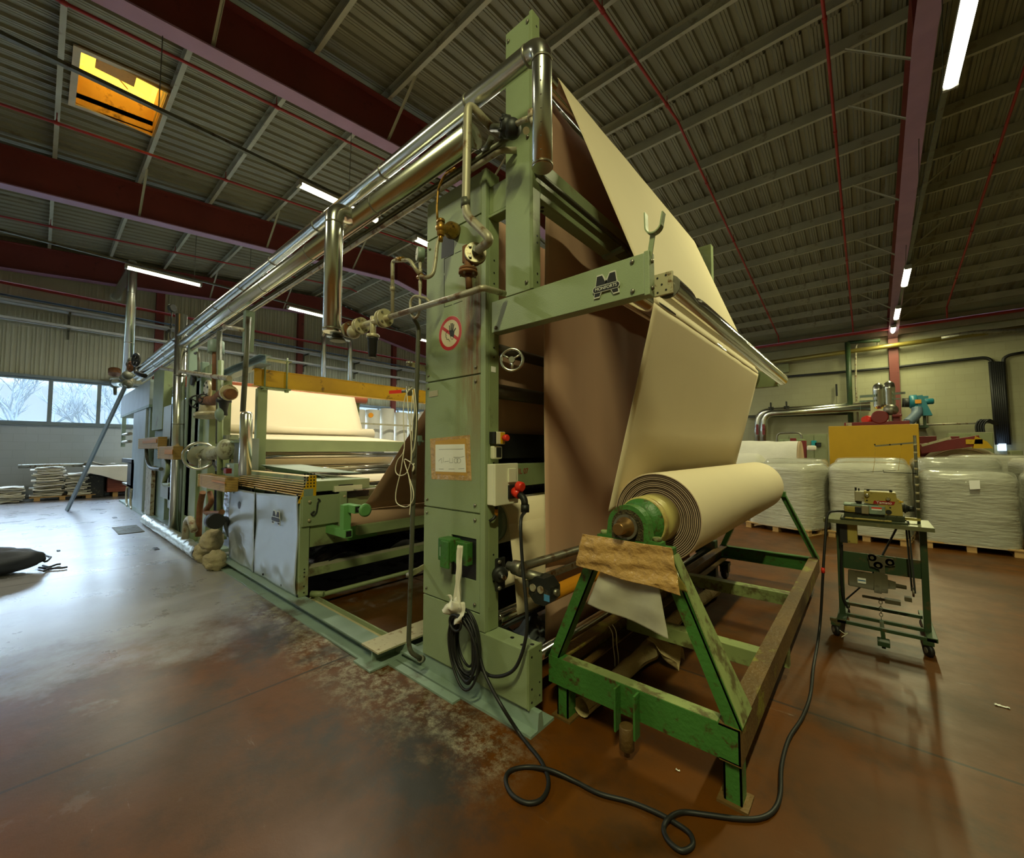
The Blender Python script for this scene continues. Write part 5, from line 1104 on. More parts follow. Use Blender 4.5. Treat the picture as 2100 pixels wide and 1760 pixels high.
for lab, P, r, m in (('curved pipe leg below the nearest yellow guard, left one', ((416, 1010), (410, 1040), (407, 1100)), .04, RUST), ('curved pipe leg below the nearest yellow guard, right one', ((430, 1010), (433, 1030), (422, 1050), (448, 1053), (455, 1050)), .035, RUST),
    ('green bent lever arm below the cream guard box', ((342, 943), (345, 960), (337, 992), (352, 994)), .04, GREEN2), ('dark hose below the farthest guard box', ((300, 922), (302, 945), (310, 960), (331, 962)), .035, DARKPIPE),
    ('thin dark riser pipe nearest the blue-grey beam', ((450, 680), (448, 910)), .035, DARKPIPE), ('thick dark riser pipe with a green pot, left of the blue-grey beam', ((444, 705), (443, 800)), .05, RUST), ('green riser pipe passing the small oval valve', ((453, 740), (450, 1060)), .035, GREEN2),
    ('brown cross pipe above the far module', ((330, 755), (437, 772), (470, 776)), .035, OLDPIPE), ('thin bent pipe over the far module', ((400, 725), (407, 728), (408, 775)), .02, DARKPIPE), ('long cross pipe above the yellow beam line', ((460, 670), (505, 678)), .03, OLDPIPE)):
    MB().pipe(smooth([AY(x, y, 1.60) for x, y in P]) if len(P) > 2 and 'pipe' not in m.name[:0] else [AY(x, y, 1.62) for x, y in P], r, seg=10).build('small_pipe', m, label=lab, cat='pipe')
q = AY(443, 700, 1.62); MB().cyl(q, AY(443, 725, 1.62), .10, seg=20, bev=.01).build('green_pot', GREYGREEN, label='small grey-green pot on the thick riser pipe', cat='pot')
MB().ball(AY(451, 850, 1.60), .06, .06, .09).build('oval_valve', GREYGREEN, label='small oval valve body on the thin riser pipe', cat='valve')
# gauge with pigtail above the long pipes
pg = empty('pressure_gauge', AY(353, 632, 1.55), 'small black pressure gauge on a coiled pipe left of the tall duct', 'gauge')
q = AY(353, 632, 1.55); MB().cyl(q-Vector((.03, .02, 0)), q+Vector((.03, .02, 0)), .07, seg=24, bev=.008).build('case', DARK, pg); MB().cyl(AY(351, 668, 1.55), q, .012, seg=8).build('stem', DARK, pg)
cc = AY(350.5, 668, 1.55); MB().pipe([cc+Vector((.055*cos(t), 0, .045*sin(t))) for t in [2*pi*k/20 for k in range(20)]], .012, seg=8, closed=True).build('pigtail', DARK, pg)
MB().pipe(smooth([AY(350, 676, 1.55), AY(350, 695, 1.55), AY(362, 702, 1.55)]), .014, seg=8).build('tail_pipe', DARK, pg)
# far end: tall vertical duct and valve cluster
td = AY(262, 768, 1.60); tt = AY(262, 560, 1.60); te = AY(229, 622, 1.60)
seg_pipe('clad_duct', [td, (td.x, 1.60, tt.z), (te.x, 1.60, tt.z)], .11, ALU, 'tall silver duct with a horizontal top arm near the windows', bend=.16, bands=[((td.x, 1.6, td.z+.9), (0, 0, 1)), ((td.x, 1.6, tt.z-.9), (0, 0, 1))])
vc = empty('valve_cluster', td, 'dark cluster of valves and fittings where the silver pipes end', 'valves')
for x, y, r in ((262, 770, .12), (268, 748, .10), (274, 742, .12), (255, 776, .11), (262, 788, .12)): MB().ball(AY(x, y, 1.52), r).build('valve_body', DARKPIPE, vc)
q = AY(279, 738, 1.45); wheel(vc, q, (.3, -.95, 0), .14, .03, DARK, 4, .04, 'handwheel'); q = AY(268, 752, 1.45); wheel(vc, q, (.3, -.95, 0), .11, .03, RUST, 4, .04, 'handwheel')
MB().pipe([AY(279, 745, 1.5), AY(279, 765, 1.5), AY(297, 771, 1.5)], .05, bend=.1, seg=10).build('bent_pipe', DARK, vc); MB().pipe([AY(210, 775, 1.6), AY(268, 778, 1.6)], .06).build('cross_pipe', OLDPIPE, vc)
MB().cyl(AY(235, 768, 1.6), AY(235, 758, 1.6), .16).build('red_pot', RUST, vc, label='rust-red pot'); MB().lathe(AY(236, 782, 1.6), AY(236, 805, 1.6), [(0, .14), (.2, .12), (.25, .05), (.5, .04)], 16).build('hanging_valve', DARKPIPE, vc)
MB().cyl(AY(238, 785, 1.6), AY(262, 786, 1.6), .12).build('clad_elbow', ALU, vc)
# leaning ladder
ld_ = empty('ladder', AZ(140, 1046), 'aluminium ladder seen edge-on leaning against the far end of the machine', 'ladder')
b0 = AZ(139, 1046); tz = AY(256, 795, 1.35)
LM = mat('ladder_aluminium', (150, 160, 164), .35, metal=.8, var=.06)
off = Vector((.38, -.03, 0)); b0 = Vector((b0.x, b0.y, 0.01))
for s_ in (0, 1): MB().bar(b0+off*s_*1.0+Vector((0, 0, .01)), tz+off*s_, .035, .085, (0, 0, 1)).build('rail', LM, ld_)
for k in range(1, 14):
    p = b0.lerp(tz, k/14.3); MB().cyl(p, p+off, .017, seg=8).build('rung', LM, ld_)
# wrapped floor pipe and rag bundles
wp = MB(); P = [(-11.3, 1.50, .09), (-9.5, 1.49, .10), (-8.0, 1.50, .10), (-6.9, 1.52, .10)]
def wfn(u, v):
    x = -11.2+4.25*u; a = 2*pi*v; r = .085+.012*nz(x*5, v*3, 2)+.01*sin(x*23); return (x, 1.50+r*cos(a), .10+r*sin(a))
wp.grid(wfn, 60, 16).build('wrapped_floor_pipe', mat('foil_wrapped', (176, 178, 164), .3, metal=.7, bump=.8, bscale=12), label='foil-wrapped pipe lying along the foot of the far modules', cat='pipe')
SACK = mat('hessian_rag', (166, 154, 120), .9, var=.25, vs_=9, bump=.6, bscale=60)
for (x, y, rx, rz_, lab) in ((433, 1083, .15, .14, 'speckled cloth-wrapped bundle left of the silver plates, upper one'), (440, 1112, .12, .12, 'cloth-wrapped bundle on the floor left of the silver plates'), (415, 1108, .12, .13, 'draped brown rag leaning on the floor pipe')):
    q = AY(x, y, 1.48); MB().ball((q.x-.10, q.y+.04, rz_*.97 if y > 1100 else .34), rx, .12, rz_, 32, 24, lambda d: 1+.26*noise.noise(d*1.8+Vector((x, 0, 0)))+.10*noise.noise(Vector((d.x*3, d.y*3, d.z*9)))+.22*(d.z < -.2)*abs(d.x)).build('rag_bundle', SACK, label=lab, cat='rag bundle')
MB().pipe([AY(398, 1088, 1.45), AY(390, 1062, 1.45), AY(382, 1070, 1.45), AY(380, 1105, 1.45)], .045, bend=.1).build('u_bend_pipe', OLDPIPE, label='small U-bent pipe at the foot of the green post', cat='pipe')
MB().cyl(AY(436, 1068, 1.42), AY(440, 1068, 1.42)+Vector((.08, 0, 0)), .09).pipe([AY(438, 1068, 1.42), AY(462, 1065, 1.60), (-6.9, 1.84, .3)], .04).build('black_flange', BLACK, label='black flange and stub on the speckled bundle', cat='flange')
# trolley wheel and dark stand at the far end
dt = empty('dark_stand', AY(262, 1020, 1.7), 'dark spindly stand with curved feet at the far end of the machine', 'stand')
B('upright', DARK, (262, 948), (272, 1020), e=dt, z0=.2); B('shelf', STEEL, (250, 993), (268, 996), e=dt); B('head', DARK, (250, 940), (274, 952), e=dt)
for x in (262, 271):
    q = AY(x, 1023, 1.62); MB().pipe([Vector((q.x+.28*cos(t), q.y, .30+.28*sin(t))) for t in [pi*.75+pi*.75*k/12 for k in range(13)]], .025, seg=8).build('curved_foot', FLANGE, dt)
# floor grating
gr_ = empty('floor_grating', (-10.58, 1.15, 0), 'rectangular steel drain grating in the floor left of the machine', 'grating')
MB().box(-11.1, -10.1, 1.0, 1.35, 0, .006).build('dark_pit', BLACK, gr_)
for k in range(24): x = -11.08+k*.042; MB().box(x, x+.02, 1.0, 1.35, .004, .012).build('grate_bar', STEEL, gr_)
#PART4

# ================================================================== BATCH TROLLEY
TX0, TX1, TY0, TY1, TZ = -1.42, -.44, 1.96, 5.60, .33
tr_ = empty('batch_trolley', (-.93, 3.8, 0), 'green A-frame trolley with grimy brown side rails carrying the cloth roll', 'trolley')
def channel_x(y, x0, x1, z0, z1, m, out=-1, name='end_rail', fl=.07):
    mb = MB(); a, b = (y, y+.01) if out < 0 else (y-.01, y); c, d = (y, y+fl) if out < 0 else (y-fl, y)
    mb.box(x0, x1, a, b, z0+.01, z1-.01).box(x0, x1, c, d, z1-.01, z1).box(x0, x1, c, d, z0, z0+.01); return mb.build(name, m, tr_)
def channel_y(x, y0, y1, z0, z1, m, out=1, name='side_rail', fl=.085):
    mb = MB(); a, b = (x-.01, x) if out > 0 else (x, x+.01); c, d = (x-fl, x) if out > 0 else (x, x+fl)
    mb.box(a, b, y0, y1, z0+.01, z1-.01).box(c, d, y0, y1, z1-.01, z1).box(c, d, y0, y1, z0, z0+.01); return mb.build(name, m, tr_)
channel_x(TY0, TX0, TX1-.001, TZ-.145, TZ, CARTG); channel_x(TY1, TX0, TX1, TZ-.145, TZ, CARTG, 1)
MB().box(TX0+.09, TX1-.09, TY0+.004, TY0+.07, TZ, TZ+.002).build('dusty_top', CARTL, tr_)
channel_y(TX1, TY0+.0, TY1, TZ-.15, TZ+.002, CARTR); channel_y(TX0, TY0+.07, TY1-.02, TZ-.15, TZ, CARTR, -1)
for y in (2.78, 4.05):
    MB().box(TX0+.085, TX1-.085, y, y+.095, TZ-.10, TZ-.005, .004).build('cross_bar', CARTL, tr_)
# A frames
AP = 1.00
def aframe(y, s):
    y2 = y+s*.05
    for xb, xt in ((TX0+.03, -1.10), (TX1-.03, -.76)):
        mb = MB(); d = .022
        dx = .04 if xb < -1 else -.04
        mb.plate([(xb-.03, y, TZ), (xb+.035, y, TZ), (xt+.035, y, AP), (xt-.03, y, AP)], (0, s, 0), .008)
        xo = xb-.03 if xb < -1 else xb+.035; xu = xt-.03 if xt < -1 else xt+.035
        if xb > -1: mb.plate([(xb+.035, y, TZ), (xb+.035, y+s*.09, TZ), (xt+.035, y+s*.06, AP), (xt+.035, y, AP)], (-1, 0, 0), .008)
        else: mb.plate([(xb+.035, y, TZ), (xb+.035, y+s*.07, TZ), (xt+.035, y+s*.06, AP), (xt+.035, y, AP)], (-1, 0, 0), .008)
        mb.build('sloping_leg', CARTG, tr_)
    mb = MB().box(-1.14, -.72, y-.01 if s > 0 else y-.09, y+.09 if s > 0 else y+.01, AP-.03, AP+.03, .005).build('head_plate', CARTG, tr_)
aframe(TY0+.005, 1); aframe(TY1-.005, -1)
# outer face plates of front legs facing the camera (the broad pale side of the right leg)
MB().plate([(TX1-.001, TY0+.02, TZ+.002), (TX1-.001, TY0+.20, TZ+.002), (-.715, TY0+.09, AP), (-.715, TY0+.02, AP)], (1, 0, .3), .006).build('leg_gusset', CARTL, tr_)
# feet: two fixed legs in front, castors at the back
for x in (TX0+.08, TX1-.04):
    MB().box(x-.035, x-.027, TY0+.02, TY0+.10, .012, TZ-.145).box(x-.035, x+.035, TY0+.02, TY0+.028, .012, TZ-.145).box(x+.027, x+.035, TY0+.02, TY0+.10, .012, TZ-.145).build('foot_leg', CARTG, tr_)
    MB().box(x-.06, x+.06, TY0+.0, TY0+.12, 0, .012).build('foot_plate', CARTR, tr_)
for x, y in ((TX0+.10, TY1-.25), (TX1-.08, TY1-.35), (TX0+.12, 4.6)):
    MB().box(x-.05, x+.05, y-.06, y+.06, TZ-.19, TZ-.145, .005).box(x-.045, x-.035, y-.04, y+.04, .07, TZ-.18).box(x+.035, x+.045, y-.04, y+.04, .07, TZ-.18).build('castor_fork', STANDG, tr_)
    MB().cyl((x-.03, y, .075), (x+.03, y, .075), .075, bev=.01).build('castor_wheel', BLACK, tr_)
MB().box(TX1-.03, TX1, 3.3, 3.36, .06, TZ-.15).build('hanging_tab', CARTL, tr_)
# tow socket in the middle of the front rail
tx = AY(1290, 1440, TY0).x
for dx in (-.05, .05): MB().box(tx+dx-.005, tx+dx+.005, TY0-.055, TY0, TZ-.21, TZ-.005).build('socket_cheek', CARTG, tr_)
MB().cyl((tx, TY0-.03, .05), (tx, TY0-.03, .16), .036, bev=.004).cyl((tx, TY0-.03, .018), (tx, TY0-.03, .05), .014).build('tow_pin', CARTR, tr_)
# bearing and shaft
SX, SZ = -.93, 1.115
def bearing(y0, y1):
    P = [(-1.10, AP+.03), (-1.10, AP+.055), (-1.045, AP+.06)]+[(SX+.108*cos(t), SZ+.108*sin(t)) for t in [pi-pi*k/16 for k in range(17)]]+[(-.815, AP+.06), (-.76, AP+.055), (-.76, AP+.03)]
    MB().prism(P, (y0, y1)).build('bearing_housing', CARTG, tr_)
    g = [(SX+.085*cos(t), SZ+.085*sin(t)) for t in [pi-pi*k/16 for k in range(17)]]+[(SX+.085, AP+.05), (SX-.085, AP+.05)]
    MB().prism(g, (y0-.001, y0+.004)).build('grease_recess', mat('fluffy_grease', (74, 64, 36), .9, var=.5, vs_=60, bump=1, bscale=120), tr_)
    for x in (-1.07, -.79): MB().cyl((x, (y0+y1)/2, AP+.055), (x, (y0+y1)/2, AP+.075), .022, seg=6).build('mounting_nut', CARTL, tr_)
bearing(TY0+.0, TY0+.06); bearing(TY1-.07, TY1-.02)
# wrapping tape and plastic on the front head
def wrapf(u, v):
    x = -1.16+.47*u; sl_ = .05*v; x = -0.925+(x+.925)*(1+.16*v); z = 1.055-.17*v-.03*u*v
    return (x, TY0-.050+.012*nz(x*6, z*9, 3)+.004*nz(x*20, z*26, 8)+.003*sin(v*14+u*6)-.010*v, z+.010*nz(x*7, 1, 5)*(v > .9))
MB().grid(wrapf, 80, 60, .003).build('brown_tape_wrap', TAPE, label='crumpled brown packing tape wrapped around the front trolley head', cat='tape')
PLAS = mat('clear_milky_plastic', (200, 196, 176), .22, var=.1, vs_=8, alpha=.62, coat=.6, bump=.4, bscale=6)
c = [AY(*q, TY0-.028) for q in ((1240, 1150), (1345, 1165), (1205, 1238), (1375, 1307))]
def plasf(u, v):
    p = c[0].lerp(c[1], u).lerp(c[2].lerp(c[3], u), v); p = p.copy(); p.y += -.012*sin(u*9)*v+.012*nz(u*3, v*3, 4)-.02*v*(u > .8)*(u-.8)*5; return p
MB().grid(plasf, 40, 40, .0012).build('hanging_plastic_bag', PLAS, label='milky clear plastic sheet hanging in a point from the tape', cat='plastic sheet')
c2 = [AY(*q, TY0-.036) for q in ((1250, 1140), (1385, 1165), (1300, 1195), (1412, 1215))]
MB().grid(lambda u, v: c2[0].lerp(c2[1], u).lerp(c2[2].lerp(c2[3], u), v)+Vector((0, .006*sin(u*20+v*9), 0)), 24, 12, .0015).build('olive_tape_strip', mat('olive_tape', (136, 124, 60), .3, alpha=.85, coat=.4), label='olive translucent tape strip running to the right trolley leg', cat='tape')
c3 = [AY(*q, TY0-.012) for q in ((1380, 1172), (1396, 1165), (1397, 1208), (1416, 1212))]
# the wound roll
rl = empty('cloth_roll', (SX, 3.7, SZ-.25), 'large wound roll of cream cloth lying on the green trolley', 'cloth roll')
RY0, RY1, RR = 2.33, 5.12, .252
MB().lathe((SX, RY0, SZ), (SX, RY1, SZ), [(0, RR-.004), (.006, RR), (RY1-RY0-.006, RR), (RY1-RY0, RR-.004)], 96, cap=False).build('wound_cloth', CREAM, rl)
EDGE = mat('roll_end_layers', (164, 140, 118), .85, var=.2)
GAP = mat('roll_end_gaps', (58, 44, 36), .9)  # groove colour darkened to paint the shade between wound layers
for y_, s_ in ((RY0, 1), (RY1, -1)):
    m_ = MB(); r = RR-.003; k = 0
    while r > .137:
        b_ = .003*sin(k*1.7); m_.lathe((SX, y_, SZ), (SX, y_+s_, SZ), [(b_, r), (b_, r-.0055)], 72, cap=False); m_.lathe((SX, y_, SZ), (SX, y_+s_, SZ), [(b_, r-.0055), (.010, r-.0058), (.010, r-.0095), (b_, r-.0098)], 72, cap=False, mi=1); r -= .0098; k += 1
    m_.build('layered_end', [EDGE, GAP], rl)
COREM = mat('worn_core_cream', (190, 176, 108), .4, var=.15, dirt=(150, 110, 50), dirt_amt=.3, dscale=3)
MB().lathe((SX, 2.13, SZ), (SX, 9, SZ), [(0, .128), (.012, .133), (.04, .133), (.05, .125), (.08, .122), (.09, .132), (.12, .135), (.22, .135)], 64).build('core_drum', COREM, rl)
MB().lathe((SX, 2.122, SZ), (SX, 9, SZ), [(0, .03), (.001, .124), (.012, .124)], 64).build('green_end_disc', CARTG, rl, label='green disc on the roll core')
MB().lathe((SX, 5.30, SZ), (SX, 4, SZ), [(0, .125), (.05, .13), (.2, .13)], 64).build('core_drum', COREM, rl)
SH = mat('brown_turned_steel', (150, 116, 72), .35, metal=.8, var=.1)
MB().lathe((SX, 1.86, SZ), (SX, 9, SZ), [(0, .026), (.003, .030), (.07, .030), (.075, .05), (.11, .052), (.115, .045), (.28, .045)], 32).build('shaft', SH, rl); MB().lathe((SX, 5.7, SZ), (SX, 4, SZ), [(0, .03), (.4, .045)], 24).build('shaft', SH, rl)
MB().cyl((SX, 1.935, SZ), (SX, 1.95, SZ), .062, seg=32).build('shaft_collar', STEEL, rl)
# rolled rag on the floor under the trolley
def ragroll(u, v):
    y = 2.05+2.6*u; a = 2*pi*v; r = (.052+.012*nz(y*6, v*3, 6))*(1+.6*math.exp(-((y-2.9)/.12)**2)*max(0, cos(a))); return (-1.26+.02*sin(y*3)+r*cos(a), y, .065+r*sin(a))
MB().grid(ragroll, 90, 16).build('rag_roll', mat('beige_rag', (196, 176, 128), .9, var=.1, bump=.8, bscale=20), label='beige cloth-wrapped roller lying on the floor under the left trolley rail', cat='cloth roll')
MB().grid(lambda u, v: (-1.22+.20*v, 2.85+.16*u+.02*sin(v*8), .17-.16*v*(.6+.4*sin(u*7))+.01*sin(u*24)), 20, 14, .002).build('loose_rag', MATS['beige_rag'], label='loose frayed rag end draping off the wrapped roller', cat='rag')
for k, (x, y) in enumerate(((-1.335, 2.52), (-1.33, 2.56))):
    MB().pipe(smooth([(x, y, .335), (x+.03, y-.01, .30), (x+.035, y-.01, .22), (x+.04, y, .14), (x+.03, y+.02, .08)]), .0035, seg=5).build('thread_strand', ROPE, label='beige thread strands dangling over the left trolley rail, %s one' % ('front' if not k else 'back'), cat='thread', group='dangling threads')
# small perforated green bracket seen beyond the roll
gk = empty('perforated_bracket', (-1.75, 5.6, 0), 'small dark green perforated bracket behind the roll end', 'bracket')
a, b = AY(1425, 1105, 5.3), AY(1467, 1150, 5.3); MB().box(a.x, b.x, 5.3, 5.42, 0, a.z, .01).build('body', STANDG, gk)

# ================================================================== SEWING TABLE
se = empty('sewing_table', (.02, 4.55, 0), 'small dark green wheeled stand with a worn metal tabletop for the sewing machine', 'table')
SYF, SYB = 4.27, 4.78
tl, trr = AY(1692, 1066, SYF), AY(1910, 1092, SYF); zt1 = .935
MB().prism([(-.30, SYF+.02), (-.23, SYF-.0), (.345, SYF-.02), (.345, SYF+.42), (-.26, SYF+.42)], (zt1-.03, zt1), 'z').build('tabletop', mat('worn_table_metal', (120, 124, 96), .3, metal=.4, var=.2, dirt=(170, 164, 120), dirt_amt=.3, dscale=4), se)
def L_(name, x0, x1, y0, y1, z0, z1, m=STANDG, bev=.003): return MB().box(x0, x1, y0, y1, z0, z1, bev).build(name, m, se)
L_('leg', -.225, -.185, 4.42, 4.46, .14, zt1-.03); L_('leg', .275, .315, 4.42, 4.46, .14, zt1-.03)
L_('cross_plate', -.185, .275, 4.43, 4.445, .52, .66); L_('lower_bar', -.185, .275, 4.50, 4.53, .20, .225); L_('lower_bar', -.185, .275, 4.42, 4.45, .13, .155); L_('front_bar', -.28, .33, 4.27, 4.30, .115, .14)
L_('foot_rail', -.235, -.175, 4.27, 4.88, .115, .145); L_('foot_rail', .275, .335, 4.27, 4.95, .115, .145)
for x, y in ((-.245, 4.30), (.285, 4.30), (-.20, 4.85), (.31, 4.92)):
    L_('castor_fork', x-.03, x+.03, y-.03, y+.03, .085, .115); MB().cyl((x-.014, y-.01, .045), (x+.014, y+.005, .045), .045, bev=.008).build('castor_wheel', BLACK, se); MB().cyl((x-.018, y-.01, .045), (x+.018, y+.005, .045), .02).build('castor_hub', STEEL, se)
MB().pipe(smooth([(-.22, 4.26, .06), (-.19, 4.25, .045), (-.17, 4.26, .05), (-.21, 4.25, .01)]), .003, seg=5).build('thread_tuft', ROPE, label='tuft of thread caught in the left front castor of the sewing stand', cat='thread')
q0, q1 = AY(1722, 1080, 4.33), AY(1756, 1116, 4.33)
MB().box(q0.x, q0.x+.045, 4.33, 4.43, q1.z, zt1-.03).build('switch_box_side', BLACK, se); MB().box(q0.x+.045, q1.x+.01, 4.33, 4.43, q1.z+.0, zt1-.03, .01).build('switch_box', SEW, se)
# pedal, chain, belt
MB().box(.005, .075, 4.12, 4.22, .055, .09, .005).cyl((.04, 4.17, .03), (.04, 4.17, .055), .012).build('pedal', STANDG, se); MB().bar((.04, 4.2, .09), (.035, 4.43, .15), .025, .015).build('pedal_arm', STANDG, se)
for k in range(7):
    z = .18+.024*k; P = [Vector((.035+(.010*cos(t) if k % 2 else 0), 4.40+(0 if k % 2 else .010*cos(t)), z+.016*sin(t))) for t in [2*pi*j/10 for j in range(10)]]; MB().pipe(P, .0025, seg=5, closed=True).build('chain_link', STEEL, se)
L_('treadle_lever', -.075, .14, 4.39, 4.405, .315, .335, MOTOR)
MB().box(.06, .15, 4.36, 4.42, .31, .34).build('lever_end', MOTOR, se)
mo = empty('sewing_motor', (0, 4.33, .38), 'grimy grey clutch motor slung under the sewing table', 'motor')
MB().lathe((-.155, 4.32, .475), (1, 4.32, .445), [(0, .058), (.008, .064), (.008, .064), (.155, .064), (.155, .064), (.156, .08), (.156, .08), (.20, .08), (.20, .08), (.201, .072), (.201, .072), (.235, .068), (.235, .068), (.236, .034), (.236, .034), (.28, .028), (.28, .028), (.281, .016), (.34, .014)], 28).build('motor_body', MOTOR, mo)
for x, z in ((-.005, .64), (.03, .585), (.10, .62)): MB().cyl((x, 4.43, z), (x, 4.405, z), .028).cyl((x, 4.405, z), (x, 4.39, z), .012).build('bracket_boss', MOTOR, mo)
MB().prism([(-.03, .66), (.0, .665), (.05, .65), (.12, .65), (.13, .60), (.07, .59), (.07, .50), (.04, .50), (.035, .56), (-.02, .57)], (4.405, 4.425)).build('motor_bracket', MOTOR, mo)
q = AY(1771, 1198, 4.255); MB().box(q.x-.035, q.x+.015, 4.253, 4.258, .46, .50).build('motor_label', PAPER, mo); MB().box(q.x-.033, q.x+.013, 4.2515, 4.2535, .478, .486).build('blue_band', mat('blue_band', (50, 110, 160), .5), mo)
MB().cyl((.215, 4.32, .44), (.225, 4.32, .44), .035).build('belt_pulley', STEEL, mo); MB().box(.17, .21, 4.29, 4.34, .37, .40).build('brake_box', MOTOR, mo)
MB().bar((.215, 4.35, .44), (.20, 4.40, .96), .012, .004).bar((.228, 4.29, .44), (.212, 4.36, .96), .012, .004).build('drive_belt', BLACK, label='black drive belt from the motor up to the sewing machine', cat='belt')
MB().bar((.16, 4.5, .90), (-.02, 4.465, .46), .012, .012).bar((-.02, 4.465, .46), (-.18, 4.44, .26), .010, .010).build('diagonal_strut', BLACK, label='thin black diagonal strut behind the sewing motor', cat='strut')
MB().pipe(smooth([(-.19, 4.40, .72), (-.20, 4.40, .5), (-.195, 4.40, .3), (-.17, 4.42, .2)]), .009).build('stand_cable', BLACK, label='black cable tied along the left leg of the sewing stand', cat='cable')
# the overlock machine
sm = empty('sewing_machine', (.03, 4.45, zt1), 'worn cream-yellow overlock sewing machine with a red name strip', 'sewing machine')
def S_(name, m, x0, x1, y0, y1, z0, z1, bev=.006): return MB().box(x0, x1, y0, y1, z0, z1, bev).build(name, m, sm)
OIL = mat('oily_dark_green', (58, 64, 44), .45, metal=.3, var=.3)
S_('oil_pan', OIL, -.19, .21, 4.30, 4.50, zt1, zt1+.018); S_('bed_base', OIL, -.165, .195, 4.33, 4.47, zt1+.018, zt1+.06); S_('pan_lip', SEW, -.16, .12, 4.29, 4.305, zt1+.012, zt1+.026)
for k in range(6): x = -.12+.05*k; MB().bar((x, 4.326, zt1+.022), (x+.02, 4.326, zt1+.056), .006, .006).build('base_rib', OIL, sm)
S_('lower_cover', SEW, -.165, .045, 4.31, 4.44, zt1+.062, zt1+.125, .02); S_('grey_top', GREYGREEN, -.168, .048, 4.305, 4.445, zt1+.115, zt1+.132, .008); S_('dark_gap', BLACK, -.095, -.055, 4.305, 4.31, zt1+.065, zt1+.11, 0); S_('steel_front_plate', ALU, -.055, -.012, 4.303, 4.309, zt1+.06, zt1+.125, .002); S_('grey_front_cover', GREYGREEN, -.01, .085, 4.300, 4.312, zt1+.062, zt1+.128, .006)
S_('warning_label', PAPER, .005, .065, 4.297, 4.301, zt1+.095, zt1+.118, 0); S_('label_stripe', REDPL, .005, .065, 4.2955, 4.298, zt1+.108, zt1+.118, 0)
MB().prism([(.05, zt1+.062), (.185, zt1+.062), (.18, zt1+.17), (.155, zt1+.19), (.15, zt1+.235), (-.035, zt1+.235), (-.035, zt1+.145), (.05, zt1+.135)], (4.325, 4.45)).build('machine_arm', SEW, sm)
S_('needle_head', OLDPIPE, -.095, -.035, 4.32, 4.42, zt1+.155, zt1+.235); MB().prism([(-.095, zt1+.155), (-.05, zt1+.155), (-.055, zt1+.125), (-.08, zt1+.125)], (4.34, 4.38)).build('presser_foot', DARK, sm)
S_('post', DARK, -.093, -.08, 4.36, 4.375, zt1+.235, zt1+.262, 0); S_('post', DARK, -.072, -.062, 4.36, 4.375, zt1+.235, zt1+.255, 0); S_('thread_rail', DARK, -.035, .13, 4.38, 4.386, zt1+.247, zt1+.252, 0)
for x in (-.02, .115): S_('rail_support', DARK, x, x+.018, 4.375, 4.39, zt1+.235, zt1+.25, 0)
for x, z in ((-.018, .205), (.105, .185)): MB().lathe((x, 4.325, zt1+z), (x, 4.2, zt1+z), [(0, .015), (.008, .015), (.012, .009), (.022, .009)], 14).build('tension_knob', CHROME, sm)
for x, z in ((-.02, .165), (.115, .12), (-.06, .2), (-.075, .19)): MB().cyl((x, 4.326, zt1+z), (x, 4.322, zt1+z), .006).build('screw', BLACK, sm)
RS = mat('name_strip_red', (150, 30, 34), .4)
MB().prism([(.015, zt1+.142), (.135, zt1+.142), (.145, zt1+.168), (.022, zt1+.168)], (4.321, 4.325)).build('name_strip', RS, sm)
m_ = MB(); text_mesh(m_, 'Yamato', TR((.080, 4.3195, zt1+.155), FACEY), .029, .0005); m_.build('name_letters', PAPER, sm)
S_('yellow_tag', YEL, .165, .19, 4.322, 4.326, zt1+.165, zt1+.175, 0)
MB().cyl((.18, 4.39, zt1+.115), (.215, 4.39, zt1+.115), .028).cyl((.195, 4.39, zt1+.115), (.205, 4.39, zt1+.115), .036).cyl((.215, 4.39, zt1+.115), (.25, 4.39, zt1+.115), .022).build('hand_wheel', DARK, sm)
MB().cyl((.105, 4.323, zt1+.085), (.105, 4.319, zt1+.085), .018).build('oil_window', DARK, sm)
# thread stand
ts = empty('thread_stand', (.29, 4.5, zt1), 'thin taped thread stand pole with two arms beside the sewing machine', 'thread stand')
tp = AY(1884, 1060, 4.45); t1 = AY(1881, 893, 4.45)
MB().cyl((tp.x, 4.45, zt1), (tp.x, 4.45, t1.z), .0095).build('pole', DARKPIPE, ts)
for k in range(9): z = zt1+.10+.062*k; MB().cyl((tp.x, 4.45, z), (tp.x, 4.45, z+.018), .0105, seg=12).build('tape_band', FLANGE, ts)
S_2 = MB().box(tp.x-.10, tp.x+.01, 4.44, 4.47, zt1+.02, zt1+.04).build('base_arm', SEW, ts)
a0_, a1_ = AY(1876, 908, 4.45), AY(1794, 915, 4.45); MB().bar((tp.x, 4.45, a0_.z), (a1_.x, 4.45, a1_.z), .004, .012).build('upper_arm', STEEL, ts)
for px in (1794, 1825, 1848): q = AY(px, 912, 4.448); MB().cyl(q, q-Vector((0, .004, 0)), .006, seg=10).build('arm_eyelet', BLACK, ts)
q0, q1 = AY(1812, 969, 4.44), AY(1876, 971, 4.44); MB().pipe([(tp.x, 4.44, q1.z), (q0.x, 4.44, q0.z), (q0.x-.002, 4.44, q0.z+.02)], .003, seg=6).build('lower_arm', DARK, ts); a, b = AY(1764, 969, 4.44), AY(1837, 965, 4.44); MB().bar(a, b, .003, .003).build('cross_rod', DARK, ts)
for px, py in ((1795, 920), (1847, 915)):
    m_ = MB(); a = AY(px, py, 4.445); b = AY(px-5, py+50, 4.445); m_.pipe([a, a.lerp(b, .5)+Vector((.004, 0, 0)), b], .0012, seg=4).build('yellow_thread', YEL, ts)

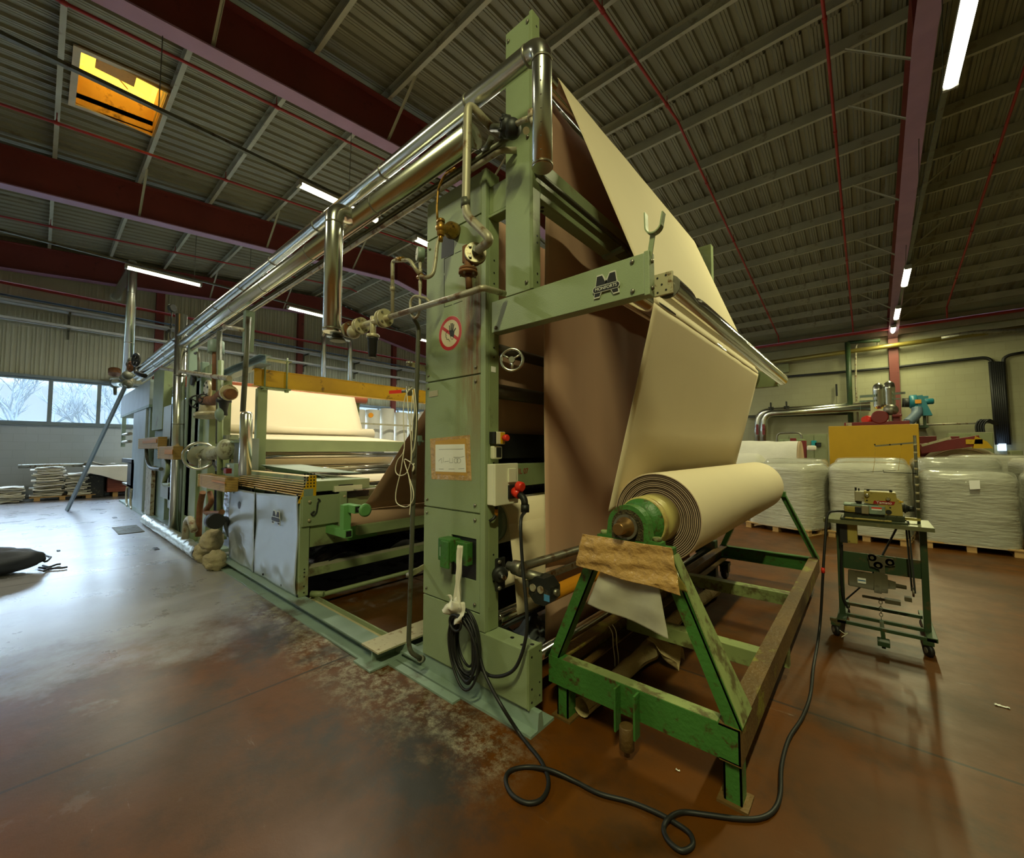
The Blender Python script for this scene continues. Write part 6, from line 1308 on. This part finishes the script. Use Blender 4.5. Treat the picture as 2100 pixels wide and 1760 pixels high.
# ================================================================== WRAPPED BALES ON PALLETS
FILM = mat('stretch_film', (214, 214, 198), .14, var=.15, vs_=5, alpha=.40, coat=1, bump=1, bscale=9, stretch=(.7, .7, 4))
LOAD = mat('stacked_white_fabric', (188, 184, 164), .8, var=.08, vs_=3, bump=.9, bscale=6, stretch=(.6, .6, 9))
LOAD2 = mat('stacked_grey_fabric', (146, 144, 128), .8, var=.1, vs_=3, bump=.9, bscale=6, stretch=(.6, .6, 9))
def rbox(mb, M, w, d, z0, h, rad, seed, amp, n=22, nvt=36):
    def f(u, v):
        t = u*2*pi; k = 5.0
        cx_, sx_ = cos(t), sin(t); ex = abs(cx_)**(2/k)*(1 if cx_ > 0 else -1); ey = abs(sx_)**(2/k)*(1 if sx_ > 0 else -1)
        if v < .72: z = z0+(h-rad)*v/.72; s = 1
        else:
            q = (v-.72)/.28*pi/2; z = z0+h-rad+rad*sin(q); s = max(0.0, 1-(rad/min(w, d)*2)*(1-cos(q))) if v < .9 else max(0.0, (1-(rad/min(w, d)*2)*(1-cos((.9-.72)/.28*pi/2)))*(1-v)/.1)
        x, y = ex*w/2*s, ey*d/2*s
        nn = amp*noise.noise(Vector((x*3+seed, y*3, z*7)))+amp*.4*noise.noise(Vector((x*9, y*9+seed, z*24)))
        return M @ Vector((x*(1+nn), y*(1+nn), z+nn*.5*(v > .6)))
    mb.grid(f, n*4, nvt)
def bale(x, y, w, d, h, rot, lab, seed=1, dark=False, film=1):
    e = empty('wrapped_bale', (x, y, 0), lab, 'pallet of fabric', 'plastic-wrapped fabric bales on pallets'); M = Matrix.Translation((x, y, 0)) @ Matrix.Rotation(R(rot), 4, 'Z')
    for sx in (-1, 0, 1):
        for sy in (-1, 0, 1): MB().box(sx*(w/2-.06)-.05, sx*(w/2-.06)+.05, sy*(d/2-.06)-.05, sy*(d/2-.06)+.05, 0.015, .085, 0, M).build('pallet_block', WOOD, e)
    for k in range(5): yy = -d/2+(d-.1)*k/4; MB().box(-w/2, w/2, yy, yy+.1, .087, .107, 0, M).build('deck_board', WOOD, e)
    for k in (-1, 0, 1): MB().box(k*(w/2-.06)-.05, k*(w/2-.06)+.05, -d/2, d/2, 0, .014, 0, M).build('bottom_board', WOOD, e)
    m_ = MB(); rbox(m_, M, w*.985, d*.985, .108, h-.13, .16, seed, .016); m_.build('fabric_stack', LOAD2 if dark else LOAD, e)
    if film: m_ = MB(); rbox(m_, M, w*1.015, d*1.015, .09, h-.09, .15, seed+5, .022); m_.build('stretch_film', FILM, e)
    return e, M
bale(-1.17, 9.42, 1.12, 1.0, 1.27, -20, 'white film-wrapped bale on a pallet, left of the front three and nearest the roll', 1)
bale(.0, 9.45, 1.03, 1.0, 1.30, -8, 'pale film-wrapped bale directly behind the sewing machine', 2)
e, M = bale(1.12, 9.55, 1.02, 1.1, 1.20, -2, 'grey glossy film-wrapped bale with a small paper label at the right edge', 3, True)
q = AY(2009, 995, 8.99); q2 = AY(2009, 995, 8.95); MB().plate([AY(*p, 8.955) for p in ((1987, 986), (2009, 985), (2010, 1003), (1989, 1004))], (0, -1, 0), .002).build('paper_label', PAPER, label='white paper label on the right-hand wrapped bale', cat='label')
bale(2.28, 9.6, 1.05, 1.0, 1.22, 4, 'film-wrapped bale cut off by the right edge of the picture', 4)
for i, (x, y, h, lab) in enumerate(((-1.2, 10.9, 1.33, 'second-row wrapped bale behind the left front bale'), (.02, 10.9, 1.36, 'second-row wrapped bale behind the middle front bale'), (1.15, 10.9, 1.38, 'second-row wrapped bale behind the labelled bale'), (2.4, 10.9, 1.40, 'second-row wrapped bale at the far right'), (1.8, 12.2, 1.42, 'third-row wrapped bale with a bulging top near the red arm'))):
    bale(x, y, 1.08, 1.05, h, -4+3*i, lab, 10+i, i == 2)

# ================================================================== THINGS ALONG THE BLOCK WALL
# big white batches left of the yellow cover
wb = empty('white_batch', (-2.4, 12.5, 0), 'large horizontal roll of crumpled white cloth left of the yellow cover', 'cloth roll')
a, b = AY(1632, 905, 12.0), AY(1632, 955, 12.0); rr = .62
def wbf(u, v):
    x = -4.6+(a.x+4.6)*u; t = 2*pi*v; r = rr+.02*nz(x*3, cos(t)*2, sin(t)*2)+.015*sin(x*4+t*3)*(u > .4); return (x, 12.6+r*cos(t), a.z-rr+.02+r*sin(t))
MB().grid(wbf, 50, 48).build('white_cloth', WHITE, wb)
MB().cyl((a.x-.02, 12.6, a.z-rr+.02), (a.x+.04, 12.6, a.z-rr+.02), rr*.985, seg=48).build('cloth_end', mat('pinkish_cloth_edge', (196, 170, 140), .85), wb)
MB().cyl((a.x-.02, 12.6, a.z-rr), (a.x+.4, 12.6, a.z-rr), .06).box(a.x+.25, a.x+.33, 12.5, 12.7, 0, a.z-rr+.05).box(-4.5, -4.4, 12.5, 12.7, 0, a.z-rr-.3).build('batch_stand', STANDG, wb)
wb2 = empty('white_batch', (-2.6, 11.3, 0), 'smaller white cloth roll with a rounded end behind the left bale', 'cloth roll')
c_ = AY(1558, 950, 11.0)
MB().lathe((-4.4, 11.3, 1.02), (0, 11.3, 1.02), [(0, .35), (.05, .40), (c_.x+4.4-.1, .40), (c_.x+4.4-.02, .36), (c_.x+4.4+.06, .25), (c_.x+4.4+.1, .1)], 40).build('white_cloth', WHITE, wb2)
MB().box(-4.2, -4.1, 11.2, 11.4, 0, .62).box(c_.x-.3, c_.x-.2, 11.2, 11.4, 0, .62).build('cradle_leg', TEAL, wb2)
# machine under a yellow cover
ym = empty('yellow_covered_machine', (.08, 13.6, 0), 'big mustard-yellow box cover with maroon machinery on top', 'machine')
p0, p1 = AY(1699, 878, 13.0), AY(1884, 871, 13.0)
YC = mat('mustard_panel', (206, 160, 16), .45, var=.04)
MB().box(p0.x, p1.x, 13.0, 14.4, .35, p0.z+.04, .01).build('yellow_cover', YC, ym)
cx_, cz_ = (p0.x+p1.x)/2, (p0.z+.35)/2+.2
MB()._faces and MB().prism([(p0.x+.01, .4), (p1.x-.01, .4), (p1.x-.01, p0.z+.03), (p0.x+.01, p0.z+.03)], (12.995, 13.0)).build('cover_face', YC, ym)
def G_(name, m, q0, q1, Y=13.3, d=.3, bev=.01, e=ym):
    a, b = AY(*q0, Y), AY(*q1, Y); return MB().box(min(a.x, b.x), max(a.x, b.x), Y, Y+d, min(a.z, b.z), max(a.z, b.z), bev).build(name, m, e)
MB().box(p0.x+.1, p1.x-.1, 13.1, 14.3, 0, .35).build('machine_base', MAROON, ym)
G_('maroon_beam', MAROON, (1731, 867), (1866, 876), 13.1, .3)
for k in range(6): q = AY(1737+(k % 3)*4, 869+(k//3)*3, 13.09); MB().cyl(q, q-Vector((0, .01, 0)), .02, seg=8).build('rivet', FLANGE, ym)
G_('maroon_pump', MAROON, (1790, 847), (1818, 868), 13.3, .4, .04); q = AY(1804, 856, 13.2); MB().cyl(q, q-Vector((0, .12, 0)), .16, bev=.02).build('pump_disc', MAROON, ym)
q = AY(1775, 861, 13.2); MB().cyl(q, q+Vector((.25, .2, 0)), .10, bev=.02).cyl(q-Vector((0, .02, 0)), q-Vector((0, .03, 0)), .085).build('red_motor', REDPL, ym)
G_('maroon_bracket', MAROON, (1831, 852), (1846, 874), 13.2, .2); G_('maroon_bracket', MAROON, (1830, 850), (1850, 854), 13.1, .35)
G_('steel_valve', STEEL, (1820, 838), (1834, 850), 13.25, .2, .03); q = AY(1827, 841, 13.3); MB().ball(q, .14).build('steel_valve', STEEL, ym); G_('steel_valve', FLANGE, (1822, 850), (1832, 873), 13.25, .15, .03)
for x0, x1, yt, yb in ((1792, 1812, 785, 838), (1814, 1835, 781, 836)):
    a, b = AY(x0, yt, 13.4), AY(x1, yb, 13.4); r_ = (b.x-a.x)/2*1.36; xc = (a.x+b.x)/2; h_ = a.z-b.z
    MB().lathe((xc, 13.5, b.z), (xc, 13.5, 99), [(0, .05), (.03, r_*.8), (.1, r_), (h_-.2, r_), (h_-.19, r_*1.04), (h_-.16, r_*1.04), (h_-.15, r_), (h_-.07, r_*.9), (h_-.03, r_*.6), (h_, r_*.1)], 28).build('clad_vessel', ALU, ym, label='silver clad vessel with domed top')
for q0, q1 in (((1763, 812), (1766, 869)), ((1854, 806), (1857, 868)), ((1763, 811), (1795, 814)), ((1763, 822), (1795, 824)), ((1834, 805), (1857, 808)), ((1834, 817), (1846, 819)), ((1844, 817), (1847, 868))): G_('guard_rail', GREYGREEN, q0, q1, 13.35, .04, 0)
# maroon swing arm machine and roll, cabinets
am = empty('maroon_arm_machine', (2.2, 14.5, 0), 'maroon machine arm with a yellow tip over a big wound roll', 'machine')
G_('side_frame', MAROON, (1885, 895), (1924, 960), 13.6, .3, e=am); G_('side_frame', MAROON, (1948, 895), (1968, 905), 13.2, .15, e=am)
a, b = AY(1886, 921, 13.2), AY(2010, 903, 13.2); MB().bar(a, b, .1, .22, (0, 0, 1), .01).build('swing_arm', MAROON, am)
a, b = AY(1890, 914, 13.15), AY(1950, 898, 13.15); MB().bar(a, b, .02, .05).build('steel_strip', FLANGE, am); q = AY(1998, 906, 13.1); MB().box(q.x-.12, q.x+.12, 13.1, 13.13, q.z-.05, q.z+.05).build('yellow_label', YEL, am)
a = AY(2012, 908, 13.15); MB().prism([(a.x-.12, a.z-.12), (a.x+.16, a.z-.12), (a.x+.08, a.z+.02), (a.x-.08, a.z+.14)], (13.1, 13.3)).build('yellow_tip', YEL, am)
q = AY(1970, 955, 13.6); MB().lathe((q.x, 13.5, q.z-.25), (q.x, 16.3, q.z-.25), [(0, .1), (.001, .62), (.02, .72), (2.6, .72)], 56).build('wound_roll', mat('grey_cream_roll', (176, 166, 140), .8, var=.1), am)
for r_ in (.25, .4, .52, .62): MB().pipe([Vector((q.x+r_*cos(t), 13.49, q.z-.25+r_*sin(t))) for t in [2*pi*k/40 for k in range(40)]], .012, seg=6, closed=True).build('roll_layer', EDGE, am)
MB().box(q.x-.1, q.x+.1, 13.3, 16.4, 0, .3).box(q.x-.5, q.x+.5, 13.4, 13.55, .0, .2).build('roll_cradle', MAROON, am)
def cabinet(q0, q1, Y, lab, doors=2, m=CABG):
    a, b = AY(*q0, Y), AY(*q1, Y); e = empty('electrical_cabinet', ((a.x+b.x)/2, Y, 0), lab, 'cabinet')
    MB().box(a.x, b.x, Y, Y+.5, 0, a.z, .01).build('cabinet_body', m, e)
    for k in range(doors):
        x0 = a.x+(b.x-a.x)*k/doors; x1 = a.x+(b.x-a.x)*(k+1)/doors; MB().box(x0+.015, x1-.015, Y-.02, Y-.001, .1, a.z-.05, .004).build('door', m, e)
    return e
e1 = cabinet((1594, 892), (1698, 960), 19.5, 'row of grey-green electrical cabinets left of the yellow cover', 4)
q = AY(1669, 909, 19.4); MB().box(q.x-.08, q.x+.08, 19.4, 19.47, q.z-.10, q.z+.1, .01).build('blue_switch', mat('turquoise_plastic', (30, 140, 150), .4), e1); q = AY(1677, 911, 19.4); MB().box(q.x-.09, q.x+.1, 19.4, 19.47, q.z-.10, q.z+.06, .01).build('grey_switch', DARK, e1)
e2 = cabinet((1945, 889), (2040, 940), 19.5, 'large pale electrical cabinet right of the swing arm, cables on top', 2)
for k in range(4):
    q = AY(2003+k*5, 886, 19.6); MB().pipe(smooth([q, q+Vector((0, 0, .22)), q+Vector((.12, 0, .38)), AY(2046, 873-k, 19.7)]), .028, seg=8).build('cable_bundle', BLACK, label='thick black cable arching off the pale cabinet, %s from the left' % ordn[k], cat='cable', group='arching cabinet cables')
hp = [AY(1591, 905, 18.5), AY(1593, 888, 18.5), AY(1644, 887, 18.5), AY(1646, 905, 18.5)]; hp[0].z = hp[3].z = 0; MB().pipe(hp, .035, bend=.2, seg=10).build('hoop_rail', STEEL, label='grey tubular hoop rail above the left cabinets', cat='rail')
gm_ = empty('green_machine', AZ(1640, 1000, 1)*0+Vector((-2.0, 16, 0)), 'low green machine with maroon brackets behind the white batch', 'machine')
G_('green_body', GREEN2, (1598, 901), (1650, 960), 16, .6, .02, gm_); G_('maroon_bracket', MAROON, (1643, 904), (1654, 940), 15.5, .2, .01, gm_); G_('maroon_bracket', MAROON, (1620, 899), (1632, 912), 15.7, .2, .01, gm_); G_('white_rag', WHITE, (1654, 914), (1673, 924), 15.4, .3, .05, gm_)
G_('legs', GREEN2, (1604, 955), (1612, 995), 16.1, .1, 0, gm_)
for o in list(gm_.children):
    pass
MB().box(-2.8, -1.6, 16.05, 16.5, 0, .9).build('plinth', GREEN2, gm_)
# wall services
def wp_(pts, r, m, lab, cat='pipe', bend=.3, Y=21.75, name='wall_pipe'): return MB().pipe([AY(x, y, Y) for x, y in pts], r, bend=bend, seg=16).build(name, m, label=lab, cat=cat)
wp_(((1554, 905), (1555, 845), (1785, 831)), .16, ALU, 'outer silver clad pipe running along the block wall then down', Y=21.6, name='clad_duct', bend=.5)
wp_(((1566, 905), (1567, 848), (1785, 836)), .15, ALU, 'inner silver clad pipe running along the block wall then down', Y=21.3, name='clad_duct', bend=.4)
for x in (1553, 1566):
    for y in (876, 886): a = AY(x, y, 21.1 if x > 1560 else 21.4); MB().box(a.x-.05, a.x+.05, a.y, a.y+.02, a.z-.12, a.z+.12).build('red_marking', MAROON, label='red marking on the %s silver downpipe, %s one' % ('right' if x > 1560 else 'left', 'upper' if y < 880 else 'lower'), cat='marking')
wp_(((1530, 855), (1740, 848)), .06, DARKPIPE, 'dark thin pipe below the silver wall pipes')
wp_(((1738, 702), (1745, 868)), .09, STANDG, 'tall dark green vertical pipe left of the red column', Y=21.5); wp_(((1738, 703), (1805, 698)), .07, STANDG, 'short dark green pipe arm at the head of the tall pipe', Y=21.5)
wp_(((1760, 870), (1755, 785), (1755, 700), (1799, 695), (1801, 710)), .035, OLDPIPE, 'thin pale pipe with a square bend near the red column', Y=21.6)
wp_(((1560, 746), (2099, 672)), .09, mat('yellowish_duct', (150, 136, 70), .35, metal=.5), 'long ochre horizontal pipe high on the block wall', Y=21.6)
wp_(((1500, 782), (1800, 757), (2020, 733), (2033, 738), (2038, 830), (2050, 905)), .05, BLACK, 'black cable run along the block wall turning down at the cable riser', 'cable', Y=21.9, name='cable_run')
wp_(((2099, 723), (2070, 728), (2058, 735), (2060, 800), (2066, 905)), .05, BLACK, 'black cable run from the right edge turning down at the cable riser', 'cable', Y=21.9, name='cable_run')
cr = empty('cable_riser', AY(2050, 905, 21.8), 'wide dark vertical cable riser on the block wall right of the cabinet', 'cable tray')
for k in range(7): MB().pipe([AY(2031+k*4.2, 742, 21.85), AY(2045+k*4.0, 912, 21.85)], .055, seg=8).build('cable', BLACK, cr)
wp_(((1878, 872), (2040, 866)), .04, OLDPIPE, 'thin pale conduit low on the block wall'); wp_(((1902, 868), (1900, 830)), .03, OLDPIPE, 'thin conduit below the teal fan')
MB().pipe([AY(1930, 694, 21.6), AY(1990, 684, 21.6), AY(2099, 676, 21.6)], .10, bend=.2).build('wall_pipe', STEEL, label='flattened grey pipe offset near the upper right of the wall', cat='pipe')
fn = empty('teal_fan', AY(1885, 860, 20.8), 'teal centrifugal fan with motor on green legs against the block wall', 'fan')
q = AY(1874, 824, 20.8); MB().cyl(q-Vector((.12, 0, 0)), q+Vector((.10, 0, 0)), .25, seg=32, bev=.03).build('fan_housing', TEAL, fn)
a = AY(1882, 818, 20.7); MB().prism([(a.x-.05, a.z+.1), (a.x+.12, a.z+.12), (a.x+.35, a.z-.62), (a.x-.12, a.z-.62)], (20.6, 21.0)).build('fan_bracket', TEAL, fn); q = AY(1896, 824, 20.8); MB().cyl(q-Vector((.15, 0, 0)), q+Vector((.24, 0, 0)), .105, bev=.03).box(q.x-.1, q.x+.1, 20.75, 20.9, q.z+.12, q.z+.2).build('fan_motor', TEAL, fn)
q = AY(1883, 824, 20.55); MB().box(q.x-.08, q.x+.08, 20.55, 20.56, q.z-.06, q.z+.08).build('orange_sticker', ORANGE, fn)
for px in (1879, 1893): G_('fan_leg', STANDG, (px, 847), (px+7, 873), 20.8, .2, 0, fn)
z_ = AY(1880, 873, 20.8).z; MB().box(AY(1876, 873, 20.8).x, AY(1904, 873, 20.8).x, 20.7, 21.98, z_-.08, z_).build('fan_shelf', STANDG, fn)
MB().pipe([AY(1850, 826, 20.9), AY(1872, 826, 20.9)], .17).build('dark_duct', DARK, fn); MB().pipe(smooth([AY(1880, 838, 20.6), AY(1880, 848, 20.5), AY(1872, 858, 20.3), AY(1860, 868, 20.0)]), .15, seg=14).build('flexible_duct', mat('blue_grey_flex', (84, 100, 116), .5, bump=.5, bscale=30), fn)
lv = empty('wall_lever', AY(1716, 830, 21.8), 'dark lever bracket hanging on the block wall', 'bracket'); G_('lever', DARK, (1713, 788), (1718, 812), 21.7, .1, 0, lv); G_('rod', DARK, (1715, 812), (1716.5, 832), 21.7, .05, 0, lv); G_('base', DARK, (1712, 829), (1720, 832), 21.6, .2, 0, lv)
for k, (x, y) in enumerate(((1581, 836), (1613, 834))): q = AY(x, y, 21.4); MB().box(q.x-.02, q.x+.02, 21.3, 21.5, q.z-.1, q.z+.22).box(q.x-.1, q.x+.1, 21.35, 21.45, q.z-.02, q.z+.02).build('pipe_valve', DARK, label='small dark valve on the silver wall pipes, %s one' % ('left', 'right')[k], cat='valve')
q0, q1 = AY(1596, 748, 21.8), AY(1618, 763, 21.8); MB().box(q0.x, q1.x, 21.75, 21.98, q1.z, q0.z, .02).build('wall_heater_box', CABG, label='small pale box on the block wall behind the tube end', cat='box')
q0, q1 = AY(2050, 910, 21.6), AY(2065, 925, 21.6); MB().box(q0.x, q1.x, 21.6, 21.99, q1.z, q0.z, .02).build('small_screen', mat('lit_screen', (120, 150, 190), .3, emit=(.5, .7, 1), estr=1.2), label='small glowing blue screen beside the cable riser', cat='screen')
q0, q1 = AY(2072, 924, 19.5), AY(2099, 945, 19.5); MB().box(q0.x, q1.x, 19.5, 19.9, 0, q0.z, .02).build('grey_console', CABG, label='grey console with red sockets at the right edge', cat='console')
G_('red_column', RED, (1822, 0), (1822, 0.01), 21, .001, 0) if False else None

# ================================================================== LEFT BACKGROUND
# pallet of folded white cloths
def cloth_pile(x, y, n, w, d, z0, lab, seed):
    random.seed(seed); z = z0
    for k in range(n):
        h = random.uniform(.028, .05); dx, dy = random.uniform(-.05, .05), random.uniform(-.07, .07); ww = w*random.uniform(.8, 1.05); dd = d*random.uniform(.8, 1.05); ph = random.random()*9
        def f(u, v, z=z, h=h, ph=ph):
            t = 2*pi*v; ex = abs(cos(t))**.4*(1 if cos(t) > 0 else -1); ez = abs(sin(t))**.4*(1 if sin(t) > 0 else -1)
            return (x+dx+ww*.5*ex*(1-.04*abs(sin(u*9+ph))), y+dy+dd*(u-.5), z+h/2+h*.46*ez+.008*sin(u*6+ph)+.012*nz(u*3, ph, ex))
        MB().grid(f, 14, 16).build('folded_cloth', WHITE if k % 3 else LOAD, label='folded whitish cloth in the %s, %s' % (lab, ('topmost' if k == n-1 else 'layer %d from below' % (k+1))), cat='folded cloth', group='folded cloths in the pile by the windows')
        z += h
pj = empty('pallet', (-18.75, .55, 0), 'wooden pallet under the piles of folded cloths by the window wall', 'pallet')
for yy in (.05, .55, 1.1): MB().box(-19.2, -18.3, yy-.06, yy+.06, .01, .10).build('pallet_block', WOOD, pj)
for k in range(6): xx = -19.2+.16*k; MB().box(xx, xx+.10, -.1, 1.25, .10, .12).build('deck_board', WOOD, pj)
cloth_pile(-18.75, .25, 22, .85, .62, .121, 'tall left pile', 3)
cloth_pile(-18.70, .85, 18, .80, .50, .121, 'narrower right pile', 5)
cloth_pile(-18.6, -.45, 11, .7, .55, .01, 'low pile at the left edge', 9)
# timber box with white sheet
tbx = empty('timber_box', (-18.9, 2.2, 0), 'large reddish timber box against the window wall, a white sheet over it', 'box')
for k in range(5): MB().box(-19.4, -18.3, 1.5, 4.2, .16+.14*k, .295+.14*k, .004).build('board', REDWOOD, tbx)
for yy in (1.7, 2.7, 3.8): MB().box(-19.3, -18.35, yy-.06, yy+.06, 0, .155).build('pallet_block', WOOD, tbx)
MB().box(-19.5, -18.4, .95, 1.45, .0, .72, .03).build('dark_crate', DARK, label='dark heap of cloth beside the timber box', cat='heap')
MB().box(-19.45, -18.2, 1.0, 4.3, .865, .90, .005).build('table_board', STEEL, label='long grey board carrying the white sheet by the windows', cat='board')
MB().cyl((-18.9, -.35, 1.02), (-18.9, 1.1, 1.02), .06).build('grey_tube', STEEL, label='grey tube lying over the folded cloths by the windows', cat='tube')
def sheetf(u, v):
    y = .95+3.3*u
    if v < .5: return (-19.45+1.3*v*2, y, .99+.03*nz(y*3, v*4, 1)-.05*(v < .08))
    w = (v-.5)*2; dpt = .18+.35*max(0, 1-abs(y-1.9)/.9)**1.2; return (-18.14+.03*sin(y*9)*w+.02*w, y, .985-dpt*w+.02*nz(y*4, w*3, 3)*w)
MB().grid(sheetf, 60, 30, .006).build('white_sheet', WHITE, label='white sheet draped over the board by the window wall, hanging in a point', cat='sheet')
MB().grid(lambda u, v: (-19.2+.5*v, 1.0+.7*u, 1.03+.10*v*(1-u)+.03*sin(u*8)), 10, 8, .005).build('folded_sheet', WHITE, label='small folded white cloth on the left end of the draped sheet', cat='cloth')
# white standing rolls in the bright corner
random.seed(3)
for k in range(8):
    y = 8.6+k*.82; MB().cyl((-18.9, y, .02), (-18.9, y, 3.55+.1*sin(k*2)), .36, seg=28, bev=.03).build('standing_roll', WHITE, label='tall white roll standing by the windows beyond the cloth, %s from the left' % ordn[k], cat='cloth roll', group='tall white rolls by the windows')
MB().box(-18.2, -18.1, 8.0, 15.3, 2.72, 2.80).box(-18.2, -18.1, 7.95, 8.05, 0, 3.7).build('rack_rail', FLANGE, label='grey-green rack post and rail in front of the white rolls', cat='rack')
q = AY(760, 852, 5.35); MB().cyl(q, q+Vector((.05, -.02, 0)), .06).build('orange_knob', ORANGE, fm)
# black bags on the floor at the left edge
bg_ = empty('black_bag', (-7.9, -.25, 0), 'black holdall with loose straps on the floor at the left edge', 'bag')
MB().ball((-7.95, -.30, .15), .30, .42, .15, 30, 18, lambda d: 1+.12*noise.noise(d*2.2)+.05*noise.noise(d*7)).build('bag_body', BAG, bg_)
MB().ball((-8.0, -.42, .24), .24, .34, .09, 24, 14, lambda d: 1+.12*noise.noise(d*3)).build('bag_top', BAG, bg_)
for k, P in enumerate((((75, 1142), (88, 1138), (94, 1140), (104, 1143)), ((84, 1146), (93, 1152), (102, 1146), (103, 1143)), ((88, 1160), (100, 1163), (116, 1158), (124, 1157)), ((80, 1164), (100, 1166), (125, 1165), (138, 1163)), ((90, 1172), (98, 1167), (110, 1166)))):
    MB().pipe(smooth([AZ(x, y, .10 if k < 2 else .02) for x, y in P]), .012, seg=6).build('strap', BLACK, bg_)
# scattered flakes and lint on the floor
for k, (x, y, sx) in enumerate(((120, 1130, .06), (235, 1062, .12), (320, 1126, .10), (2055, 1450, .03), (1390, 1582, .01), (520, 1200, .05), (597, 1247, .05), (620, 1240, .05))):
    p = AZ(x, y); m_ = MB(); m_.grid(lambda u, v: (p.x+sx*(u-.5)*2, p.y+sx*.6*(v-.5), .004+.012*abs(nz(u*4, v*4, k))), 8, 5, .002)
    m_.build('floor_scrap', (PAPER if k in (3, 4) else RUST if k > 4 else DARK), label=('small %s scrap lying on the floor, number %d from the left' % ('white' if k in (3, 4) else 'brown' if k > 4 else 'dark', k+1)), cat='scrap', group='scraps on the floor')
# misty bare trees outside
MIST = mat('misty_tree', (66, 74, 80), .9, var=.05)
def tree(x, y, h, seed, lab):
    random.seed(seed); m_ = MB()
    def br(p, d, L, r, n):
        q = p+d*L; m_.pipe([p, p.lerp(q, .5)+Vector((random.uniform(-.1, .1), random.uniform(-.1, .1), 0))*L*.3, q], [r, r*.85, r*.65], seg=5, cap=False)
        if n:
            for _ in range(4 if n > 1 else 5):
                dd = (d+Vector((random.uniform(-.6, .6), random.uniform(-.8, .8), random.uniform(-.1, .5)))).normalized(); br(p.lerp(q, random.uniform(.55, 1)), dd, L*random.uniform(.55, .8), r*.55, n-1)
    br(Vector((x, y, -.5)), Vector((0, 0, 1)), h*.35, .16, 4); m_.build('bare_tree', MIST, label=lab, cat='tree', group='misty bare trees outside the windows')
tree(-33, -.4, 8, 1, 'faint bare tree seen through the left window pane'); tree(-34, 2.2, 8.5, 2, 'faint bare tree filling the middle window pane'); tree(-32, 4.0, 7.5, 4, 'faint bare tree behind the ladder window')
MB().box(-60, -20.5, -30, 40, -.6, -.5).build('outside_ground', mat('pale_misty_ground', (60, 64, 60), .95), kind='structure')

# small fittings belong to the part they sit on
SUB = {'bolt': ('flange', 'panel', 'badge_beam', 'end_plate', 'side_plate', 'plate', 'tower', 'beam_end_post', 'deck'), 'hole': ('side_flange', 'base_box', 'base_box_end', 'tower_flange', 'bearing_plate', 'corner_post', 'rail', 'side_plate', 'cross_beam'),
       'badge_field': ('badge_outline',), 'badge_name': ('badge_outline',), 'castor_wheel': ('castor_fork',), 'castor_hub': ('castor_fork',), 'cover_cap': ('gear_case',), 'blue_sticker': ('gear_case',), 'spoke': ('rim', 'handwheel'), 'hub': ('rim', 'handwheel'),
       'name_letters': ('name_strip',), 'label_stripe': ('warning_label',), 'yellow_plate': ('box',), 'dark_end': ('box',), 'dark_insert': ('box',), 'flap': ('cover',), 'socket_plate': ('cover',), 'needle': ('dial',), 'slot': ('yellow_end_plate',), 'name_tab': ('yellow_end_plate',),
       'tube_opening': ('square_tube',), 'mounting_nut': ('bearing_housing',), 'grease_recess': ('bearing_housing',), 'cap_bolt': ('cap',), 'rivet': ('jacket', 'maroon_beam'), 'band': ('jacket',), 'bracket_boss': ('motor_bracket',), 'blue_band': ('motor_label',), 'bolt_hole': ('flange',),
       'green_end_disc': ('core_drum',), 'tension_knob': ('machine_arm',), 'screw': ('machine_arm',), 'name_tab': ('yellow_end_plate',), 'cutout': ('panel',), 'hand_symbol': ('sticker',), 'face_outline': ('sticker',), 'red_ring': ('sticker',), 'pane': ('window_frame',)}
base = lambda o: o.name.split('.')[0]
def ctr(o):
    c = Vector((0, 0, 0))
    for p in o.bound_box: c += Vector(p)/8
    return c
for root in [o for o in bpy.data.objects if o.parent is None and o.type == 'EMPTY']:
    kids = [o for o in root.children if o.type == 'MESH']
    for o in kids:
        want = SUB.get(base(o))
        if not want: continue
        best, bd = None, 9
        for t in kids:
            if t is o or base(t) not in want or t.parent is not root: continue
            bb = [Vector(p) for p in t.bound_box]; lo = Vector([min(p[i] for p in bb) for i in range(3)]); hi = Vector([max(p[i] for p in bb) for i in range(3)]); c = ctr(o)
            d = sum(max(lo[i]-c[i], 0, c[i]-hi[i])**2 for i in range(3))**.5
            if d < bd: best, bd = t, d
        if best and not o.children: o.parent = best
